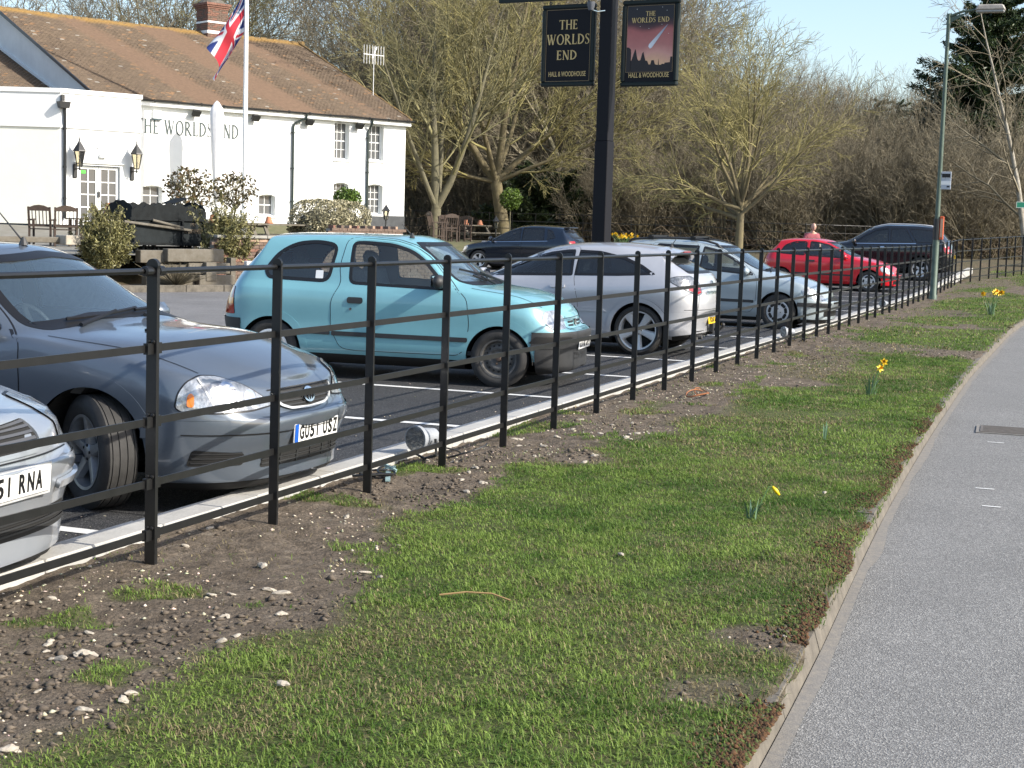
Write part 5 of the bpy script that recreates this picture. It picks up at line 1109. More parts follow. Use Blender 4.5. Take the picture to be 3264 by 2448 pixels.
pa = thing('parasol', 'furled white parasol standing before the pub wall', 'parasol', pw(11.22, 16.5, 1.4)); b = MB(); prof = [(.03, 0), (.03, .7), (.08, .72), (.1, 1.2), (.16, 2.2), (.22, 3.1), (.235, 3.62), (.21, 3.85), (.08, 4.06), (.001, 4.13)]; b.lathe(prof, 18)
b.v = [(x*(1+.10*math.sin(6*math.atan2(y, x)+z)), y*(1+.10*math.sin(6*math.atan2(y, x)+z)), z) for x, y, z in b.v]; b.build('furled_canopy', mat('parasol_cloth', (.74, .74, .76), .9, noise=(6, .9, 1.05)), pa, smooth=True); b = MB(); b.lathe([(.03, 0), (.03, 1.0)], 8); b.box((0, 0, .05), (.6, .6, .1)); b.build('parasol_base', M_wpaint, pa)
# ---------------------------------------------------------------- trees and shrubs
def bark(name, a, b_, sc=4): return mat(name, a, .95, noise=(sc, .6, 1.3), col2=b_, bump=(25, .5, .02))
M_bark = bark('bark_grey', (.11, .10, .07), (.17, .155, .09)); M_barky = bark('bark_lichen', (.18, .15, .075), (.12, .10, .065)); M_twig = bark('twigs_grey_brown', (.235, .205, .145), (.175, .15, .10), 1.5)
M_twigy = bark('twigs_lichen_yellow', (.30, .265, .10), (.2, .18, .085), 1.2); M_twigo = bark('twigs_olive', (.25, .23, .11), (.17, .155, .085), 1.2); M_twigb = bark('twigs_red_brown', (.17, .145, .10), (.13, .115, .075), .8); M_birch = bark('birch_bark', (.42, .39, .33), (.2, .18, .14), 5)
class Tree:
    def __init__(s, seed): s.g = np.random.default_rng(seed); s.seg = {}
    def add(s, lvl, p0, p1, r0, r1): s.seg.setdefault(lvl, []).append((p0, p1, r0, r1))
    def branch(s, p, d, L, r, lvl, spec, r_end=None):
        """a limb drawn as a bent chain; spec[lvl] = (children, length ratio, spread, bend, up, first child at, segments)"""
        n, ratio, spread, bend, up, first, ns = spec[lvl]; g = s.g; d = np.array(d, float); d /= np.linalg.norm(d); pts = [np.array(p, float)]; dirs = [d]; re = r*.35 if r_end is None else r_end
        for i in range(ns):
            d = d+g.normal(0, bend, 3)+np.array([0, 0, up]); d /= np.linalg.norm(d); pts.append(pts[-1]+d*L/ns); dirs.append(d)
        rr = np.linspace(r, re, ns+1)
        for i in range(ns): s.add(lvl, pts[i], pts[i+1], rr[i], rr[i+1])
        if lvl+1 >= len(spec): return
        for k in range(n):
            u = first+(1-first)*(k+g.uniform(.1, .9))/n; q = u*ns; i = min(int(q), ns-1); f = q-i; pos = pts[i]*(1-f)+pts[i+1]*f; dd = dirs[i+1]
            a = k*2.4+g.uniform(0, 1.2); e1 = np.cross(dd, [0, 0, 1.]) if abs(dd[2]) < .95 else np.array([1., 0, 0]); e1 /= np.linalg.norm(e1); e2 = np.cross(dd, e1); sp = spread*g.uniform(.65, 1.3)
            nd = dd*math.cos(sp)+(e1*math.cos(a)+e2*math.sin(a))*math.sin(sp); cr = (r+(re-r)*u)
            s.branch(pos, nd, L*ratio*g.uniform(.65, 1.2)*(1.15-.45*u if lvl else 1), max(cr*.62, spec[-1][-1] if 0 else .004), lvl+1, spec)
    def mesh(s, name, lvls, m, sides, rmin=.004):
        S_ = [q for l in lvls for q in s.seg.get(l, [])]
        if not S_: return None
        A = np.array([q[0] for q in S_]); B = np.array([q[1] for q in S_]); r0 = np.maximum(rmin, np.array([q[2] for q in S_])); r1 = np.maximum(rmin*.7, np.array([q[3] for q in S_])); d = B-A; d /= np.linalg.norm(d, axis=1, keepdims=True)+1e-9
        e = np.where(np.abs(d[:, 2:3]) < .9, np.array([[0, 0, 1.]]), np.array([[1., 0, 0]])); x = np.cross(d, e); x /= np.linalg.norm(x, axis=1, keepdims=True); y = np.cross(d, x); V = []
        for P, r in ((A, r0), (B+d*.004, r1)):
            for k in range(sides): a = 2*PI*k/sides; V.append(P+(x*math.cos(a)+y*math.sin(a))*r[:, None])
        V = np.stack(V, 1); n = len(V); k = np.arange(n)[:, None]*2*sides; F = np.concatenate([k+np.array([j, (j+1) % sides, sides+(j+1) % sides, sides+j]) for j in range(sides)])
        return np_mesh(name, V.reshape(-1, 3), F, m, sides > 4)
def plant_tree(name, label, cat, loc, tr, trunk_l, crown_l, mb, mt, rz=0, group=None, rmin=.005, sides=3):
    o = thing(name, label, cat, loc, rz, group); link('trunk', tr.mesh('trunk', trunk_l, mb, 8, .01), o); c = tr.mesh('crown', crown_l, mt, sides, rmin); link('crown', c, o); return o
# 1: bare two-stemmed tree at the right end of the pub
t1 = Tree(3); base = np.zeros(3); t1.add(0, base-np.array([0, 0, .4]), np.array([.05, 0, .9]), .28, .22); f = np.array([.05, 0, .9])
spc = [(9, .5, .55, .05, .03, .15, 7), (8, .5, .6, .09, .05, .2, 5), (6, .5, .6, .1, .05, .2, 4), (5, .5, .6, .12, .03, .2, 3), (0, 0, 0, .12, 0, 0, 2)]
ex2 = np.array([math.sin(_yaw), -math.cos(_yaw), 0]); ed = np.array([math.cos(_yaw), math.sin(_yaw), 0])
def W3(a, b, c): return ex2*a+ed*b+np.array([0, 0, c])
for d, L, r in ((W3(-.22, .1, 1), 9.6, .21), (W3(.55, -.1, 1), 9.0, .17), (W3(-.55, -.3, 1), 7.5, .12), (W3(.1, .5, 1), 8.5, .14)): t1.branch(f, d, L, r, 0, spc, .03)
def at_px(x, y, dep): 
    q = _f+(_r2*(x*3264/2212-1632)+_u2*(1224-y*3264/2212))/4885.24; return Vector((0, 0, CAM_H))+q*dep
def ground_px(x, dep, z): q = at_px(x, 500, dep); return Vector((q.x, q.y, z))
plant_tree('bare_tree', 'bare forked tree with pale trunk beside the right end of the pub', 'tree', ground_px(940, 66, 1.3), t1, (0,), (1, 2, 3, 4), M_bark, M_twigo, rmin=.010)
# 2: yellow-lichened tree leaning left of the sign
t2 = Tree(8); t2.add(0, W3(.15, 0, -.4), W3(-.1, 0, 1.2), .36, .31); t2.add(0, W3(-.1, 0, 1.2), W3(-.35, 0, 2.5), .31, .27); f = W3(-.35, 0, 2.5)
for d, L, r in ((W3(-.7, .2, .9), 7.5, .2), (W3(.1, -.1, 1), 9.5, .2), (W3(.75, .1, .8), 8.5, .16), (W3(-.15, -.5, 1), 8, .14), (W3(.35, .5, 1), 8.5, .14), (W3(1, -.2, .35), 6.5, .10), (W3(-1, -.2, .25), 5, .10)): t2.branch(f, d, L, r, 0, spc, .03)
plant_tree('bare_tree', 'broad bare tree with yellow lichened branches left of the pub sign', 'tree', ground_px(1085, 70, 1.0), t2, (0,), (1, 2, 3, 4), M_barky, M_twigy, rmin=.010)
# 3: tree behind the sign post
t3 = Tree(12); t3.add(0, W3(0, 0, -.4), W3(.1, 0, 2.2), .3, .24); f = W3(.1, 0, 2.2)
for d, L, r in ((W3(-.4, 0, 1), 9, .17), (W3(.45, .2, .9), 9, .16), (W3(.9, -.2, .55), 8.5, .12), (W3(.1, .4, 1), 8, .12), (W3(-.8, -.2, .6), 6, .1)): t3.branch(f, d, L, r, 0, spc, .03)
plant_tree('bare_tree', 'grey bare tree behind the black sign post, branches reaching right', 'tree', ground_px(1230, 76, 1.0), t3, (0,), (1, 2, 3, 4), M_bark, M_twig, rmin=.010)
# 5: young yellow-green tree behind the estate car
t5 = Tree(21); t5.add(0, W3(0, 0, -.5), W3(.02, 0, 1.5), .17, .135); f = W3(.02, 0, 1.45); sp5 = [(9, .46, .55, .08, .035, .25, 6), (7, .5, .6, .11, .02, .2, 4), (5, .5, .55, .12, .0, .25, 3), (0, 0, 0, .1, 0, 0, 2)]
for i in range(15):
    a = i*2.4; tilt = (.15, .42, .7, .95, 1.25)[i % 5]; d = W3(math.cos(a)*math.sin(tilt), math.sin(a)*math.sin(tilt), math.cos(tilt)); t5.branch(f+np.array([0, 0, random.uniform(-.3, .5)]), d, (5.3, 5.0, 4.6, 4.3, 3.9)[i % 5], .08, 0, sp5, .012)
plant_tree('young_tree', 'young yellow-green bare tree with a single pale trunk behind the estate car', 'tree', ground_px(1597, 57, .78), t5, (0,), (1, 2, 3), M_barky, M_twigy, rmin=.008)
# 7: birch at the right edge
t7 = Tree(31); t7.branch(W3(0, 0, -.5), W3(-.14, 0, 1), 11.0, .14, 0, [(13, .36, .85, .04, .0, .2, 9), (7, .5, .6, .1, .02, .2, 4), (5, .5, .6, .12, -.02, .2, 3), (0, 0, 0, .12, -.05, 0, 2)], .02)
plant_tree('birch_tree', 'slim birch with a pale trunk at the right edge of the picture', 'tree', ground_px(2225, 64, .7), t7, (0,), (1, 2, 3), M_birch, M_twig, rmin=.009)
# wood behind: prototypes copied into rows
protos = []
for i, (mt, h) in enumerate(((M_twig, 11), (M_twigo, 10), (M_twigb, 9), (M_twigb, 6.5), (M_twig, 7))):
    t = Tree(50+i); sp = [(8, .5, .5, .06, .05, .15, 6), (7, .5, .6, .09, .04, .2, 4), (5, .5, .6, .12, .03, .2, 3), (0, 0, 0, .12, 0, 0, 2)]
    if i < 3:
        t.add(0, np.array([0, 0, -.5]), np.array([0, 0, h*.18]), .16, .13)
        for k in range(5): a = k*2.3; tl = random.uniform(.15, .6); t.branch(np.array([0, 0, h*.17]), (math.cos(a)*math.sin(tl), math.sin(a)*math.sin(tl), math.cos(tl)), h*random.uniform(.6, .85), .09, 0, sp, .015)
    else:
        for k in range(9): a = k*2.4; tl = random.uniform(.1, .75); t.branch(np.array([math.cos(a)*.4, math.sin(a)*.4, -.3]), (math.cos(a)*math.sin(tl), math.sin(a)*math.sin(tl), math.cos(tl)), h*random.uniform(.6, .95), .06, 0, sp, .01)
    lv = (0,) if i < 3 else (); tm = t.mesh('trunk', (0,), M_bark if i % 2 else M_barky, 6, .02); cm = t.mesh('crown', (1, 2, 3), mt, 3, .011)
    protos.append((tm, cm))
KIND = ('tall grey-brown bare tree', 'tall olive bare tree', 'reddish-brown bare tree', 'low reddish many-stemmed bush', 'low grey many-stemmed bush')
def place_word(x, dep, k):
    z = ('behind the left end of the pub roof', 'behind the pub chimney', 'behind the roof right of the flagpole', 'behind the television aerial', 'behind the two forked trees', 'behind the hanging pub signs', 'between the signs and the young tree', 'behind the young yellow-green tree', 'behind the red car and bald man', 'behind the black SUV', 'right of the street lamp', 'by the birch at the right edge')[int(np.searchsorted([330, 500, 640, 840, 1130, 1340, 1480, 1720, 1850, 1990, 2120], x))]
    return KIND[k]+' '+z+(', far hill' if dep > 150 else ', deep in' if dep > 95 else ', middle row' if dep > 86 else ', in front')
g = np.random.default_rng(77)
def wood(x, dep, k, sc, z=None):
    q = at_px(x, 480, dep); zz = float(land_z(np.array([q.x]), np.array([q.y]))[0])-.1 if z is None else z
    o = thing('wood_tree', place_word(x, dep, k), 'tree' if k < 3 else 'bush', (q.x, q.y, zz), random.uniform(0, 6.2), 'bare trees of the wood behind'); o.scale = (sc, sc, sc*random.uniform(.9, 1.1)); link('trunk', protos[k][0], o); link('crown', protos[k][1], o)
def hgt(px):                                # crown height wanted across the picture (at about 85 m)
    return float(np.interp(px, [0, 420, 560, 620, 680, 760, 850, 1000, 1250, 1440, 1520, 1600, 1800, 1900, 2212], [12.5, 13, 11.5, 9.6, 8.6, 10, 12.5, 14, 13, 10, 7.8, 7.2, 6.8, 5.3, 5.8]))
for row, (dep, n, lo, hi) in enumerate(((84, 26, 760, 2230), (90, 28, -40, 2240), (100, 28, 300, 2250), (112, 24, 500, 2250))):
    for i in range(n):
        x = lo+(hi-lo)*(i+g.uniform(.15, .85))/n; h_ = hgt(x)*g.uniform(.82, 1.08)*(dep/88)**.6; k = int(g.choice([0, 1, 2], p=[.45, .25, .3])); wood(x, dep+g.uniform(-3, 3), k, h_/(10.2, 9.4, 8.4)[k])
for row, (dep, n, lo, hi, z0) in enumerate(((74, 26, 1270, 2230, None), (80, 30, 880, 2240, None), (94, 26, 880, 2240, None))):
    for i in range(n): x = lo+(hi-lo)*(i+g.uniform(.1, .9))/n; k = int(g.choice([3, 4])); wood(x, dep+g.uniform(-2.5, 2.5), k, g.uniform(.55, .85) if row == 0 else g.uniform(.8, 1.1))
# tree line on the far hill
for i in range(46):
    x = 1480+800*(i+g.uniform(.1, .9))/46; dep = g.uniform(230, 330); wood(x, dep, int(g.choice([0, 2])), g.uniform(.75, 1.15))
far = Tree(90)
for i in range(2600):
    px_ = g.uniform(1200, 2320); dep = g.uniform(118, 300); q = at_px(px_, 480, dep); z = float(land_z(np.array([q.x]), np.array([q.y]))[0])
    for k in range(9): d = np.array([g.normal(0, .45), g.normal(0, .45), 1.]); p0 = np.array([q.x+g.normal(0, 1.2), q.y+g.normal(0, 1.2), z+g.uniform(0, 3)]); far.add(0, p0, p0+d*g.uniform(1.2, 3.4), .035, .015)
tag(link('distant_wood', far.mesh('distant_wood', (0,), M_twigb, 3, .02)), kind='stuff')
# undergrowth: brambles and dead bracken along the rear fence
ug = Tree(95)
for i in range(8000):
    px_ = g.uniform(880, 2330); dep = g.uniform(71 if px_ > 1250 else 78, 92); q = at_px(px_, 480, dep); z = float(land_z(np.array([q.x]), np.array([q.y]))[0]); d = np.array([g.normal(0, .8), g.normal(0, .8), g.uniform(.2, 1.2)]); d /= np.linalg.norm(d); L = g.uniform(.4, 1.5); p0 = np.array([q.x, q.y, z+g.uniform(-.1, .6)]); p1 = p0+d*L; p2 = p1+(d+np.array([0, 0, -.9]))*L*.5; ug.add(0, p0, p1, .014, .011); ug.add(0, p1, p2, .011, .007)
tag(link('undergrowth', ug.mesh('undergrowth', (0,), bark('dead_stems', (.24, .19, .125), (.13, .10, .07), .6), 3, .008)), kind='stuff')
# leaf clusters
def leaves(name, P, N, size, m, parent=None, seed=1, cols=None, aspect=.5):
    g = np.random.default_rng(seed); n = len(P); a = g.uniform(0, 2*PI, n); t = g.normal(0, 1, (n, 3)); t /= np.linalg.norm(t, axis=1, keepdims=True); t = t+N*.2; u = np.cross(t, g.normal(0, 1, (n, 3))); u /= np.linalg.norm(u, axis=1, keepdims=True); t /= np.linalg.norm(t, axis=1, keepdims=True); s_ = size*g.uniform(.6, 1.3, n)[:, None]
    V = np.stack([P-t*s_*.5, P+u*s_*aspect*.5, P+t*s_*.5, P-u*s_*aspect*.5], 1).reshape(-1, 3); k = np.arange(n)[:, None]*4
    me = np_mesh(name, V, k+np.array([0, 1, 2, 3]), m, False, None if cols is None else np.repeat(cols, 4, 0)); return link(name, me, parent)
def leafmat(name, rough=.5): 
    m = mat(name, (.1, .1, .05), rough, attr='tint', spec=.4); return m
M_lf = leafmat('leaves'); M_lfg = leafmat('glossy_leaves', .3)
def shell(g, n, rx, ry, rz, fill=.35, lump=.14):
    d = g.normal(0, 1, (n, 3)); d /= np.linalg.norm(d, axis=1, keepdims=True); r = (1-fill*g.uniform(0, 1, n)**1.6)*(1+lump*np.sin(d[:, 0]*5+d[:, 2]*4)*np.cos(d[:, 1]*6)); return d*r[:, None]*np.array([rx, ry, rz]), d
def tint(g, n, a, b, var=.2): t = g.uniform(0, 1, (n, 1)); return (np.array(a)*(1-t)+np.array(b)*t)*g.uniform(1-var, 1+var, (n, 1))
def standard(label, loc, ht, r, cols, seed, size=.11, n=1500, glossy=False, name='standard_tree', rz_=.85):
    o = thing(name, label, 'shrub', loc); g = np.random.default_rng(seed); t = Tree(seed); t.add(0, np.array([0, 0, -.2]), np.array([.02, 0, ht-r*.8]), .03, .025)
    for k in range(12): a = k*2.4; tl = random.uniform(.2, 1.); t.branch(np.array([.02, 0, ht-r*.9]), (math.cos(a)*math.sin(tl), math.sin(a)*math.sin(tl), math.cos(tl)), r*1.35, .014, 0, [(6, .5, .5, .1, 0, .2, 3), (0, 0, 0, .1, 0, 0, 2)], .006)
    link('trunk', t.mesh('trunk', (0, 1), M_bark, 5, .005), o); P, N = shell(g, n, r, r, r*rz_, .55); P = P+np.array([0, 0, ht]); leaves('crown', P, N, size, M_lfg if glossy else M_lf, o, seed, tint(g, n, *cols)); return o
standard('leafy standard shrub with bronze leaves left of the parasol, behind the cart', pw(4.35, 6.2, .72), 1.6, .66, ((.07, .07, .022), (.12, .075, .035)), 5, .12, 800)
standard('leafy standard shrub with bronze leaves on a thin stem right of the parasol', pw(5.75, 6.2, .72), 1.6, .60, ((.075, .075, .025), (.12, .08, .035)), 6, .12, 620)
standard('red-bronze leafy shrub cut off by the left edge', pw(-2.55, 5, .72), 2.35, .52, ((.14, .07, .04), (.2, .1, .06)), 7, .13, 1100)
standard('clipped green ball tree on the terrace above the round hedge', pw(13.65, 12.2, .8), 1.5, .46, ((.07, .12, .02), (.12, .18, .035)), 8, .11, 2200, True, 'ball_tree', .8)
standard('clipped green ball tree on a thin stem on the lawn left of the dark car', pw(25.6, 17.6, .8), 1.85, .46, ((.08, .13, .02), (.13, .19, .04)), 9, .11, 2200, True, 'ball_tree', .95)
for lb, s, t, r, sd in (('left half of the pair of rounded variegated bushes', 8.5, 6.2, .78, 11), ('right half of the pair of rounded variegated bushes', 9.75, 6.9, .80, 12)):
    o = thing('rounded_bush', lb, 'shrub', pw(s, t, .72)); g = np.random.default_rng(sd); n = 7000; d = g.normal(0, 1, (n, 3)); d /= np.linalg.norm(d, axis=1, keepdims=True); sq = (np.abs(d)**3).sum(1)**(-1/3); r_ = sq*(1-.12*g.uniform(0, 1, n)**2)*(1+.05*np.sin(d[:, 0]*9)*np.cos(d[:, 1]*8+d[:, 2]*5)); P = d*r_[:, None]*np.array([r, r, .72]); P[:, 2] += .72; leaves('foliage', P, d, .07, M_lf, o, sd, tint(g, n, (.17, .16, .09), (.42, .38, .25), .25), .55)
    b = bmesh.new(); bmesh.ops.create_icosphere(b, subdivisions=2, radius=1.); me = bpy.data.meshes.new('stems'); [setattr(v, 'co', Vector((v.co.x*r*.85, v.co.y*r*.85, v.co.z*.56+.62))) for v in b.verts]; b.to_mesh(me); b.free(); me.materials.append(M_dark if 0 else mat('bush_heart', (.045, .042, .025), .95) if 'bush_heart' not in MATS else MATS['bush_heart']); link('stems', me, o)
def juniper(label, loc, w_, h_, seed, n=190):
    o = thing('conifer_shrub', label, 'shrub', loc); g = np.random.default_rng(seed); t = Tree(seed); P = []; N = []
    for i in range(n):
        a = g.uniform(0, 2*PI); tl = g.uniform(.1, 1.25); d = np.array([math.cos(a)*math.sin(tl), math.sin(a)*math.sin(tl), math.cos(tl)]); L = h_*g.uniform(.55, 1.)*(1 if tl < .6 else w_/h_*1.0); p0 = np.array([g.normal(0, .12), g.normal(0, .12), g.uniform(0, h_*.35)]); q = p0; dd = d
        for k in range(6): dd = dd+np.array([0, 0, .05])+g.normal(0, .07, 3); dd /= np.linalg.norm(dd); q2 = q+dd*L/6; t.add(0, q, q2, .008, .006); m = 26; u = g.uniform(0, 1, m)[:, None]; P.append(q*(1-u)+q2*u+g.normal(0, .035, (m, 3))); N.append(np.repeat(dd[None], m, 0)); q = q2
    P = np.concatenate(P); N = np.concatenate(N); k = P[:, 2] > -.02; P, N = P[k], N[k]; link('stems', t.mesh('stems', (0,), M_bark, 3, .004), o); leaves('foliage', P, N*3, .085, M_lf, o, seed, tint(g, len(P), (.10, .10, .035), (.24, .22, .09), .3), .28); return o
juniper('feathery olive conifer shrub left of the cart above the slate car', pw(-1.15, .0, .42), .8, 1.1, 14, 200); juniper('feathery olive conifer shrub between the cart and the brick wall', pw(2.15, .6, .38), .7, 1.3, 15, 200)
o = thing('low_shrub', 'low reddish twiggy shrub in front of the sleepers', 'shrub', pw(.15, -.75, .1)); t = Tree(16); [t.add(0, np.array([0, 0, 0.]), np.array([random.gauss(0, .3), random.gauss(0, .3), random.uniform(.2, .5)]), .008, .004) for i in range(300)]; link('stems', t.mesh('stems', (0,), M_twigb, 3, .005), o)
# evergreens
def evergreen(label, loc, seed, tiers, cols, n_br=260, name='conifer'):
    """tiers(z01) -> reach; drooping sprays with upturned tips"""
    o = thing(name, label, 'tree', loc); g = np.random.default_rng(seed); t = Tree(seed); H = tiers[0]; t.add(0, np.array([0, 0, -.5]), np.array([0, 0, H*.95]), .35, .04); P = []; N = []
    for i in range(n_br):
        f = (i+g.uniform(0, 1))/n_br; z = H*(.06+.94*f); R_ = np.interp(f, tiers[1], tiers[2])*g.uniform(.5, 1.3); a = g.uniform(0, 2*PI); q = np.array([0, 0, z]); d = np.array([math.cos(a), math.sin(a), g.uniform(.15, .55)]); ns = 7
        for k in range(ns):
            d = d+np.array([0, 0, .10 if k > 3 else -.05])+g.normal(0, .06, 3); d /= np.linalg.norm(d); q2 = q+d*R_/ns; t.add(1, q, q2, .03*(1-k/ns)+.008, .03*(1-(k+1)/ns)+.006); m = 80 if k > 1 else 26; u = g.uniform(0, 1, m)[:, None]; w_ = R_*.085*(1-.6*k/ns); P.append(q*(1-u)+q2*u+g.normal(0, 1, (m, 3))*np.array([w_, w_, w_*.6])+np.array([0, 0, -.05])); N.append(np.repeat(d[None], m, 0)); q = q2
    P = np.concatenate(P); N = np.concatenate(N); link('trunk', t.mesh('trunk', (0, 1), M_bark, 4, .01), o); leaves('crown', P, N*4+np.array([0, 0, -.8]), .30, M_lf, o, seed, tint(g, len(P), *cols, .3), .24); return o
evergreen('tall dark green conifer behind the street lamp at the upper right', ground_px(2120, 84, .8), 41, (14.5, (0, .1, .35, .6, .8, 1), (4.0, 4.5, 4.2, 3.6, 2.6, .5)), ((.016, .034, .012), (.05, .075, .02)), 330)
evergreen('dark green conifer at the far right edge behind the birch', ground_px(2290, 92, .8), 42, (11., (0, .3, .7, 1), (3.4, 3.2, 2.4, .5)), ((.018, .036, .012), (.055, .08, .025)), 200)
evergreen('low dark evergreen under the bare tree behind the dark hatchback', ground_px(1165, 74, .7), 43, (3.6, (0, .4, .8, 1), (2.4, 2.6, 1.8, .5)), ((.018, .03, .010), (.045, .065, .02)), 120)
for x, d, h in ((1885, 225, 5.5), (1930, 235, 5)): evergreen('small dark pine on the distant hill, '+('left' if x < 1900 else 'right')+' one of the pair', Vector((at_px(x, 400, d).x, at_px(x, 400, d).y, float(land_z(np.array([at_px(x, 400, d).x]), np.array([at_px(x, 400, d).y]))[0]))), int(x), (h+3, (0, .5, 1), (3.2, 3.4, 1.5)), ((.03, .05, .02), (.05, .07, .03)), 40)
# rear fence
RF = []
for x, d in ((600, 76), (870, 72), (1060, 69.5), (1450, 67), (1720, 66), (1960, 69), (2230, 74)): q = at_px(x, 500, d); RF.append((q.x, q.y))
fence('estate_fence', 'thin black estate fence in front of the wood behind the car park', RF, 1.1, .3, lambda x, y: float(land_z(np.array([x]), np.array([y]))[0])+.02, main=())
def build_micra():
    root = thing('hatchback_car', 'small turquoise three-door hatchback with black bumpers', 'car', (15.1, 6.75, 0))
    P = paint('turquoise_paint', (.185, .415, .475), .36, .05)
    L = 3.70
    sp = dict(lining=mat('light_lining', (.22, .23, .24), .85), L=L, W=1.585, zsill=.26, dash=2.42,
        rear=(.42, 2.9), front=(.5, 2.6),
        top=[(.0, .95), (.3, 1.33), (.48, 1.405), (.8, 1.43), (1.4, 1.437), (1.95, 1.432), (2.12, 1.40), (2.33, 1.275), (2.70, .992), (2.76, .97), (3.1, .93), (3.4, .845), (3.55, .755), (3.62, .69), (3.68, .62)],
        rail_z=[(.0, .95), (.3, 1.27), (.48, 1.345), (.8, 1.375), (1.4, 1.395), (1.85, 1.378), (2.05, 1.33), (2.28, 1.185), (2.57, .955), (2.70, .935), (3.1, .89), (3.4, .80), (3.55, .715), (3.62, .665), (3.68, .62)],
        rail_y=[(0, .57), (.5, .565), (1.5, .585), (2.0, .58), (2.62, .685), (3.0, .64), (3.4, .6), (3.68, .58)],
        belt_z=[(0, .96), (.4, .96), (1.2, .945), (2.5, .915), (2.75, .895), (3.1, .855), (3.4, .77), (3.55, .695), (3.68, .6)],
        belt_k=[(0, .93), (1.2, .945), (2.6, .95), (3.1, .93), (3.7, .95)],
        mid_z=[(0, .565), (3.7, .545)], low_z=[(0, .36), (.8, .33), (1., .3), (2.7, .3), (3.0, .3), (3.7, .36)], bot_z=[(0, .30), (.6, .24), (1, .21), (2.7, .21), (3.7, .2)],
        fo={0: -.03, 1: -.0, 2: -.09, 3: -.13, 4: -.15, 5: -.15}, ro={0: .04, 1: .0, 2: .09, 3: .13, 4: .46, 5: .46}, shoulder=.09, hipk=.995)
    c = Car(sp, root); c.root = root
    xr, xf, zw, ra = .65, 3.01, .27, .325
    for x in (xr, xf): c.arch(x, zw, ra, P)
    # glass
    qw = rounded([(.60, .965), (1.26, .945), (1.33, 1.33), (1.1, 1.366), (.86, 1.34), (.68, 1.24), (.55, 1.05)], .1, 5)
    dw = rounded([(1.46, .94), (2.52, .912), (2.22, 1.205), (2.08, 1.295), (1.88, 1.352), (1.6, 1.368), (1.46, 1.36)], .08, 5)
    for sd in 'RL':
        c.pane('window', qw, sd, frit=.035); c.pane('window', dw, sd, frit=.03)
        door = rounded([(1.41, 1.385), (1.36, 1.1), (1.39, .95), (1.30, .78), (1.30, .5), (1.40, .31), (1.55, .295), (2.6, .295), (2.68, .36), (2.71, .6), (2.68, .84), (2.57, .925), (2.27, 1.23), (2.1, 1.335), (1.9, 1.388), (1.6, 1.405)], .06, 3)
        c.laid('door_gap', inset(door, -.007), sd, M_seal, .0012, holes=[inset(door, .012)], step=.05, rim=0)
        d = c.laid('door', door, sd, P, .003, holes=[inset(dw, -.008)], rim=.01)
        c.laid('door_handle', rounded([(1.47, .755), (1.63, .755), (1.63, .815), (1.47, .815)], .025), sd, M_black_plastic, .012, step=.03, parent=d)
        c.laid('door_lock', [(1.505+.014*math.cos(a), .70+.014*math.sin(a)) for a in np.linspace(0, 2*PI, 10)[:-1]], sd, M_chrome, .008, step=.03, parent=d)
        c.laid('rubbing_strip', rounded([(1.31, .432), (2.7, .425), (2.7, .468), (1.31, .475)], .015), sd, M_black_plastic, .014, step=.08, parent=d)
        c.laid('rubbing_strip', rounded([(1.02, .44), (1.29, .437), (1.29, .478), (1.02, .48)], .015), sd, M_black_plastic, .012, step=.08)
        c.laid('sill_trim', [(.99, .205), (2.66, .205), (2.66, .245), (.99, .25)], sd, M_dark, .003, step=.09)
    for a, sg in ((225, 1), (135, -1)):
        c.laid('tail_light', rounded([(sg*.12, .60), (sg*.44, .60), (sg*.425, .72), (sg*.39, .875), (sg*.16, .88)], .02), a, M_red, .006, step=.04)
        c.laid('indicator', rounded([(sg*.14, .70), (sg*.425, .70), (sg*.42, .76), (sg*.15, .76)], .01), a, M_amber, .009, step=.04)
    c.laid('repeater', [(2.80+.03*math.cos(a), .735+.018*math.sin(a)) for a in np.linspace(0, 2*PI, 12)[:-1]], 'R', M_amber, .008, step=.03)
    c.laid('sticker', rounded([(1.11, .985), (1.19, .985), (1.19, 1.065), (1.11, 1.065)], .01), 'R', M_whitepl, .004, step=.05, rim=.002)
    ws = rounded([(-.62, .965), (.62, .965), (.56, 1.25), (.5, 1.37), (-.5, 1.37), (-.56, 1.25)], .1, 5)
    c.pane('windscreen', ws, 'F', M_glass_blue, frit=.035)
    rw = rounded([(-.56, .99), (.56, .99), (.5, 1.23), (-.5, 1.23)], .09, 5); c.pane('rear_window', rw, 'B', frit=.04)
    for sg in (-1, 1):
        pl = [(sg*y, z) for y, z in ((.36, .58), (.66, .565), (.69, .66), (.64, .745), (.45, .75), (.37, .69))]
        c.laid('headlight', rounded(pl, .045, 4), 'F', M_lamp, .008, step=.05)
    gr = rounded([(-.33, .575), (.33, .575), (.31, .64), (-.31, .64)], .03)
    c.laid('grille_surround', rounded([(-.36, .565), (.36, .565), (.36, .665), (.3, .69), (-.3, .69), (-.36, .665)], .03), 'F', P, .004, step=.06)
    for sg in (-1, 1):
        for z in (.585, .62): c.laid('grille_slot', rounded([(sg*.08, z), (sg*.28, z), (sg*.28, z+.022), (sg*.08, z+.022)], .008), 'F', M_seal, .006, step=.05, rim=0)
    c.laid('grille_badge', [(.05*math.cos(a), .615+.035*math.sin(a)) for a in np.linspace(0, 2*PI, 16)[:-1]], 'F', M_chrome, .012, step=.04)
    c.laid('bonnet_gap', [(-.56, .668), (.56, .668), (.56, .674), (-.56, .674)], 'F', M_seal, .006, step=.05, rim=0)
    c.laid('lower_intake', rounded([(-.34, .27), (.34, .27), (.34, .34), (-.34, .34)], .02), 'F', M_seal, .012, step=.06, rim=0)
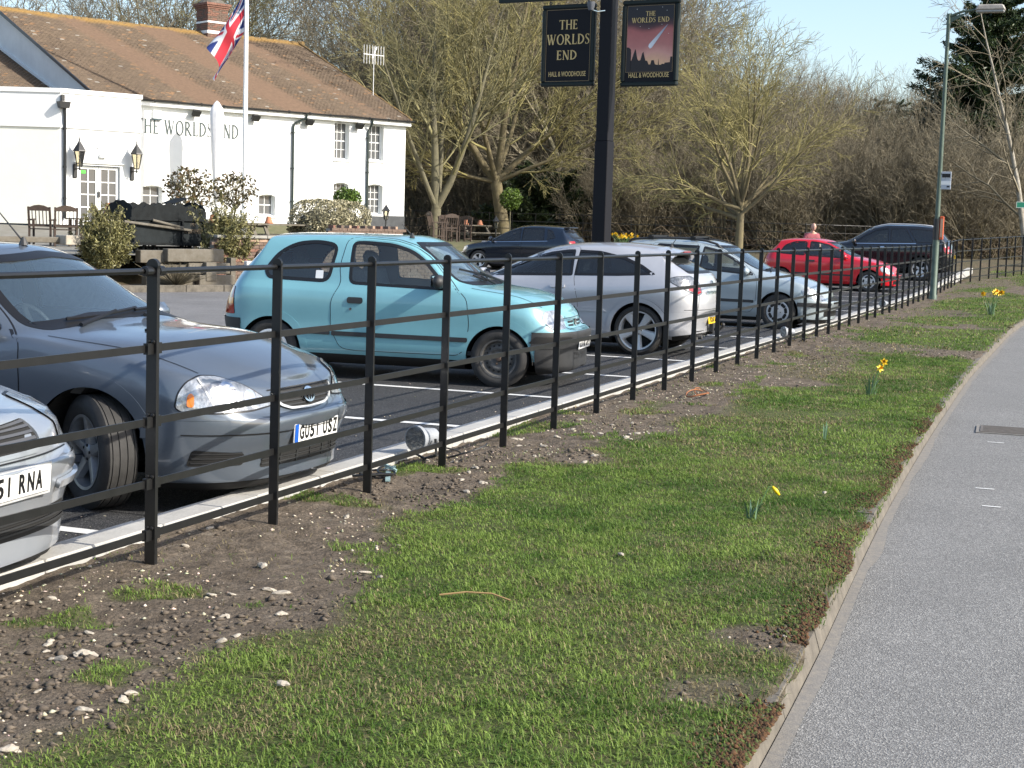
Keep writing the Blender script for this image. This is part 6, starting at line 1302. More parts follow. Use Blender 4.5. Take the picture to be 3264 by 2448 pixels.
    for a, sg in ((-30, -1), (30, 1)):
        c.laid('bumper_recess', rounded([(sg*.66, .44), (sg*.2, .44), (sg*.2, .50), (sg*.62, .505)], .02), a, M_seal, .014, step=.05, rim=.002)
        c.laid('bumper_crease', [(sg*.76, .385), (sg*.1, .385), (sg*.1, .392), (sg*.76, .392)], a, M_seal, .0145, step=.05, rim=0)
    # bonnet edge seams
    for sg in (-1, 1):
        ln = [(2.70, .665), (3.0, .65), (3.3, .63), (3.52, .60)]
        c.laid('bonnet_gap', [(x, sg*(y-.004)) for x, y in ln]+[(x, sg*(y+.004)) for x, y in ln[::-1]], 'T', M_seal, .002, step=.05, rim=0)
    fc = c.fc; bump = (c.frow < 3*c.sub)
    rub = [('front_bumper', bump & (fc[:, 0] > xf+ra-.02), M_black_plastic, .012), ('rear_bumper', bump & (fc[:, 0] < xr-ra+.02), M_black_plastic, .012),
           ('underbody', c.frow < c.sub, M_dark, 0)]
    c.body(P, rub)
    c.cabin(xf=1.46, seat=M_seatg, zbelt=.9)
    c.mirror(2.42, 1.0, M_black_plastic, (.12, .19, .13), y=.73); c.aerial(1.98, -.35, .12, -.9)
    c.wiper(.30, -.42, .99, 1.10); c.wiper(-.18, -.3, .985, 1.04)
    c.plate('L778 APW', .42, True, M_plate_w, xs=.86, tilt=-6)
    for x, st, sr in ((xf, 'steel', 0), (xr, 'trim', 0)):
        for sd in (-1, 1): wheel(root, (x, sd*(.7925-.10), .28), sd, .28, .165, .182, st, steer=sr, spin=.3, n=7, m=M_alloy)
    # place: the right front wheel touches the tarmac at (14.4, 5.59)
    place(root, (xf, -.7925), (14.17, 5.50, 0), -83.5, 1.035)
build_micra()
def build_avensis():
    root = thing('hatchback_car', 'slate blue-grey car nose-on to the fence with one front wheel turned', 'car')
    P = paint('slate_paint', (.115, .14, .175), .33, .4); L = 4.5
    sp = dict(L=L, W=1.71, zsill=.24, dash=2.95, cabin=(.3, 3.35), rear=(.4, 2.8), front=(.62, 2.5), dx=.035,
        top=[(0, .98), (.5, 1.15), (1.0, 1.36), (1.4, 1.42), (2.0, 1.43), (2.4, 1.42), (2.6, 1.372), (3.25, 1.01), (3.34, .985), (3.7, .955), (4.05, .875), (4.28, .785), (4.4, .72), (4.5, .66)],
        rail_z=[(0, .97), (.5, 1.1), (1.0, 1.29), (1.4, 1.35), (2.0, 1.36), (2.3, 1.345), (2.52, 1.27), (3.04, .965), (3.18, .945), (3.7, .905), (4.05, .815), (4.28, .735), (4.4, .69), (4.5, .65)],
        rail_y=[(0, .55), (1, .55), (1.6, .57), (2.4, .565), (3.1, .71), (3.5, .68), (4.0, .63), (4.5, .6)],
        belt_z=[(0, .95), (1., .94), (2.2, .92), (3.1, .925), (3.4, .89), (3.8, .83), (4.1, .765), (4.3, .71), (4.5, .62)],
        belt_k=[(0, .93), (3.1, .955), (3.6, .95), (4.5, .96)],
        mid_z=[(0, .56), (3.3, .56), (3.9, .53), (4.5, .53)], low_z=[(0, .36), (.8, .3), (3.4, .28), (4.5, .31)], bot_z=[(0, .3), (.8, .22), (3.3, .2), (3.9, .19), (4.5, .19)],
        fo={0: -.06, 1: 0., 2: -.03, 3: -.10, 4: -.13, 5: -.13}, ro={0: .04, 1: 0, 2: .06, 3: .1, 4: .3, 5: .3}, shoulder=.12, hipk=1.)
    c = Car(sp, root); xr, xf, ra = .96, 3.54, .365
    for x in (xr, xf): c.arch(x, .315, ra, P)
    w1 = rounded([(1.95, .95), (2.93, .95), (2.62, 1.15), (2.4, 1.285), (2.2, 1.325), (1.97, 1.335)], .05, 4); w2 = rounded([(1.0, .97), (1.88, .95), (1.9, 1.335), (1.5, 1.33), (1.2, 1.25)], .06, 4)
    for sd in 'RL': c.pane('window', w1, sd); c.pane('window', w2, sd)
    d1 = rounded([(1.93, 1.365), (1.9, .9), (1.9, .35), (2.0, .27), (3.0, .27), (3.08, .4), (3.09, .7), (3.07, .91), (2.98, .955), (2.65, 1.18), (2.42, 1.315), (2.2, 1.355)], .06, 3)
    d2 = rounded([(1.87, 1.365), (1.86, .3), (1.5, .27), (1.36, .45), (1.2, .68), (.96, .78), (.96, 1.0), (1.2, 1.28), (1.5, 1.36)], .06, 3)
    door_set(c, [(d1, w1, 2.05), (d2, w2, 1.1)], P)
    c.pane('windscreen', rounded([(-.70, .955), (-.3, 1.01), (.3, 1.01), (.70, .955), (.61, 1.19), (.51, 1.345), (0, 1.385), (-.51, 1.345), (-.61, 1.19)], .05, 4), 'F', M_glass_blue, frit=.035)
    c.pane('rear_window', rounded([(-.5, 1.02), (.5, 1.02), (.45, 1.2), (-.45, 1.2)], .08, 4), 'B', frit=.04)
    for sg, a in ((-1, -30), (1, 30)):
        lamp = rounded([(sg*q, z) for q, z in ((.715, .60), (.70, .675), (.655, .735), (.58, .762), (.47, .755), (.35, .715), (.25, .66), (.15, .595), (.3, .578), (.5, .572), (.68, .577))], .03, 3)
        o = c.laid('headlight', lamp, a, M_lamp, .007, step=.04)
        c.laid('headlight_seal', inset(lamp, -.008), a, M_seal, .002, holes=[inset(lamp, .004)], step=.05, rim=0, parent=o)
        c.laid('indicator', rounded([(sg*.668, .605), (sg*.635, .603), (sg*.63, .665), (sg*.645, .68), (sg*.662, .66)], .02, 3), a, M_amber, .0095, step=.03, rim=.004, parent=o)
        c.laid('lamp_divider', [(sg*.60, .75), (sg*.592, .753), (sg*.53, .6), (sg*.538, .597)], a, M_trimsil, .009, step=.03, rim=.002, parent=o)
        for q, z, r in ((.45, .672, .058), (.315, .645, .04)):
            c.laid('reflector', [(sg*q+r*math.cos(t), z+r*math.sin(t)) for t in np.linspace(0, 2*PI, 15)[:-1]], a, M_chrome, .0085, step=.03, rim=.003, parent=o)
        c.laid('air_vent', rounded([(sg*.66, .285), (sg*.36, .28), (sg*.36, .35), (sg*.64, .375)], .02), a, M_dark, .004+.008, step=.05, rim=0)
        for z in (.30, .325, .35): c.laid('vent_slat', [(sg*.64, z), (sg*.375, z-.004), (sg*.375, z+.006), (sg*.64, z+.008)], a, M_black_plastic, .016, step=.06, rim=.004)
        c.laid('bonnet_gap', [(x, sg*(y-.003)) for x, y in ((3.2, .74), (3.6, .715), (3.95, .685), (4.12, .66))]+[(x, sg*(y+.003)) for x, y in ((4.12, .66), (3.95, .685), (3.6, .715), (3.2, .74))], 'T', M_seal, .002, step=.05, rim=0)
    U = [(-.33, .665), (-.335, .63), (-.29, .58), (-.2, .553), (0, .545), (.2, .553), (.29, .58), (.335, .63), (.33, .665)]
    gr = rounded(U, .02, 3); c.laid('grille', gr, 'F', M_dark, .003, step=.05, rim=0)
    for z in (.575, .598, .622, .647): hw = .27 if z < .58 else (.3 if z < .61 else .32); c.laid('grille_slat', [(-hw, z), (hw, z), (hw, z+.009), (-hw, z+.009)], 'F', M_black_plastic, .011, step=.06, rim=.006)
    c.laid('grille_frame', gr, 'F', M_alloy, .014, holes=[rounded([(-.318, .672), (-.318, .635), (-.277, .592), (-.195, .567), (0, .559), (.195, .567), (.277, .592), (.318, .635), (.318, .672)], .02, 3)], step=.04, rim=.01)
    el = lambda rx, ry, cz: [(rx*math.cos(t), cz+ry*math.sin(t)) for t in np.linspace(0, 2*PI, 22)[:-1]]
    e = c.laid('badge', el(.062, .042, .617), 'F', M_chrome, .026, holes=[el(.05, .031, .617)], step=.02, rim=.008)
    c.laid('badge_ring', el(.022, .037, .617), 'F', M_chrome, .027, holes=[el(.013, .03, .617)], step=.015, rim=.006, parent=e); c.laid('badge_ring', el(.042, .014, .633), 'F', M_chrome, .027, holes=[el(.033, .007, .633)], step=.015, rim=.006, parent=e)
    c.laid('bonnet_gap', [(-.36, .668), (.36, .668), (.36, .675), (-.36, .675)], 'F', M_seal, .004, step=.06, rim=0)
    c.laid('bumper_seam', [(-.80, .452), (.80, .452), (.80, .458), (-.80, .458)], 'F', M_seal, .014, step=.04, rim=0)
    c.laid('lower_intake', rounded([(-.45, .255), (.45, .255), (.43, .325), (-.43, .325)], .02), 'F', M_dark, .010, step=.06, rim=0)
    for z in (.272, .297): c.laid('intake_slat', [(-.44, z), (.44, z), (.44, z+.009), (-.44, z+.009)], 'F', M_black_plastic, .016, step=.07, rim=.005)
    for y in (-.3, -.15, 0, .15, .3): c.laid('intake_slat', [(y-.004, .258), (y+.004, .258), (y+.004, .322), (y-.004, .322)], 'F', M_black_plastic, .015, step=.07, rim=.005)
    c.body(P, bumpers(c, xf+ra-.04, xr-ra+.04, P))
    c.cabin(xf=2.05, seat=M_seatg, zbelt=.93, zf=.26); c.mirror(2.86, .99, P, (.1, .17, .12), y=.76); c.aerial(2.45, 0, .28, -.9)
    c.wiper(-.52, .12, 1.0, 1.04); c.wiper(.08, .6, 1.03, 1.04)
    c.laid('washer_jet', rounded([(3.55, -.33), (3.6, -.33), (3.6, -.305), (3.55, -.305)], .01), 'T', M_seal, .012, step=.03)
    c.plate('GU5I USZ', .425, True, M_plate_w, band=True, xs=.88, tilt=-3)
    for x, st in ((xf, -30), (xr, 0)):
        for sd in (-1, 1): wheel(root, (x, sd*(.855-.115), .316), sd, .316, .205, .205, 'spoke', M_alloy_dull, steer=st, spin=.35, n=5)
    place(root, (xf, -.855), (6.93, 5.08, 0), -90)
build_avensis()

def build_silver():
    root = thing('hatchback_car', 'silver car half cut off by the left edge, nose to the fence', 'car')
    P = paint('silver_paint', (.30, .325, .36), .3, .3); L = 4.1
    sp = dict(L=L, W=1.71, zsill=.24, dash=2.6, rear=(.35, 2.9), front=(.5, 2.6), sub=5, dx=.04,
        top=[(0, 1.0), (.35, 1.34), (.7, 1.42), (1.3, 1.43), (1.9, 1.4), (2.2, 1.33), (2.85, .98), (2.95, .95), (3.4, .9), (3.75, .82), (3.95, .76), (4.1, .66)],
        rail_z=[(0, 1.), (.35, 1.27), (.7, 1.35), (1.3, 1.36), (1.9, 1.33), (2.2, 1.22), (2.7, .94), (2.85, .915), (3.4, .86), (3.75, .775), (3.95, .72), (4.1, .65)],
        rail_y=[(0, .55), (1.5, .57), (2, .56), (2.7, .71), (3.4, .66), (4.1, .58)], belt_z=[(0, .95), (1.5, .93), (2.7, .9), (3.4, .83), (3.75, .74), (3.95, .68), (4.1, .6)],
        mid_z=[(0, .57), (4.1, .56)], low_z=[(0, .36), (.8, .3), (3, .28), (4.1, .36)], bot_z=[(0, .3), (.8, .22), (3.2, .2), (4.1, .16)],
        fo={0: -.05, 1: 0, 2: -.04, 3: -.08, 4: -.12, 5: -.12}, ro={0: .04, 1: 0, 2: .07, 3: .1, 4: .4, 5: .4}, shoulder=.1, hipk=1.)
    c = Car(sp, root); xr, xf = .72, 3.33
    for x in (xr, xf): c.arch(x, .3, .345, P)
    w1 = rounded([(1.5, .95), (2.5, .94), (2.1, 1.26), (1.55, 1.33)], .06, 4); w2 = rounded([(.6, .97), (1.42, .95), (1.47, 1.33), (.9, 1.3)], .07, 4)
    for sd in 'RL': c.pane('window', w1, sd); c.pane('window', w2, sd)
    c.pane('windscreen', rounded([(-.66, .96), (.66, .96), (.52, 1.33), (-.52, 1.33)], .08, 4), 'F', M_glass_blue, frit=.04); c.pane('rear_window', rounded([(-.5, 1.0), (.5, 1.0), (.45, 1.22), (-.45, 1.22)], .08, 4), 'B', frit=.04)
    for sg, a in ((-1, -30), (1, 30)):
        lamp = rounded([(sg*q, z) for q, z in ((.77, .63), (.72, .735), (.6, .80), (.44, .80), (.38, .70), (.36, .60), (.6, .59))], .03, 3)
        c.laid('headlight', lamp, a, M_lamp, .007, step=.04)
        c.laid('headlight_seal', inset(lamp, -.006), a, M_seal, .002, holes=[inset(lamp, .004)], step=.05, rim=0)
        c.laid('bumper_strip', [(sg*.8, .455), (sg*.14, .44), (sg*.14, .475), (sg*.8, .49)], a, P, .03, step=.06, rim=.02)
    g = rounded([(-.31, .615), (.31, .615), (.33, .68), (.29, .735), (-.29, .735), (-.33, .68)], .03, 3); c.laid('grille', g, 'F', M_dark, .002, step=.06, rim=0)
    c.laid('grille_frame', inset(g, -.02), 'F', P, .012, holes=[g], step=.05)
    for z in (.628, .652, .676, .70, .72): c.laid('grille_slat', [(-.305, z), (.305, z), (.305, z+.011), (-.305, z+.011)], 'F', mat('grille_grey', (.07, .072, .08), .5) if 'grille_grey' not in MATS else MATS['grille_grey'], .009, step=.07, rim=.006)
    c.laid('bumper_seam', [(-.6, .578), (.6, .578), (.6, .585), (-.6, .585)], 'F', M_seal, .0095, step=.06, rim=0)
    c.laid('lower_intake', rounded([(-.62, .26), (.62, .26), (.55, .36), (-.55, .36)], .03), 'F', M_dark, .0095, step=.06, rim=0)
    for z in (.28, .305, .33): c.laid('intake_slat', [(-.56, z), (.56, z), (.56, z+.01), (-.56, z+.01)], 'F', M_black_plastic, .016, step=.07, rim=.005)
    c.body(P, bumpers(c, xf+.33, xr-.33, P)); c.cabin(xf=1.5, zbelt=.92, zf=.26); c.mirror(2.5, .98, P, y=.8)
    c.plate('Y5I RNA', .5, True, M_plate_w, xs=.93, tilt=-4)
    b = MB(); b.box((0, 0, 0), (.016, .545, .135)); b.build('plate_backing', M_trimsil, root, loc=(L-.006, 0, .5), rot=(0, math.radians(4), 0))
    for x in (xf, xr):
        for sd in (-1, 1): wheel(root, (x, sd*(.855-.11), .3), sd, .3, .19, .185, 'trim', n=8)
    place(root, (L, 0), (5.09, 4.09, 0), -85)
build_silver()

def build_astra():
    root = thing('hatchback_car', 'silver three-door hatchback parked tail to the fence with a yellow plate', 'car')
    P = paint('pale_silver_paint', (.46, .47, .50), .3, .25); L = 4.29
    sp = dict(L=L, W=1.753, zsill=.23, dash=2.75, cabin=(.2, 3.2), rear=(.45, 2.7), front=(.6, 2.5),
        top=[(0, 1.02), (.3, 1.25), (.56, 1.375), (.8, 1.405), (1.2, 1.432), (1.7, 1.42), (2.1, 1.37), (2.4, 1.27), (3.1, .96), (3.2, .93), (3.7, .86), (4.05, .76), (4.29, .62)],
        rail_z=[(0, 1.), (.3, 1.2), (.56, 1.305), (.8, 1.335), (1.2, 1.362), (1.7, 1.35), (2.1, 1.28), (2.4, 1.15), (2.95, .92), (3.1, .9), (3.7, .83), (4.05, .73), (4.29, .6)],
        rail_y=[(0, .52), (.4, .52), (1.5, .57), (2.2, .575), (2.95, .72), (3.5, .68), (4.29, .55)],
        belt_z=[(0, 1.03), (.6, 1.02), (1.2, .985), (2.2, .94), (2.95, .9), (3.5, .83), (4.0, .73), (4.29, .58)], belt_k=[(0, .9), (.8, .93), (2, .94), (4.29, .95)],
        taper=[(0, .97), (.77, 1.0), (2.1, .985), (3.4, 1.), (4.29, .95)],
        mid_z=[(0, .575), (4.29, .56)], low_z=[(0, .36), (.6, .33), (1.2, .3), (3.2, .3), (4.29, .34)], bot_z=[(0, .31), (.5, .25), (1.2, .2), (3.2, .2), (4.29, .2)],
        fo={0: -.03, 1: 0, 2: -.05, 3: -.1, 4: -.13, 5: -.13}, ro={0: .06, 1: 0, 2: .05, 3: .1, 4: .6, 5: .6}, shoulder=.13, hipk=1.)
    c = Car(sp, root); xr, xf, ra = .80, 3.41, .365
    for x in (xr, xf): c.arch(x, .318, ra, P)
    # one long arched side glass, divided at the door
    w1 = rounded([(1.72, .985), (2.93, .945), (2.62, 1.09), (2.35, 1.205), (2.08, 1.28), (1.86, 1.315), (1.74, 1.322)], .03, 4)
    w2 = rounded([(1.70, .988), (1.71, 1.322), (1.4, 1.315), (1.05, 1.25), (.8, 1.155), (.60, 1.04), (.68, 1.03), (1.1, 1.005)], .025, 4)
    for sd in 'RL':
        c.pane('window', w1, sd, MATS.get('hatch_tint') or glass_mat('hatch_tint', (.34, .4, .42)), frit=.034); c.pane('window', w2, sd, M_glass_dark, frit=.034)
        c.laid('side_moulding', [(1.66, .535), (2.95, .53), (2.95, .572), (1.72, .585), (1.55, .583)], sd, P, .014, step=.08)
        c.laid('side_moulding', [(1.22, .54), (1.62, .535), (1.6, .584), (1.3, .59)], sd, P, .013, step=.08)
    # flared rear arch lip
    for x in (xr, xf):
        an = np.linspace(-.1, PI+.1, 34); poly = [(x+(ra-.002)*math.cos(a), .318+(ra-.002)*math.sin(a)) for a in an]+[(x+(ra+.055)*math.cos(a), .318+(ra+.055)*math.sin(a)) for a in an[::-1]]
        for sd in 'RL': c.laid('arch_flare', poly, sd, P, .012, step=.06, rim=.015)
    d1 = rounded([(1.68, 1.355), (1.7, .97), (1.62, .66), (1.62, .4), (1.72, .29), (2.95, .29), (3.02, .4), (3.03, .75), (2.98, .93), (2.66, 1.12), (2.37, 1.245), (2.1, 1.315), (1.85, 1.35)], .05, 3)
    door_set(c, [(d1, w1, 1.9)], P, hz=.845)
    c.pane('windscreen', rounded([(-.66, .935), (.66, .935), (.52, 1.28), (-.52, 1.28)], .08, 4), 'F', M_glass_blue, frit=.04)
    c.pane('rear_window', rounded([(-.60, 1.06), (.60, 1.06), (.54, 1.15), (.44, 1.30), (-.44, 1.30), (-.54, 1.15)], .06, 4), 'B', M_glass_dark, frit=.035)
    # spoiler over the rear window
    b = MB(); pts = []
    for y in np.linspace(-.56, .56, 9):
        q = c.ray([(.66, y)], 'T')[0][0]; pts.append((y, q[2]))
    for i in range(8):
        (y0, z0), (y1, z1) = pts[i], pts[i+1]; b.add([(.66, y0, z0+.004), (.66, y1, z1+.004), (.40+.15*y1*y1, y1, z1-.045), (.40+.15*y0*y0, y0, z0-.045), (.66, y0, z0-.05), (.66, y1, z1-.05), (.43+.15*y1*y1, y1, z1-.085), (.43+.15*y0*y0, y0, z0-.085)], [(0, 1, 2, 3), (3, 2, 6, 7), (7, 6, 5, 4), (0, 3, 7, 4), (1, 5, 6, 2)])
    b.build('spoiler', P, root, auto=50)
    b = MB(); b.box((.41, 0, pts[4][1]-.066), (.02, .34, .022)); b.build('brake_light', M_red, root)
    for sg, a in ((1, 225), (-1, 135)):
        lt = rounded([(sg*q, z) for q, z in ((.62, .985), (.5, 1.02), (.28, 1.03), (.15, .96), (.10, .82), (.2, .79), (.4, .85), (.54, .92))], .03, 3)
        o = c.laid('tail_light', lt, a, M_lamp_dark, .006, step=.04); c.laid('light_seal', inset(lt, -.008), a, M_seal, .002, holes=[inset(lt, .003)], step=.05, rim=0, parent=o)
        c.laid('brake_lens', rounded([(sg*.13, .825), (sg*.2, .80), (sg*.38, .86), (sg*.32, .895), (sg*.14, .88)], .015), a, M_red, .009, step=.03, rim=.004, parent=o)
        c.laid('reverse_lens', rounded([(sg*.15, .92), (sg*.27, .93), (sg*.27, .985), (sg*.18, .975)], .015), a, M_lamp, .009, step=.03, rim=.004, parent=o)
    c.laid('tailgate_strip', rounded([(-.36, .80), (.36, .80), (.36, .835), (-.36, .835)], .012), 'B', M_chrome, .014, step=.06)
    el = [(.05*math.cos(t), .93+.04*math.sin(t)) for t in np.linspace(0, 2*PI, 18)[:-1]]
    c.laid('badge', el, 'B', M_chrome, .014, holes=[[(.038*math.cos(t), .93+.03*math.sin(t)) for t in np.linspace(0, 2*PI, 18)[:-1]]], step=.02)
    c.laid('badge_bar', [(-.038, .94), (-.005, .925), (.0, .91), (.038, .917), (.038, .924), (.007, .934), (-.002, .948), (-.038, .948)], 'B', M_chrome, .014, step=.03)
    for y in (-.62, .62): c.laid('tailgate_gap', [(y-.003, .60), (y+.003, .60), (y*.9+.003, .8), (y*.9-.003, .8)], 'B', M_seal, .003, step=.06, rim=0)
    c.laid('bumper_seam', [(-.8, .60), (.8, .60), (.8, .606), (-.8, .606)], 'B', M_seal, .004, step=.06, rim=0)
    c.laid('bumper_lower', rounded([(-.6, .22), (.6, .22), (.62, .33), (-.62, .33)], .03), 'B', M_black_plastic, .010, step=.07)
    b = MB(); b.tube([(.02, .1, .34), (-.1, .1, .34), (-.14, .1, .38)], .018, 6); b.lathe([(.001, .05), (.02, .04), (.026, .02), (.02, 0), (.001, -.01)], 10, c=(-.14, .1, .38)); b.box((.0, .1, .36), (.05, .16, .1)); b.build('tow_bar', M_black_plastic, root)
    b = MB(); b.tube([(.3, .45, .24), (.05, .45, .25)], .028, 10); b.tube([(.3, .45, .235), (.1, .5, .23)], .02, 8); b.build('exhaust_pipe', M_steel, root)
    c.body(P, bumpers(c, xf+ra-.04, xr-ra+.04, P, .006)); c.cabin(xf=1.95, seat=M_seatd, zbelt=.92, zf=.24); c.mirror(2.92, .985, P, (.12, .21, .13), y=.8); c.aerial(.62, 0, .2, -.6)
    c.plate('VO58 KHP', .465, False, M_plate_y, xs=.86, tilt=6)
    for x in (xf, xr):
        for sd in (-1, 1): wheel(root, (x, sd*(.8765-.115), .318), sd, .318, .215, .246, 'spoke2', M_alloy, spin=.95, n=5)
    place(root, (xr, .8765), (18.9, 5.43, 0), 90)
build_astra()
def build_estate():
    root = thing('estate_car', 'pale silver-blue estate car with black roof rails, nose to the fence', 'car')
    P = paint('ice_blue_paint', (.36, .425, .46), .3, .2); L = 4.03
    sp = dict(L=L, W=1.66, zsill=.23, dash=2.7, rear=(.35, 3.), front=(.6, 2.4), sub=6, dx=.04,
        top=[(0, 1.05), (.3, 1.36), (.55, 1.43), (1.2, 1.46), (1.8, 1.45), (2.1, 1.40), (2.85, 1.01), (2.95, .97), (3.4, .87), (3.75, .75), (3.95, .65), (4.03, .58)],
        rail_z=[(0, 1.03), (.3, 1.3), (.55, 1.37), (1.2, 1.4), (1.7, 1.385), (2.05, 1.3), (2.75, .96), (2.88, .93), (3.4, .83), (3.75, .715), (3.95, .63), (4.03, .575)],
        rail_y=[(0, .56), (1.5, .58), (2, .57), (2.75, .7), (3.4, .62), (4.03, .5)], belt_z=[(0, .98), (1.5, .93), (2.75, .89), (3.3, .82), (3.7, .71), (3.9, .62), (4.03, .54)], belt_k=[(0, .94), (2.8, .95), (4, .93)],
        mid_z=[(0, .52), (3.3, .5), (4.03, .48)], low_z=[(0, .36), (.8, .29), (3, .28), (4.03, .32)], bot_z=[(0, .3), (.8, .2), (3.2, .19), (4.03, .18)],
        fo={0: -.05, 1: 0, 2: -.05, 3: -.1, 4: -.1, 5: -.1}, ro={0: .04, 1: 0, 2: .05, 3: .08, 4: .3, 5: .3}, shoulder=.12, hipk=1.)
    c = Car(sp, root); xr, xf, ra = .73, 3.17, .34
    for x in (xr, xf): c.arch(x, .295, ra, P)
    w1 = rounded([(1.78, .955), (2.72, .885), (2.72, .91), (2.4, 1.14), (2.1, 1.29), (1.82, 1.35)], .03, 4); w2 = rounded([(.95, .97), (1.71, .955), (1.75, 1.355), (1.0, 1.37)], .04, 4); w3 = rounded([(.3, 1.0), (.88, .975), (.92, 1.36), (.55, 1.33)], .05, 4)
    for sd in 'RL':
        c.pane('window', w1, sd); c.pane('window', w2, sd); c.pane('window', w3, sd)
        c.laid('rubbing_strip', rounded([(1.76, .435), (2.76, .43), (2.76, .475), (1.76, .485)], .015), sd, M_black_plastic, .012, step=.08)
    d1 = rounded([(1.75, 1.385), (1.74, .4), (1.8, .27), (2.7, .27), (2.78, .38), (2.8, .75), (2.77, .88), (2.42, 1.17), (2.12, 1.32), (1.85, 1.375)], .05, 3); d2 = rounded([(1.72, 1.385), (1.72, .3), (1.25, .28), (1.1, .6), (.93, .75), (.92, 1.38)], .05, 3)
    door_set(c, [(d1, w1, 1.9), (d2, w2, 1.1)], P, hz=.82, hm=M_black_plastic)
    c.pane('windscreen', rounded([(-.64, .95), (.64, .95), (.52, 1.37), (-.52, 1.37)], .08, 4), 'F', M_glass_blue, frit=.035); c.pane('rear_window', rounded([(-.5, 1.05), (.5, 1.05), (.46, 1.25), (-.46, 1.25)], .06, 4), 'B', frit=.035)
    for sg, a in ((-1, -35), (1, 35)):
        c.laid('headlight', rounded([(sg*q, z) for q, z in ((.70, .66), (.62, .72), (.35, .63), (.2, .53), (.24, .495), (.5, .52), (.66, .57))], .03, 3), a, M_lamp, .007, step=.04)
        c.laid('bumper_strip', rounded([(sg*.75, .40), (sg*.12, .39), (sg*.12, .455), (sg*.74, .465)], .02), a, M_black_plastic, .022, step=.06, rim=.02)
        b = MB(); pts = []
        for x in np.linspace(.5, 2.02, 9): q = c.ray([(x, sg*.50)], 'T')[0][0]; pts.append((q[0], q[1], q[2]+.045))
        pts = [(pts[0][0]-.05, pts[0][1], pts[0][2]-.06)]+pts+[(pts[-1][0]+.1, pts[-1][1], pts[-1][2]-.09)]
        b.tube(pts, .02, 6); b.build('roof_rail', M_black_plastic, root, smooth=True)
    for x in (.85, 1.6):
        b = MB(); b.beam((x, -.56, 1.50), (x, .56, 1.50), .05, .03); [b.box((x, sg*.5, 1.465), (.09, .06, .07)) for sg in (-1, 1)]; b.build('roof_bar', M_seal, root)
    c.laid('grille', rounded([(-.3, .44), (.3, .44), (.26, .54), (-.26, .54)], .03), 'F', M_seal, .01, step=.06, rim=0)
    c.laid('lower_intake', rounded([(-.5, .23), (.5, .23), (.5, .33), (-.5, .33)], .03), 'F', M_seal, .012, step=.06, rim=0)
    c.body(P, bumpers(c, xf+.3, xr-.3, P)); c.cabin(xf=1.75, zbelt=.9, zf=.25); c.mirror(2.62, .955, P, (.11, .19, .13), y=.76); c.wiper(-.5, .1, .97, 1.0)
    for x in (xr, xf):
        for sd in (-1, 1): wheel(root, (x, sd*(.83-.11), .295), sd, .295, .185, .187, 'trim', spin=.2, n=9)
    place(root, (xf, -.83), (25.6, 4.93, 0), -90)
build_estate()

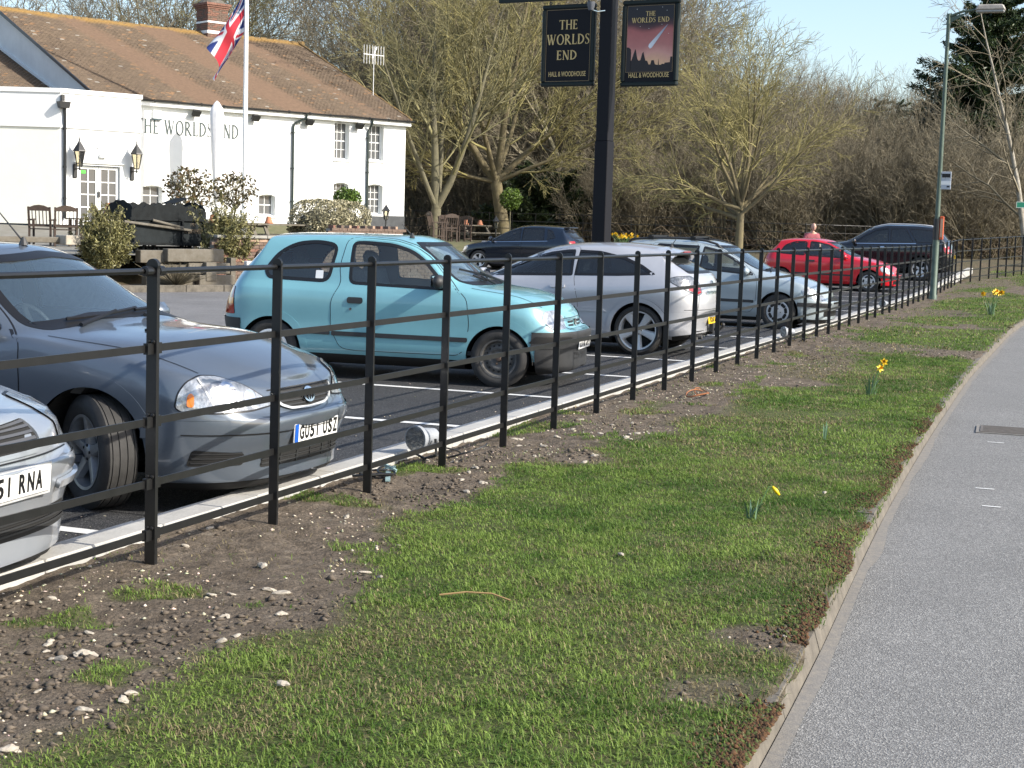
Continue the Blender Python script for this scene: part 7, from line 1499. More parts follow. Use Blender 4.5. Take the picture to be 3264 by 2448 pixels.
def build_red():
    root = thing('hatchback_car', 'small bright red three-door hatchback, nose to the fence', 'car')
    P = paint('red_paint', (.55, .008, .018), .28, .0); L = 3.83
    sp = dict(L=L, W=1.66, zsill=.21, dash=2.45, rear=(.4, 2.6), front=(.6, 2.4), sub=5, dx=.05,
        top=[(0, .98), (.25, 1.22), (.55, 1.38), (1.0, 1.425), (1.5, 1.43), (1.9, 1.38), (2.65, .99), (2.75, .96), (3.2, .87), (3.55, .75), (3.75, .64), (3.83, .57)],
        rail_z=[(0, .97), (.25, 1.17), (.55, 1.32), (1.0, 1.37), (1.5, 1.37), (1.85, 1.29), (2.52, .95), (2.65, .92), (3.2, .83), (3.55, .71), (3.75, .62), (3.83, .56)],
        rail_y=[(0, .53), (1.3, .57), (1.9, .57), (2.52, .69), (3.2, .62), (3.83, .5)], belt_z=[(0, .97), (1.2, .93), (2.5, .885), (3.1, .82), (3.5, .70), (3.7, .61), (3.83, .54)], belt_k=[(0, .94), (2.8, .95), (4, .93)],
        mid_z=[(0, .52), (3.83, .47)], low_z=[(0, .36), (.8, .29), (3, .28), (3.83, .32)], bot_z=[(0, .3), (.8, .2), (3., .19), (3.83, .18)],
        fo={0: -.05, 1: 0, 2: -.05, 3: -.1, 4: -.1, 5: -.1}, ro={0: .04, 1: 0, 2: .05, 3: .1, 4: .45, 5: .45}, shoulder=.12, hipk=1.)
    c = Car(sp, root); xr, xf = .62, 3.06
    for x in (xr, xf): c.arch(x, .285, .335, P)
    w1 = rounded([(1.38, .935), (2.48, .885), (2.2, 1.12), (1.9, 1.27), (1.6, 1.33), (1.4, 1.345)], .04, 4); w2 = rounded([(.55, .98), (1.30, .94), (1.33, 1.345), (.95, 1.335), (.68, 1.22)], .1, 5)
    for sd in 'RL':
        c.pane('window', w1, sd); c.pane('window', w2, sd, M_glass_dark)
        c.laid('rubbing_strip', [(.98, .435), (2.6, .41), (2.6, .455), (.98, .48)], sd, M_black_plastic, .012, step=.09)
    d1 = rounded([(1.34, 1.375), (1.33, .4), (1.4, .26), (2.5, .26), (2.58, .38), (2.58, .88), (2.25, 1.14), (1.92, 1.3), (1.6, 1.36)], .05, 3)
    door_set(c, [(d1, w1, 1.47)], P, hz=.8, hm=M_black_plastic)
    c.pane('windscreen', rounded([(-.63, .95), (.63, .95), (.52, 1.34), (-.52, 1.34)], .08, 4), 'F', M_glass_blue, frit=.04); c.pane('rear_window', rounded([(-.5, 1.0), (.5, 1.0), (.45, 1.2), (-.45, 1.2)], .07, 4), 'B', frit=.04)
    for sg, a in ((-1, -35), (1, 35)):
        c.laid('headlight', rounded([(sg*q, z) for q, z in ((.70, .65), (.62, .71), (.35, .62), (.2, .53), (.24, .495), (.5, .52), (.66, .56))], .03, 3), a, M_lamp, .007, step=.05)
        c.laid('bumper_strip', rounded([(sg*.75, .40), (sg*.12, .39), (sg*.12, .455), (sg*.74, .465)], .02), a, M_black_plastic, .022, step=.07, rim=.02)
        c.laid('tail_light', rounded([(-sg*.16, .66), (-sg*.42, .68), (-sg*.40, .95), (-sg*.3, .97)], .04), 180-a*1.2, M_red, .006, step=.05)
    c.laid('grille', rounded([(-.3, .43), (.3, .43), (.26, .53), (-.26, .53)], .03), 'F', M_seal, .01, step=.06, rim=0)
    c.laid('lower_intake', rounded([(-.5, .22), (.5, .22), (.5, .32), (-.5, .32)], .03), 'F', M_seal, .012, step=.06, rim=0)
    c.body(P, bumpers(c, xf+.3, xr-.3, P)); c.cabin(xf=1.5, seat=M_seatd, zbelt=.9, zf=.25); c.mirror(2.4, .95, P, (.11, .19, .13), y=.76)
    for x in (xr, xf):
        for sd in (-1, 1): wheel(root, (x, sd*(.83-.1), .285), sd, .285, .18, .182, 'trim', spin=.1, n=6)
    place(root, (xf, -.83), (43.0, 5.81, GZ(43, 6)), -90)
def build_suv():
    root = thing('suv', 'large black SUV with silver roof rails behind the lamp post', 'car')
    P = paint('black_paint', (.008, .009, .012), .2, .0); L = 4.78
    sp = dict(L=L, W=1.91, zsill=.33, dash=3.05, rear=(.4, 3.2), front=(.6, 2.6), sub=5, dx=.05,
        top=[(0, 1.28), (.3, 1.6), (.6, 1.735), (1.3, 1.79), (2.0, 1.79), (2.5, 1.72), (3.3, 1.27), (3.4, 1.22), (4.0, 1.14), (4.5, 1.03), (4.78, .88)],
        rail_z=[(0, 1.26), (.3, 1.54), (.6, 1.66), (1.3, 1.71), (2.0, 1.71), (2.45, 1.62), (3.2, 1.2), (3.35, 1.17), (4.0, 1.09), (4.5, .98), (4.78, .86)],
        rail_y=[(0, .66), (1.5, .69), (2.4, .67), (3.2, .82), (4, .76), (4.78, .65)], belt_z=[(0, 1.22), (1.5, 1.17), (3.2, 1.13), (4, 1.05), (4.5, .92), (4.78, .78)], belt_k=[(0, .94), (3, .95), (4.7, .95)],
        mid_z=[(0, .68), (4.78, .66)], low_z=[(0, .45), (.8, .4), (4, .4), (4.78, .42)], bot_z=[(0, .4), (.8, .3), (4, .28), (4.78, .28)],
        fo={0: -.08, 1: 0, 2: -.05, 3: -.1, 4: -.14, 5: -.14}, ro={0: .06, 1: 0, 2: .06, 3: .12, 4: .45, 5: .45}, shoulder=.14, hipk=1.)
    c = Car(sp, root); xr, xf = .98, 3.89
    for x in (xr, xf): c.arch(x, .38, .43, P)
    w1 = rounded([(2.0, 1.19), (3.1, 1.15), (2.75, 1.4), (2.4, 1.58), (2.03, 1.65)], .03, 3); w2 = rounded([(1.22, 1.20), (1.95, 1.19), (1.97, 1.655), (1.5, 1.66)], .03, 3); w3 = rounded([(.35, 1.24), (1.13, 1.205), (1.42, 1.66), (.7, 1.62), (.5, 1.5)], .05, 3)
    tint = glass_mat('suv_tint', (.42, .47, .48))
    for sd in 'RL':
        c.pane('window', w1, sd, tint, frit=.022); c.pane('window', w2, sd, M_glass_dark, frit=.022); c.pane('window', w3, sd, M_glass_dark, frit=.022)
        c.laid('window_trim', [(1.15, 1.165), (3.15, 1.12), (3.15, 1.14), (1.15, 1.19)], sd, M_chrome, .008, step=.1)
    d1 = rounded([(1.97, 1.69), (1.97, .45), (2.1, .36), (3.2, .36), (3.28, .6), (3.25, 1.12), (2.8, 1.42), (2.42, 1.61)], .05, 3)
    door_set(c, [(d1, w1, 2.15)], P, hz=1.03, hm=M_chrome)
    c.pane('windscreen', rounded([(-.75, 1.21), (.75, 1.21), (.62, 1.66), (-.62, 1.66)], .08, 4), 'F', M_glass_blue, frit=.04); c.pane('rear_window', rounded([(-.65, 1.28), (.65, 1.28), (.58, 1.6), (-.58, 1.6)], .07, 4), 'B', M_glass_dark, frit=.04)
    for sg, a in ((1, 225), (-1, 135)):
        c.laid('tail_light', rounded([(sg*q, z) for q, z in ((.60, 1.08), (.3, 1.12), (.2, 1.02), (.22, .86), (.5, .86), (.56, .95))], .03, 3), a, M_red, .006, step=.05)
        c.laid('reverse_lens', rounded([(sg*q, z) for q, z in ((.42, 1.02), (.26, 1.03), (.25, .94), (.42, .94))], .02, 3), a, M_lamp, .010, step=.05)
        c.laid('headlight', rounded([(sg*q, z) for q, z in ((-.7, .9), (-.4, .95), (-.3, .8), (-.6, .76))], .03, 3), 360-a+180 if 0 else (-35 if sg < 0 else 35), M_lamp, .006, step=.06)
        b = MB(); pts = []
        for x in np.linspace(.7, 2.5, 9): q = c.ray([(x, sg*.64)], 'T')[0][0]; pts.append((q[0], q[1], q[2]+.05))
        pts = [(pts[0][0]-.08, pts[0][1], pts[0][2]-.08)]+pts+[(pts[-1][0]+.12, pts[-1][1], pts[-1][2]-.11)]; b.tube(pts, .022, 6); b.build('roof_rail', M_alloy, root, smooth=True)
    c.laid('bumper_trim', [(-.7, .63), (.7, .63), (.7, .655), (-.7, .655)], 'B', M_chrome, .016, step=.08)
    c.body(P, bumpers(c, xf+.4, xr-.4, P)); c.cabin(xf=2.1, seat=M_seatd, zbelt=1.15, zf=.45); c.mirror(3.08, 1.2, P, (.13, .22, .17), y=.9)
    c.plate('KM07 VFG', .78, False, M_plate_y, xs=.9)
    for x in (xr, xf):
        for sd in (-1, 1): wheel(root, (x, sd*(.955-.13), .375), sd, .375, .255, .245, 'spoke2', M_alloy, spin=.4, n=5)
    place(root, (xr, .955), (50.3, 5.2, GZ(50.3, 5.2)), 90)
def build_dark_hatch():
    root = thing('hatchback_car', 'navy-black five-door hatchback at the back of the car park', 'car')
    P = paint('navy_paint', (.008, .014, .026), .2, .1); L = 4.22
    sp = dict(L=L, W=1.76, zsill=.24, dash=2.85, rear=(.45, 2.7), front=(.6, 2.4), sub=5, dx=.05,
        top=[(0, 1.08), (.2, 1.28), (.45, 1.44), (.8, 1.49), (1.5, 1.515), (2.0, 1.48), (2.4, 1.36), (3.2, .98), (3.3, .95), (3.7, .87), (4.05, .74), (4.22, .62)],
        rail_z=[(0, 1.06), (.2, 1.22), (.45, 1.37), (.8, 1.42), (1.5, 1.44), (2.0, 1.39), (2.4, 1.24), (3.05, .95), (3.2, .92), (3.7, .83), (4.05, .71), (4.22, .6)],
        rail_y=[(0, .54), (1.5, .6), (2.2, .59), (3.05, .73), (3.6, .68), (4.22, .5)], belt_z=[(0, 1.06), (1.0, 1.0), (2.2, .95), (3.05, .9), (3.7, .8), (4.05, .69), (4.22, .58)],
        mid_z=[(0, .6), (4.22, .55)], low_z=[(0, .36), (.8, .3), (3, .29), (4.22, .34)], bot_z=[(0, .3), (.8, .21), (3.2, .2), (4.22, .2)],
        fo={0: -.05, 1: 0, 2: -.06, 3: -.12, 4: -.14, 5: -.14}, ro={0: .04, 1: 0, 2: .05, 3: .12, 4: .45, 5: .45}, shoulder=.13, hipk=1.)
    c = Car(sp, root); xr, xf = .74, 3.34
    for x in (xr, xf): c.arch(x, .315, .365, P)
    w1 = rounded([(1.92, .99), (2.98, .93), (2.6, 1.15), (2.25, 1.3), (1.95, 1.39)], .03, 3); w2 = rounded([(1.1, 1.02), (1.85, .99), (1.88, 1.40), (1.15, 1.4)], .03, 3); w3 = rounded([(.72, 1.1), (1.02, 1.03), (1.07, 1.39), (.86, 1.32)], .03, 3)
    for sd in 'RL':
        c.pane('window', w1, sd, frit=.022); c.pane('window', w2, sd, M_glass_dark, frit=.022); c.pane('window', w3, sd, M_glass_dark, frit=.022)
        c.laid('window_trim', [(.98, .985), (2.98, .905), (2.98, .918), (.98, 1.0)], sd, M_chrome, .008, step=.1)
    d1 = rounded([(1.88, 1.43), (1.88, .4), (2., .28), (3.02, .28), (3.1, .4), (3.1, .9), (2.65, 1.18), (2.28, 1.34)], .05, 3); d2 = rounded([(1.86, 1.43), (1.86, .3), (1.3, .3), (1.15, .6), (1.0, .8), (1.04, 1.43)], .05, 3)
    door_set(c, [(d1, w1, 2.05), (d2, w2, 1.2)], P, hz=.86)
    c.pane('windscreen', rounded([(-.66, .96), (.66, .96), (.54, 1.38), (-.54, 1.38)], .08, 4), 'F', M_glass_blue, frit=.04); c.pane('rear_window', rounded([(-.5, 1.1), (.5, 1.1), (.46, 1.32), (-.46, 1.32)], .06, 4), 'B', M_glass_dark, frit=.04)
    for sg, a in ((-1, -35), (1, 35)):
        c.laid('headlight', rounded([(sg*q, z) for q, z in ((.74, .75), (.6, .79), (.35, .68), (.25, .59), (.5, .6), (.7, .65))], .03, 3), a, M_lamp, .007, step=.05)
        c.laid('tail_light', rounded([(-sg*.16, .8), (-sg*.45, .82), (-sg*.44, 1.0), (-sg*.2, 1.02)], .04), 180-a*1.3, M_red, .006, step=.05)
    b = MB(); b.box((.47, 0, 1.435), (.22, .9, .03), Matrix.Rotation(.1, 3, 'Y')); b.build('spoiler', P, root, bevel=.012)
    c.body(P, bumpers(c, xf+.33, xr-.33, P)); c.cabin(xf=1.95, seat=M_seatd, zbelt=.95, zf=.25); c.mirror(2.9, 1.02, P, (.12, .2, .14), y=.81)
    for x in (xr, xf):
        for sd in (-1, 1): wheel(root, (x, sd*(.88-.11), .315), sd, .315, .205, .215, 'spoke2', M_alloy, spin=.6, n=5)
    place(root, (L, .88), (46.7, 19.77, GZ(46.7, 17.5)), 90)
build_red(); build_suv(); build_dark_hatch()
# ---------------------------------------------------------------- the pub's hanging signs
M_gold = mat('gold_leaf', (.62, .46, .2), .6); M_sgnblk = mat('sign_black', (.006, .006, .009), .6, spec=.25); M_sgnfr = mat('sign_green_black', (.010, .017, .016), .5, spec=.3)
SG = Vector((28.8, 9.07, 0)); sg = thing('sign_post', 'square black timber post carrying two hanging pub signs', 'sign post', SG, math.radians(171-180))
# local frame: -x faces the camera, -y is to the right
def post_box(x, z0, z1, w_): b = MB(); b.box((0, 0, (z0+z1)/2), (w_, w_, z1-z0)); return b
post_box(0, 0, 3.28, .285).build('post_base', M_sgnblk, sg, bevel=.01); post_box(0, 3.28, 7.6, .262).build('post', M_sgnblk, sg, bevel=.01)
b = MB(); b.box((0, 1.3, 6.07), (.09, 2.3, .1)); b.box((0, -1.3, 6.07), (.09, 2.3, .1)); b.build('cross_arm', M_sgnfr, sg, bevel=.008)
b = MB(); b.beam((0, .15, 7.2), (0, 1.6, 6.2), .05); b.beam((0, -.15, 7.2), (0, -1.6, 6.2), .05); b.build('arm_brace', M_sgnfr, sg)
b = MB(); b.tube([(-.13, .02, 5.76), (-.2, .14, 5.74), (-.22, .24, 5.77)], .014, 6); b.build('lamp_arm', M_chrome, sg); b = MB(); b.lathe([(.05, -.09), (.075, 0), (.08, .07), (.072, .07), (.04, -.08)], 14, c=(-.24, .27, 5.85)); b.build('sign_lamp', mat('lamp_grey', (.10, .11, .13), .5), sg, smooth=True, auto=50)
def board(label, yc, zc, w_=1.09, h_=1.52):
    o = thing('pub_sign', label, 'sign', sg.matrix_basis @ Vector((0, yc, zc)), math.radians(171-180)); b = MB(); fr = .085
    b.box((0, 0, h_/2-fr/2), (.1, w_, fr)); b.box((0, 0, -h_/2+fr/2), (.1, w_, fr)); b.box((0, w_/2-fr/2, 0), (.1, fr, h_-2*fr)); b.box((0, -w_/2+fr/2, 0), (.1, fr, h_-2*fr)); b.build('frame', M_sgnfr, o, bevel=.022)
    b = MB(); b.box((0, 0, 0), (.05, w_-2*fr+.02, h_-2*fr+.02)); b.build('panel', M_sgnblk, o)
    b = MB()
    for y in (-.42, .42): b.lathe([(.014, -.008), (.03, -.008), (.03, .008), (.014, .008)], 12, 'X', c=(0, y, h_/2+.035), close=True); b.tube([(0, y, h_/2-.02), (0, y, h_/2+.02)], .01, 5)
    b.build('hanging_ring', M_iron, o)
    return o
sg.matrix_basis = Matrix.Translation(SG) @ Matrix.Rotation(math.radians(-9), 4, 'Z')
FM = lambda y, z, e=.0265: Matrix(((0, 0, -1, -e), (-1, 0, 0, y), (0, 1, 0, z), (0, 0, 0, 1)))     # text plane: +x of the text runs to -y
def gold_line(o, w_, h_, zc=0, t=.007):
    b = MB(); [b.box((-.0265, 0, zc+s_*h_/2), (.004, w_, t)) for s_ in (-1, 1)]; [b.box((-.0265, s_*w_/2, zc), (.004, t, h_)) for s_ in (-1, 1)]; b.build('gold_border', mat('dull_gold', (.30, .22, .12), .6) if 'dull_gold' not in MATS else MATS['dull_gold'], o)
s1 = board('left hanging pub sign, plain black with gold lettering', .86, 5.14, 1.17, 1.58); gold_line(s1, .97, 1.38)
serif('THE', .18, .40, M_gold, s1, FM(.0, .31)); serif('WORLDS', .195, .94, M_gold, s1, FM(0, .02)); serif('END', .18, .44, M_gold, s1, FM(.02, -.275))
text_mesh('HALL & WOODHOUSE', .095, M_gold, s1, 'lettering', FM(0, -.555), bold=.012, width=.82)
s2 = board('right hanging pub sign painted with a comet over dark rooftops', -.90, 5.13, 1.19, 1.62); 
def painted(name, V, F, C_, parent): me = np_mesh(name, np.array(V), np.array(F), MATS.get('sign_painting') or mat('sign_painting', (.1, .1, .1), .5, attr='tint', noise=(9, .93, 1.06)), False, np.array(C_)); return link(name, me, parent)
pw2, ph2, pz = .96, 1.235, .08; cols = [(0, (.012, .011, .016)), (.22, (.016, .013, .018)), (.31, (.09, .035, .04)), (.38, (.42, .13, .12)), (.6, (.50, .19, .17)), (.72, (.66, .33, .27)), (.86, (.80, .47, .28)), (1., (.82, .52, .25))]
ny, nz = 12, 50; V = []; C_ = []
for i in range(ny+1):
    for j in range(nz+1):
        u, v = i/ny, j/nz; V.append((-.0268, pw2*(.5-u), pz+ph2*(.5-v))); vv = v+.03*math.sin(u*7+v*5); C_.append([np.interp(vv, [q[0] for q in cols], [q[1][k] for q in cols]) for k in range(3)])
i = np.arange((ny+1)*(nz+1)).reshape(ny+1, nz+1); painted('painting', V, np.stack([i[:-1, :-1], i[:-1, 1:], i[1:, 1:], i[1:, :-1]], -1).reshape(-1, 4), C_, s2)
pt = lambda u, v, e=.030: (-e, pw2*(.5-u), pz+ph2*(.5-v))
sil = [(0, 1), (0, .62), (.05, .625), (.09, .65), (.1, .70), (.09, .82), (.11, .83), (.15, .74), (.19, .65), (.2, .66), (.24, .80), (.27, .83), (.31, .82), (.345, .72), (.37, .695), (.39, .75), (.42, .83), (.46, .835), (.49, .89), (.53, .89), (.55, .83), (.60, .825), (.63, .89), (.67, .90), (.695, .90), (.705, .80), (.715, .90), (.76, .90), (.78, .885), (.83, .89), (.84, .87), (.95, .865), (.96, .78), (1, .78), (1, 1)]
b = MB(); ci = len(sil)
for k in range(len(sil)-1): (u0, v0), (u1, v1) = sil[k], sil[k+1]; b.add([pt(u0, v0), pt(u0, 1), pt(u1, 1), pt(u1, v1)], [(0, 1, 2, 3)]) if u1 > u0+1e-4 else None
b.build('skyline', mat('skyline_black', (.022, .017, .018), .6), s2)
b = MB(); V = []; C_ = []; F = []; n = 14
for k in range(n+1): q = k/n; u = .49+.39*q; v = .635-.345*q; w_ = .034*(1-q)**.8*(1 if k else .5)+.002; V += [pt(u-w_*.9, v-w_*.8, .031), pt(u+w_*.9, v+w_*.8, .031)]; c = (.80-.55*q, .82-.55*q, .86-.5*q); C_ += [c, c]
for k in range(n): F.append((2*k, 2*k+1, 2*k+3, 2*k+2))
painted('comet', V, F, C_, s2)
b = MB(); [b.box(pt(u, v, .0285), (.003, .011, .011)) for u, v in ((.2, .045), (.75, .03), (.85, .08), (.28, .31), (.47, .345), (.75, .29), (.9, .43))]; b.build('stars', M_white, s2)
gold_line(s2, pw2+.012, ph2+.012, pz, .006); serif('THE', .09, .2, M_gold, s2, FM(0, .505, .030)); serif('WORLDS END', .095, .78, M_gold, s2, FM(0, .385, .030)); text_mesh('HALL & WOODHOUSE', .09, M_gold, s2, 'lettering', FM(0, -.605), bold=.012, width=.84)
# ---------------------------------------------------------------- street lamp with bus stop flag
M_lampg = mat('lamp_post_green', (.085, .12, .095), .45, .2, noise=(5, .8, 1.15)); LP = Vector((39.9, 3.77, .12))
la = thing('street_lamp', 'tall grey-green street lamp on the verge with a long lantern head', 'street lamp', LP)
b = MB(); b.lathe([(.10, -.2), (.10, .02), (.085, .05), (.082, 1.75), (.06, 2.05), (.055, 3.5), (.045, 6.98)], 14); b.build('pole', M_lampg, la, smooth=True, auto=60)
b = MB(); b.tube([(0, 0, 6.92), (0, -.3, 7.03), (0, -.68, 7.08)], [.035, .03, .026], 8); b.add([(0, -.03, 6.76), (0, -.03, 6.9), (0, -.5, 7.03), (.008, -.03, 6.76), (.008, -.03, 6.9), (.008, -.5, 7.03)], [(0, 1, 2), (5, 4, 3), (0, 2, 5, 3)]); b.build('arm', M_lampg, la)
b = MB(); b.box((0, -.98, 7.12), (.24, .74, .14), taper=.8); b.build('lantern_head', mat('lantern_grey', (.36, .33, .29), .6, noise=(9, .7, 1.2)), la, bevel=.03); b = MB(); b.box((0, -.98, 7.03), (.2, .66, .07)); b.build('lantern_bowl', mat('lantern_bowl', (.3, .3, .29), .2), la, bevel=.02); b = MB(); b.lathe([(.035, 0), (.035, .05), (.001, .07)], 8, c=(0, -.75, 7.19)); b.build('photocell', M_lampg, la)
b = MB(); b.lathe([(.088, 1.42), (.088, 1.95)], 12); b.build('band', M_gutter, la)
bs = thing('bus_stop_sign', 'small pale bus stop plate fixed to the street lamp', 'sign', LP+Vector((-.03, -.16, 2.9))); b = MB(); b.box((0, 0, 0), (.02, .25, .44)); b.build('plate', mat('plate_grey', (.42, .46, .52), .5), bs, bevel=.006); b = MB(); b.box((-.012, 0, .12), (.004, .2, .10)); b.build('bus_symbol', M_ink, bs); b = MB(); b.box((-.012, 0, -.06), (.004, .23, .09)); b.build('white_panel', M_whitepl, bs); b = MB(); b.box((-.012, -.06, -.15), (.004, .07, .035)); b.build('route_panel', M_ink, bs); b = MB(); b.box((.0, .14, .16), (.03, .06, .03)); b.box((.0, .14, -.16), (.03, .06, .03)); b.build('bracket', M_gutter, bs)
text_mesh('BUS STOP', .035, M_white, bs, 'lettering', Matrix(((0, 0, -1, -.0155), (-1, 0, 0, 0), (0, 1, 0, .06), (0, 0, 0, 1))), width=.17)
tc_ = thing('timetable_case', 'narrow orange-red timetable case strapped to the street lamp', 'notice case', LP+Vector((-.02, -.12, 1.72))); b = MB(); b.box((0, 0, 0), (.09, .1, .58)); b.build('case', mat('orange_red', (.55, .10, .035), .5), tc_, bevel=.012); b = MB(); b.box((-.047, 0, 0), (.004, .06, .46)); b.build('notice', mat('faded_notice', (.5, .32, .22), .6), tc_)
# green sign at the right edge
q = at_px(2224, 443, 58); gs = thing('road_sign', 'small green road sign cut off by the right edge', 'sign', (q.x, q.y, q.z-2.2), math.radians(15)); b = MB(); b.tube([(.03, 0, -1), (.03, 0, 2.5)], .04, 8); b.build('post', M_gutter, gs); b = MB(); b.box((0, 0, 2.2), (.02, 1.0, .24)); b.build('panel', mat('sign_green', (.01, .18, .11), .4), gs); b = MB(); [b.box((-.012, 0, 2.2+s_*.105), (.004, .98, .014)) for s_ in (-1, 1)]; [b.box((-.012, s_*.48, 2.2), (.004, .014, .22)) for s_ in (-1, 1)]; b.build('sign_border', M_white, gs)
# ---------------------------------------------------------------- person behind the red car
def skin_mesh(name, pts, edges, radii, m, parent, sub=2):
    me = bpy.data.meshes.new(name); me.from_pydata(pts, edges, []); o = bpy.data.objects.new(name, me); COL.objects.link(o); sk = o.modifiers.new('s', 'SKIN'); sv = me.skin_vertices[0].data
    for i, r in enumerate(radii): sv[i].radius = r if hasattr(r, '__len__') else (r, r)
    sv[0].use_root = True; sb = o.modifiers.new('b', 'SUBSURF'); sb.levels = sb.render_levels = sub
    e = bpy.data.meshes.new_from_object(o.evaluated_get(bpy.context.evaluated_depsgraph_get())); bpy.data.objects.remove(o); e.materials.clear(); e.materials.append(m); e.polygons.foreach_set('use_smooth', [True]*len(e.polygons)); return link(name, e, parent)
q = at_px(1753, 500, 47.6); pe = thing('person', 'bald man in a dusky pink top looking down behind the red car', 'person', (q.x, q.y, GZ(q.x)), math.radians(-150)); M_skin = mat('skin', (.56, .33, .25), .5, noise=(6, .92, 1.05)); M_shirt = mat('pink_shirt', (.36, .10, .12), .9, noise=(9, .85, 1.1)); M_trou = mat('dark_trousers', (.03, .035, .05), .9)
J = [(0, 0, .95), (.02, 0, 1.15), (.05, 0, 1.36), (.09, 0, 1.50), (.13, 0, 1.56)]; E_ = [(0, 1), (1, 2), (2, 3), (3, 4)]; R_ = [(.15, .11), (.15, .11), (.17, .11), (.055, .055), (.06, .06)]
def add(p, par, r): J.append(p); E_.append((par, len(J)-1)); R_.append(r); return len(J)-1
for sg_ in (-1, 1):
    a = add((.05, sg_*.19, 1.40), 2, .062); a = add((.08, sg_*.25, 1.13), a, .045); a = add((.26, sg_*.22, .93), a, .032); add((.33, sg_*.20, .88), a, (.042, .02)); h = add((0, sg_*.09, .9), 0, .095); k = add((.03, sg_*.1, .5), h, .062); f = add((0, sg_*.1, .08), k, .042); add((.15, sg_*.11, .035), f, (.045, .03))
skin_mesh('body', J, E_, R_, M_skin, pe)
b = bmesh.new(); bmesh.ops.create_uvsphere(b, u_segments=20, v_segments=14, radius=1.)
for v in b.verts:
    x, y, z = v.co; jaw = 1-.28*max(0, -z)**1.5; v.co = Vector((x*.098*jaw+.02*max(0, -z), y*.076*jaw, z*.122)); 
    if x > .8 and -.35 < z < .15: v.co.x += .018*(1-abs(y)*2 if abs(y) < .5 else 0)
me = bpy.data.meshes.new('head'); b.to_mesh(me); b.free(); me.materials.append(M_skin); me.polygons.foreach_set('use_smooth', [True]*len(me.polygons)); hd = link('head', me, pe, (.17, 0, 1.655), (0, math.radians(28), 0))
b = MB(); [b.lathe([(.001, .012), (.022, .008), (.03, -.006)], 8, 'Y', c=(-.005, s_*.075, -.01)) for s_ in (-1, 1)]; b.build('ear', M_skin, hd, smooth=True); b = MB(); [b.lathe([(.001, .006), (.011, 0)], 8, 'X', c=(.092, s_*.03, .015)) for s_ in (-1, 1)]; b.build('eye', M_ink, hd); b = MB(); b.box((.098, 0, -.062), (.008, .05, .008)); b.build('mouth', mat('lips', (.35, .13, .11), .5), hd); b = MB(); b.tube([(.095, 0, .01), (.12, 0, -.025)], [.01, .017], 6); b.build('nose', M_skin, hd)
S1 = [J[0], J[1], J[2], (.075, 0, 1.46)]; SE = [(0, 1), (1, 2), (2, 3)]; SR_ = [(.165, .125), (.165, .125), (.185, .125), (.08, .075)]
for sg_ in (-1, 1): S1 += [(.05, sg_*.19, 1.40), (.07, sg_*.235, 1.2)]; k = len(S1); SE += [(2, k-2), (k-2, k-1)]; SR_ += [.078, .068]
skin_mesh('shirt', S1, SE, SR_, M_shirt, pe); T1 = [(0, 0, .98), (0, .09, .9), (.03, .1, .5), (0, .1, .1), (0, -.09, .9), (.03, -.1, .5), (0, -.1, .1)]; skin_mesh('trousers', T1, [(0, 1), (1, 2), (2, 3), (0, 4), (4, 5), (5, 6)], [(.16, .12), .105, .075, .065, .105, .075, .065], M_trou, pe)
for sg_ in (-1, 1):
    for i in range(5):
        a = -.03+.015*i; b0 = Vector((.34, sg_*.20+a*.9, .875)); L = (.05, .075, .082, .075, .06)[i]; d = Vector((.6, a*3, -.8)).normalized() if i else Vector((.5, -sg_*.8, -.4)).normalized(); b = MB(); b.tube([b0, b0+d*L*.6, b0+d*L+Vector((-.012, 0, -.008))], [.010, .009, .006], 6); b.build('finger', M_skin, pe)
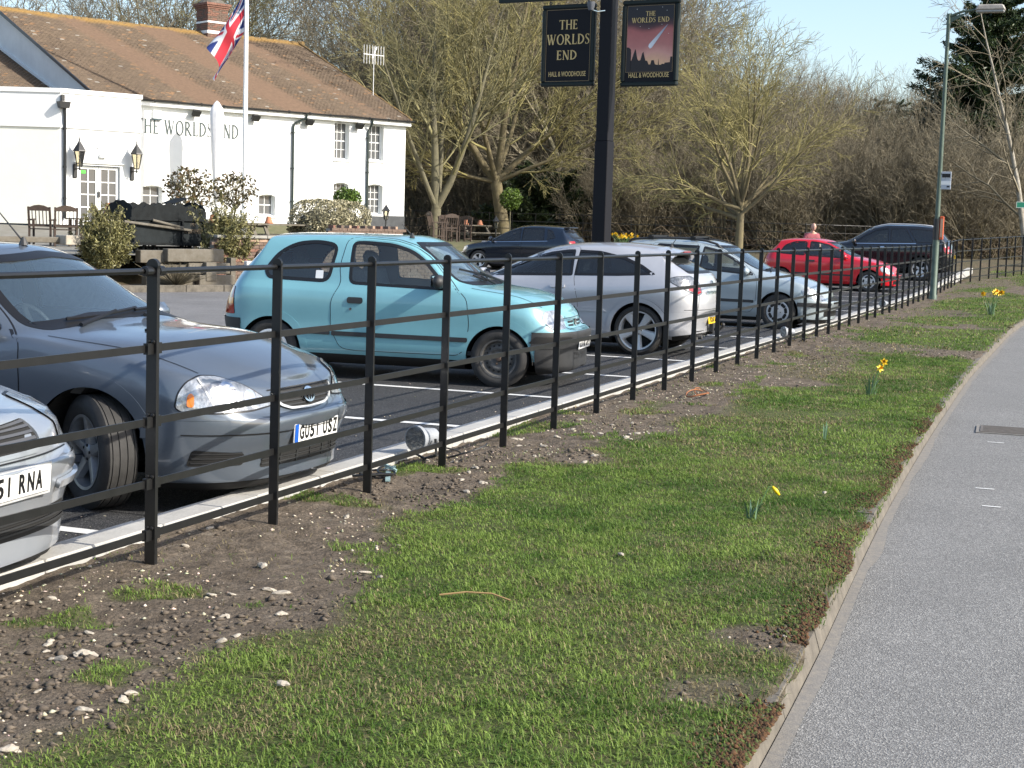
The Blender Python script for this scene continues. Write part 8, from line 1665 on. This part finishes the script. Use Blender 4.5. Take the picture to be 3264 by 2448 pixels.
# ---------------------------------------------------------------- daffodils on the verge
M_dleaf = mat('daffodil_leaf', (.11, .19, .11), .45, noise=(9, .8, 1.2)); M_dyel = mat('daffodil_yellow', (.80, .56, .01), .5); M_dtr = mat('daffodil_trumpet', (.78, .40, .01), .5); M_stem = mat('daffodil_stem', (.10, .19, .06), .5)
def daffs(label, x, y, n, h_, heads, seed, spread=.05, cat='flowers', z=None):
    zz = float(verge_z(np.array([x]), np.array([y]))[0])-.01 if z is None else z; o = thing('daffodil_clump', label, cat, (x, y, zz), 0, 'daffodils on the verge'); g = np.random.default_rng(seed)
    for i in range(n):
        a = g.uniform(0, 6.28); r = spread*g.uniform(0, 1); p = np.array([r*math.cos(a), r*math.sin(a), 0]); ln = g.uniform(.05, .42)*h_; L = h_*g.uniform(.65, 1.05); w_ = .0065*max(1, h_/.25); t = np.array([-math.sin(a), math.cos(a), 0]); V = []
        for k in range(5): u = k/4; c = p+np.array([math.cos(a), math.sin(a), 0])*ln*u**2+np.array([0, 0, L*u*(1-.12*u*u)]); V += [tuple(c-t*w_*(1-u**3*.85)), tuple(c+t*w_*(1-u**3*.85)), tuple(c+np.array([math.cos(a), math.sin(a), 0])*.0015)]
        b = MB(); b.add(V, [(3*k, 3*k+1, 3*k+4, 3*k+3) for k in range(4)]); b.build('leaf', M_dleaf, o)
    for dx, dy, dz, mode in heads:
        p1 = Vector((dx, dy, dz)); b = MB(); b.tube([(dx*.15, dy*.15, 0), (dx*.45, dy*.5, dz*.6), (dx*.8, dy*.85, dz*1.03 if mode == 'bud' else dz*.98), p1], .0035*max(1, h_/.22), 5); b.build('stem', M_stem, o)
        f = empty('flower', p1, parent=o); s_ = max(1, h_/.25)
        if mode == 'bud': b = MB(); b.tube([(0, 0, .005), (.008, -.02, -.018), (.012, -.04, -.042)], [.007, .013, .006], 8); b.build('bud', M_dyel, f, smooth=True); continue
        M_ = Matrix.Rotation(math.radians(g.uniform(150, 215)), 3, 'Z') @ Matrix.Rotation(math.radians(75), 3, 'Y')
        for k in range(6): a = k*PI/3; b = MB(); c, s2_ = math.cos(a), math.sin(a); q = [(0, 0, 0), (.022*c-.014*s2_, .022*s2_+.014*c, .003), (.044*c, .044*s2_, -.002), (.022*c+.014*s2_, .022*s2_-.014*c, .003)]; b.add([M_ @ Vector(v)*s_ for v in q], [(0, 1, 2, 3)]); b.build('petal', M_dyel, f)
        b = MB(); b.lathe([(.009, 0), (.012, .018), (.013, .026), (.019, .034), (.016, .03), (.008, .01)], 10); b.v = [tuple(M_ @ Vector(v)*s_) for v in b.v]; b.build('trumpet', M_dtr, f, smooth=True)
daffs('daffodil clump with four open yellow flowers, farthest along the verge', 33.1, 1.95, 16, .40, [(-.05, -.08, .50, 'o'), (.0, -.2, .48, 'o'), (.1, -.13, .46, 'o'), (-.1, .16, .44, 'o'), (.02, -.05, .47, 'o')], 3, .08)
daffs('daffodil clump with two yellow flowers halfway along the verge', 15.5, 2.02, 15, .25, [(.02, -.12, .35, 'o'), (-.02, -.09, .29, 'o')], 4, .06)
daffs('nearest daffodil clump with one drooping yellow bud', 8.35, 1.70, 8, .16, [(.05, -.10, .19, 'bud')], 5, .035); daffs('small daffodil clump of leaves only, without a flower', 11.9, 1.88, 5, .17, [], 6, .07)
q = at_px(1345, 512, 65.5); daffs('patch of yellow daffodils at the foot of the rear fence', q.x, q.y, 30, .45, [(random.uniform(-.6, .6), random.uniform(-.6, .6), random.uniform(.42, .6), 'o') for _ in range(16)], 7, .6, 'flowers', q.z-.45)
# ---------------------------------------------------------------- ground floodlights, cables and litter by the fence
M_fgrey = mat('floodlight_grey', (.30, .32, .35), .5, noise=(9, .85, 1.1)); M_cable = mat('black_cable', (.012, .012, .012), .5)
def ground_light(label, x, y, rz_, k=1.):
    z = float(verge_z(np.array([x]), np.array([y]))[0]); o = thing('ground_light', label, 'floodlight', (x, y, z), rz_, 'floodlights lying by the fence'); o.scale = (k, k, k)
    b = MB(); b.lathe([(.001, -.09), (.055, -.09), (.062, -.03), (.07, .06), (.088, .07), (.088, .10), (.001, .10)], 18, 'X', c=(0, 0, .17)); b.build('housing', M_fgrey, o, smooth=True, auto=35); b = MB(); b.lathe([(.001, .001), (.078, .001)], 16, 'X', c=(.103, 0, .17)); b.build('lens', M_lamp_dark, o)
    b = MB(); b.tube([(0, -.09, .17), (0, -.1, .06), (0, 0, .03), (0, .1, .06), (0, .09, .17)], .009, 6); b.tube([(0, 0, .03), (0, 0, -.05)], .014, 6); b.build('yoke', M_gutter, o)
    b = MB(); pts = [(-.09, 0, .17)]+[(-.14+.09*math.cos(t)-.02*t, .08*math.sin(t)+.02*t, .06+.05*math.cos(t*.7)) for t in np.linspace(0, 9, 30)]; b.tube(pts, .006, 5); b.build('cable', M_cable, o); return o
ground_light('grey floodlight lying beside the fourth fence post, lens to the road', 9.2, 4.07, math.radians(165)); ground_light('grey floodlight at the kerb below the estate car', 22.2, 4.1, 2.4, .9); ground_light('grey floodlight at the kerb before the red car', 33.0, 4.1, 2.8, .9)
o = thing('metal_bracket', 'pale teal metal bracket lying on the soil under the fence', 'bracket', (8.55, 4.02, float(verge_z(np.array([8.55]), np.array([4.02]))[0])+.02), .4); b = MB(); b.beam((-.17, 0, 0), (.17, .01, .015), .03, .012); b.beam((.13, -.04, .01), (.17, .05, .05), .02); b.beam((.1, .05, .02), (.19, -.03, .03), .012); tag(b.build('bar', mat('teal_metal', (.25, .36, .37), .5), o))
o = thing('tangled_cable', 'black cable tangle on the soil beside the bracket', 'cable', (8.3, 4.05, float(verge_z(np.array([8.3]), np.array([4.05]))[0]))); b = MB(); b.tube([(.12*math.cos(t*1.3)+.02*t, .07*math.sin(t), .02+.03*abs(math.sin(t*.6))) for t in np.linspace(0, 14, 60)], .007, 5); b.build('loop', M_cable, o)
o = thing('rusty_wire', 'coil of rusty wire on the soil beyond the ninth fence post', 'wire', (14.1, 3.45, float(verge_z(np.array([14.1]), np.array([3.45]))[0])+.02)); b = MB(); b.tube([(.28*math.cos(t)+.03*t, .10*math.sin(t*1.1), .02+.015*math.sin(t*2)) for t in np.linspace(0, 10, 50)], .006, 4); b.build('coil', mat('rust', (.28, .11, .045), .9), o)
for lb, x, y, s_ in (('white scrap of litter on the grass right of the nearest daffodil', 9.3, 1.45, .022), ('white stone on the grass in the middle of the verge', 7.0, 2.05, .024), ('pale buff stone lying in the grass at the bottom', 4.5, 2.5, .028)):
    o = link('pale_stone', flint_me[1], None, (x, y, float(verge_z(np.array([x]), np.array([y]))[0])+.02), (.2, .1, x)); o.scale = (s_, s_, s_); tag(o, lb, 'stone')
o = thing('dead_stem', 'curved orange-brown dead stem lying on the grass', 'stem', (5.9, 2.35, float(verge_z(np.array([5.9]), np.array([2.35]))[0])+.025), .3); b = MB(); b.tube([(-.02, .16, 0), (0, .05, .012), (.0, -.06, .01), (-.03, -.14, -.008)], .004, 5); b.build('stalk', mat('dead_straw', (.30, .2, .09), .8), o)
tag(lumps('tarmac_grit', 900, lambda g, n: np.stack([g.uniform(5, 24, n), YK1+.05+4.6*g.uniform(0, 1, n)**2, 0*np.zeros(n)+.002], -1), .003, .012, M_stone, 66, .5, stc), kind='stuff')
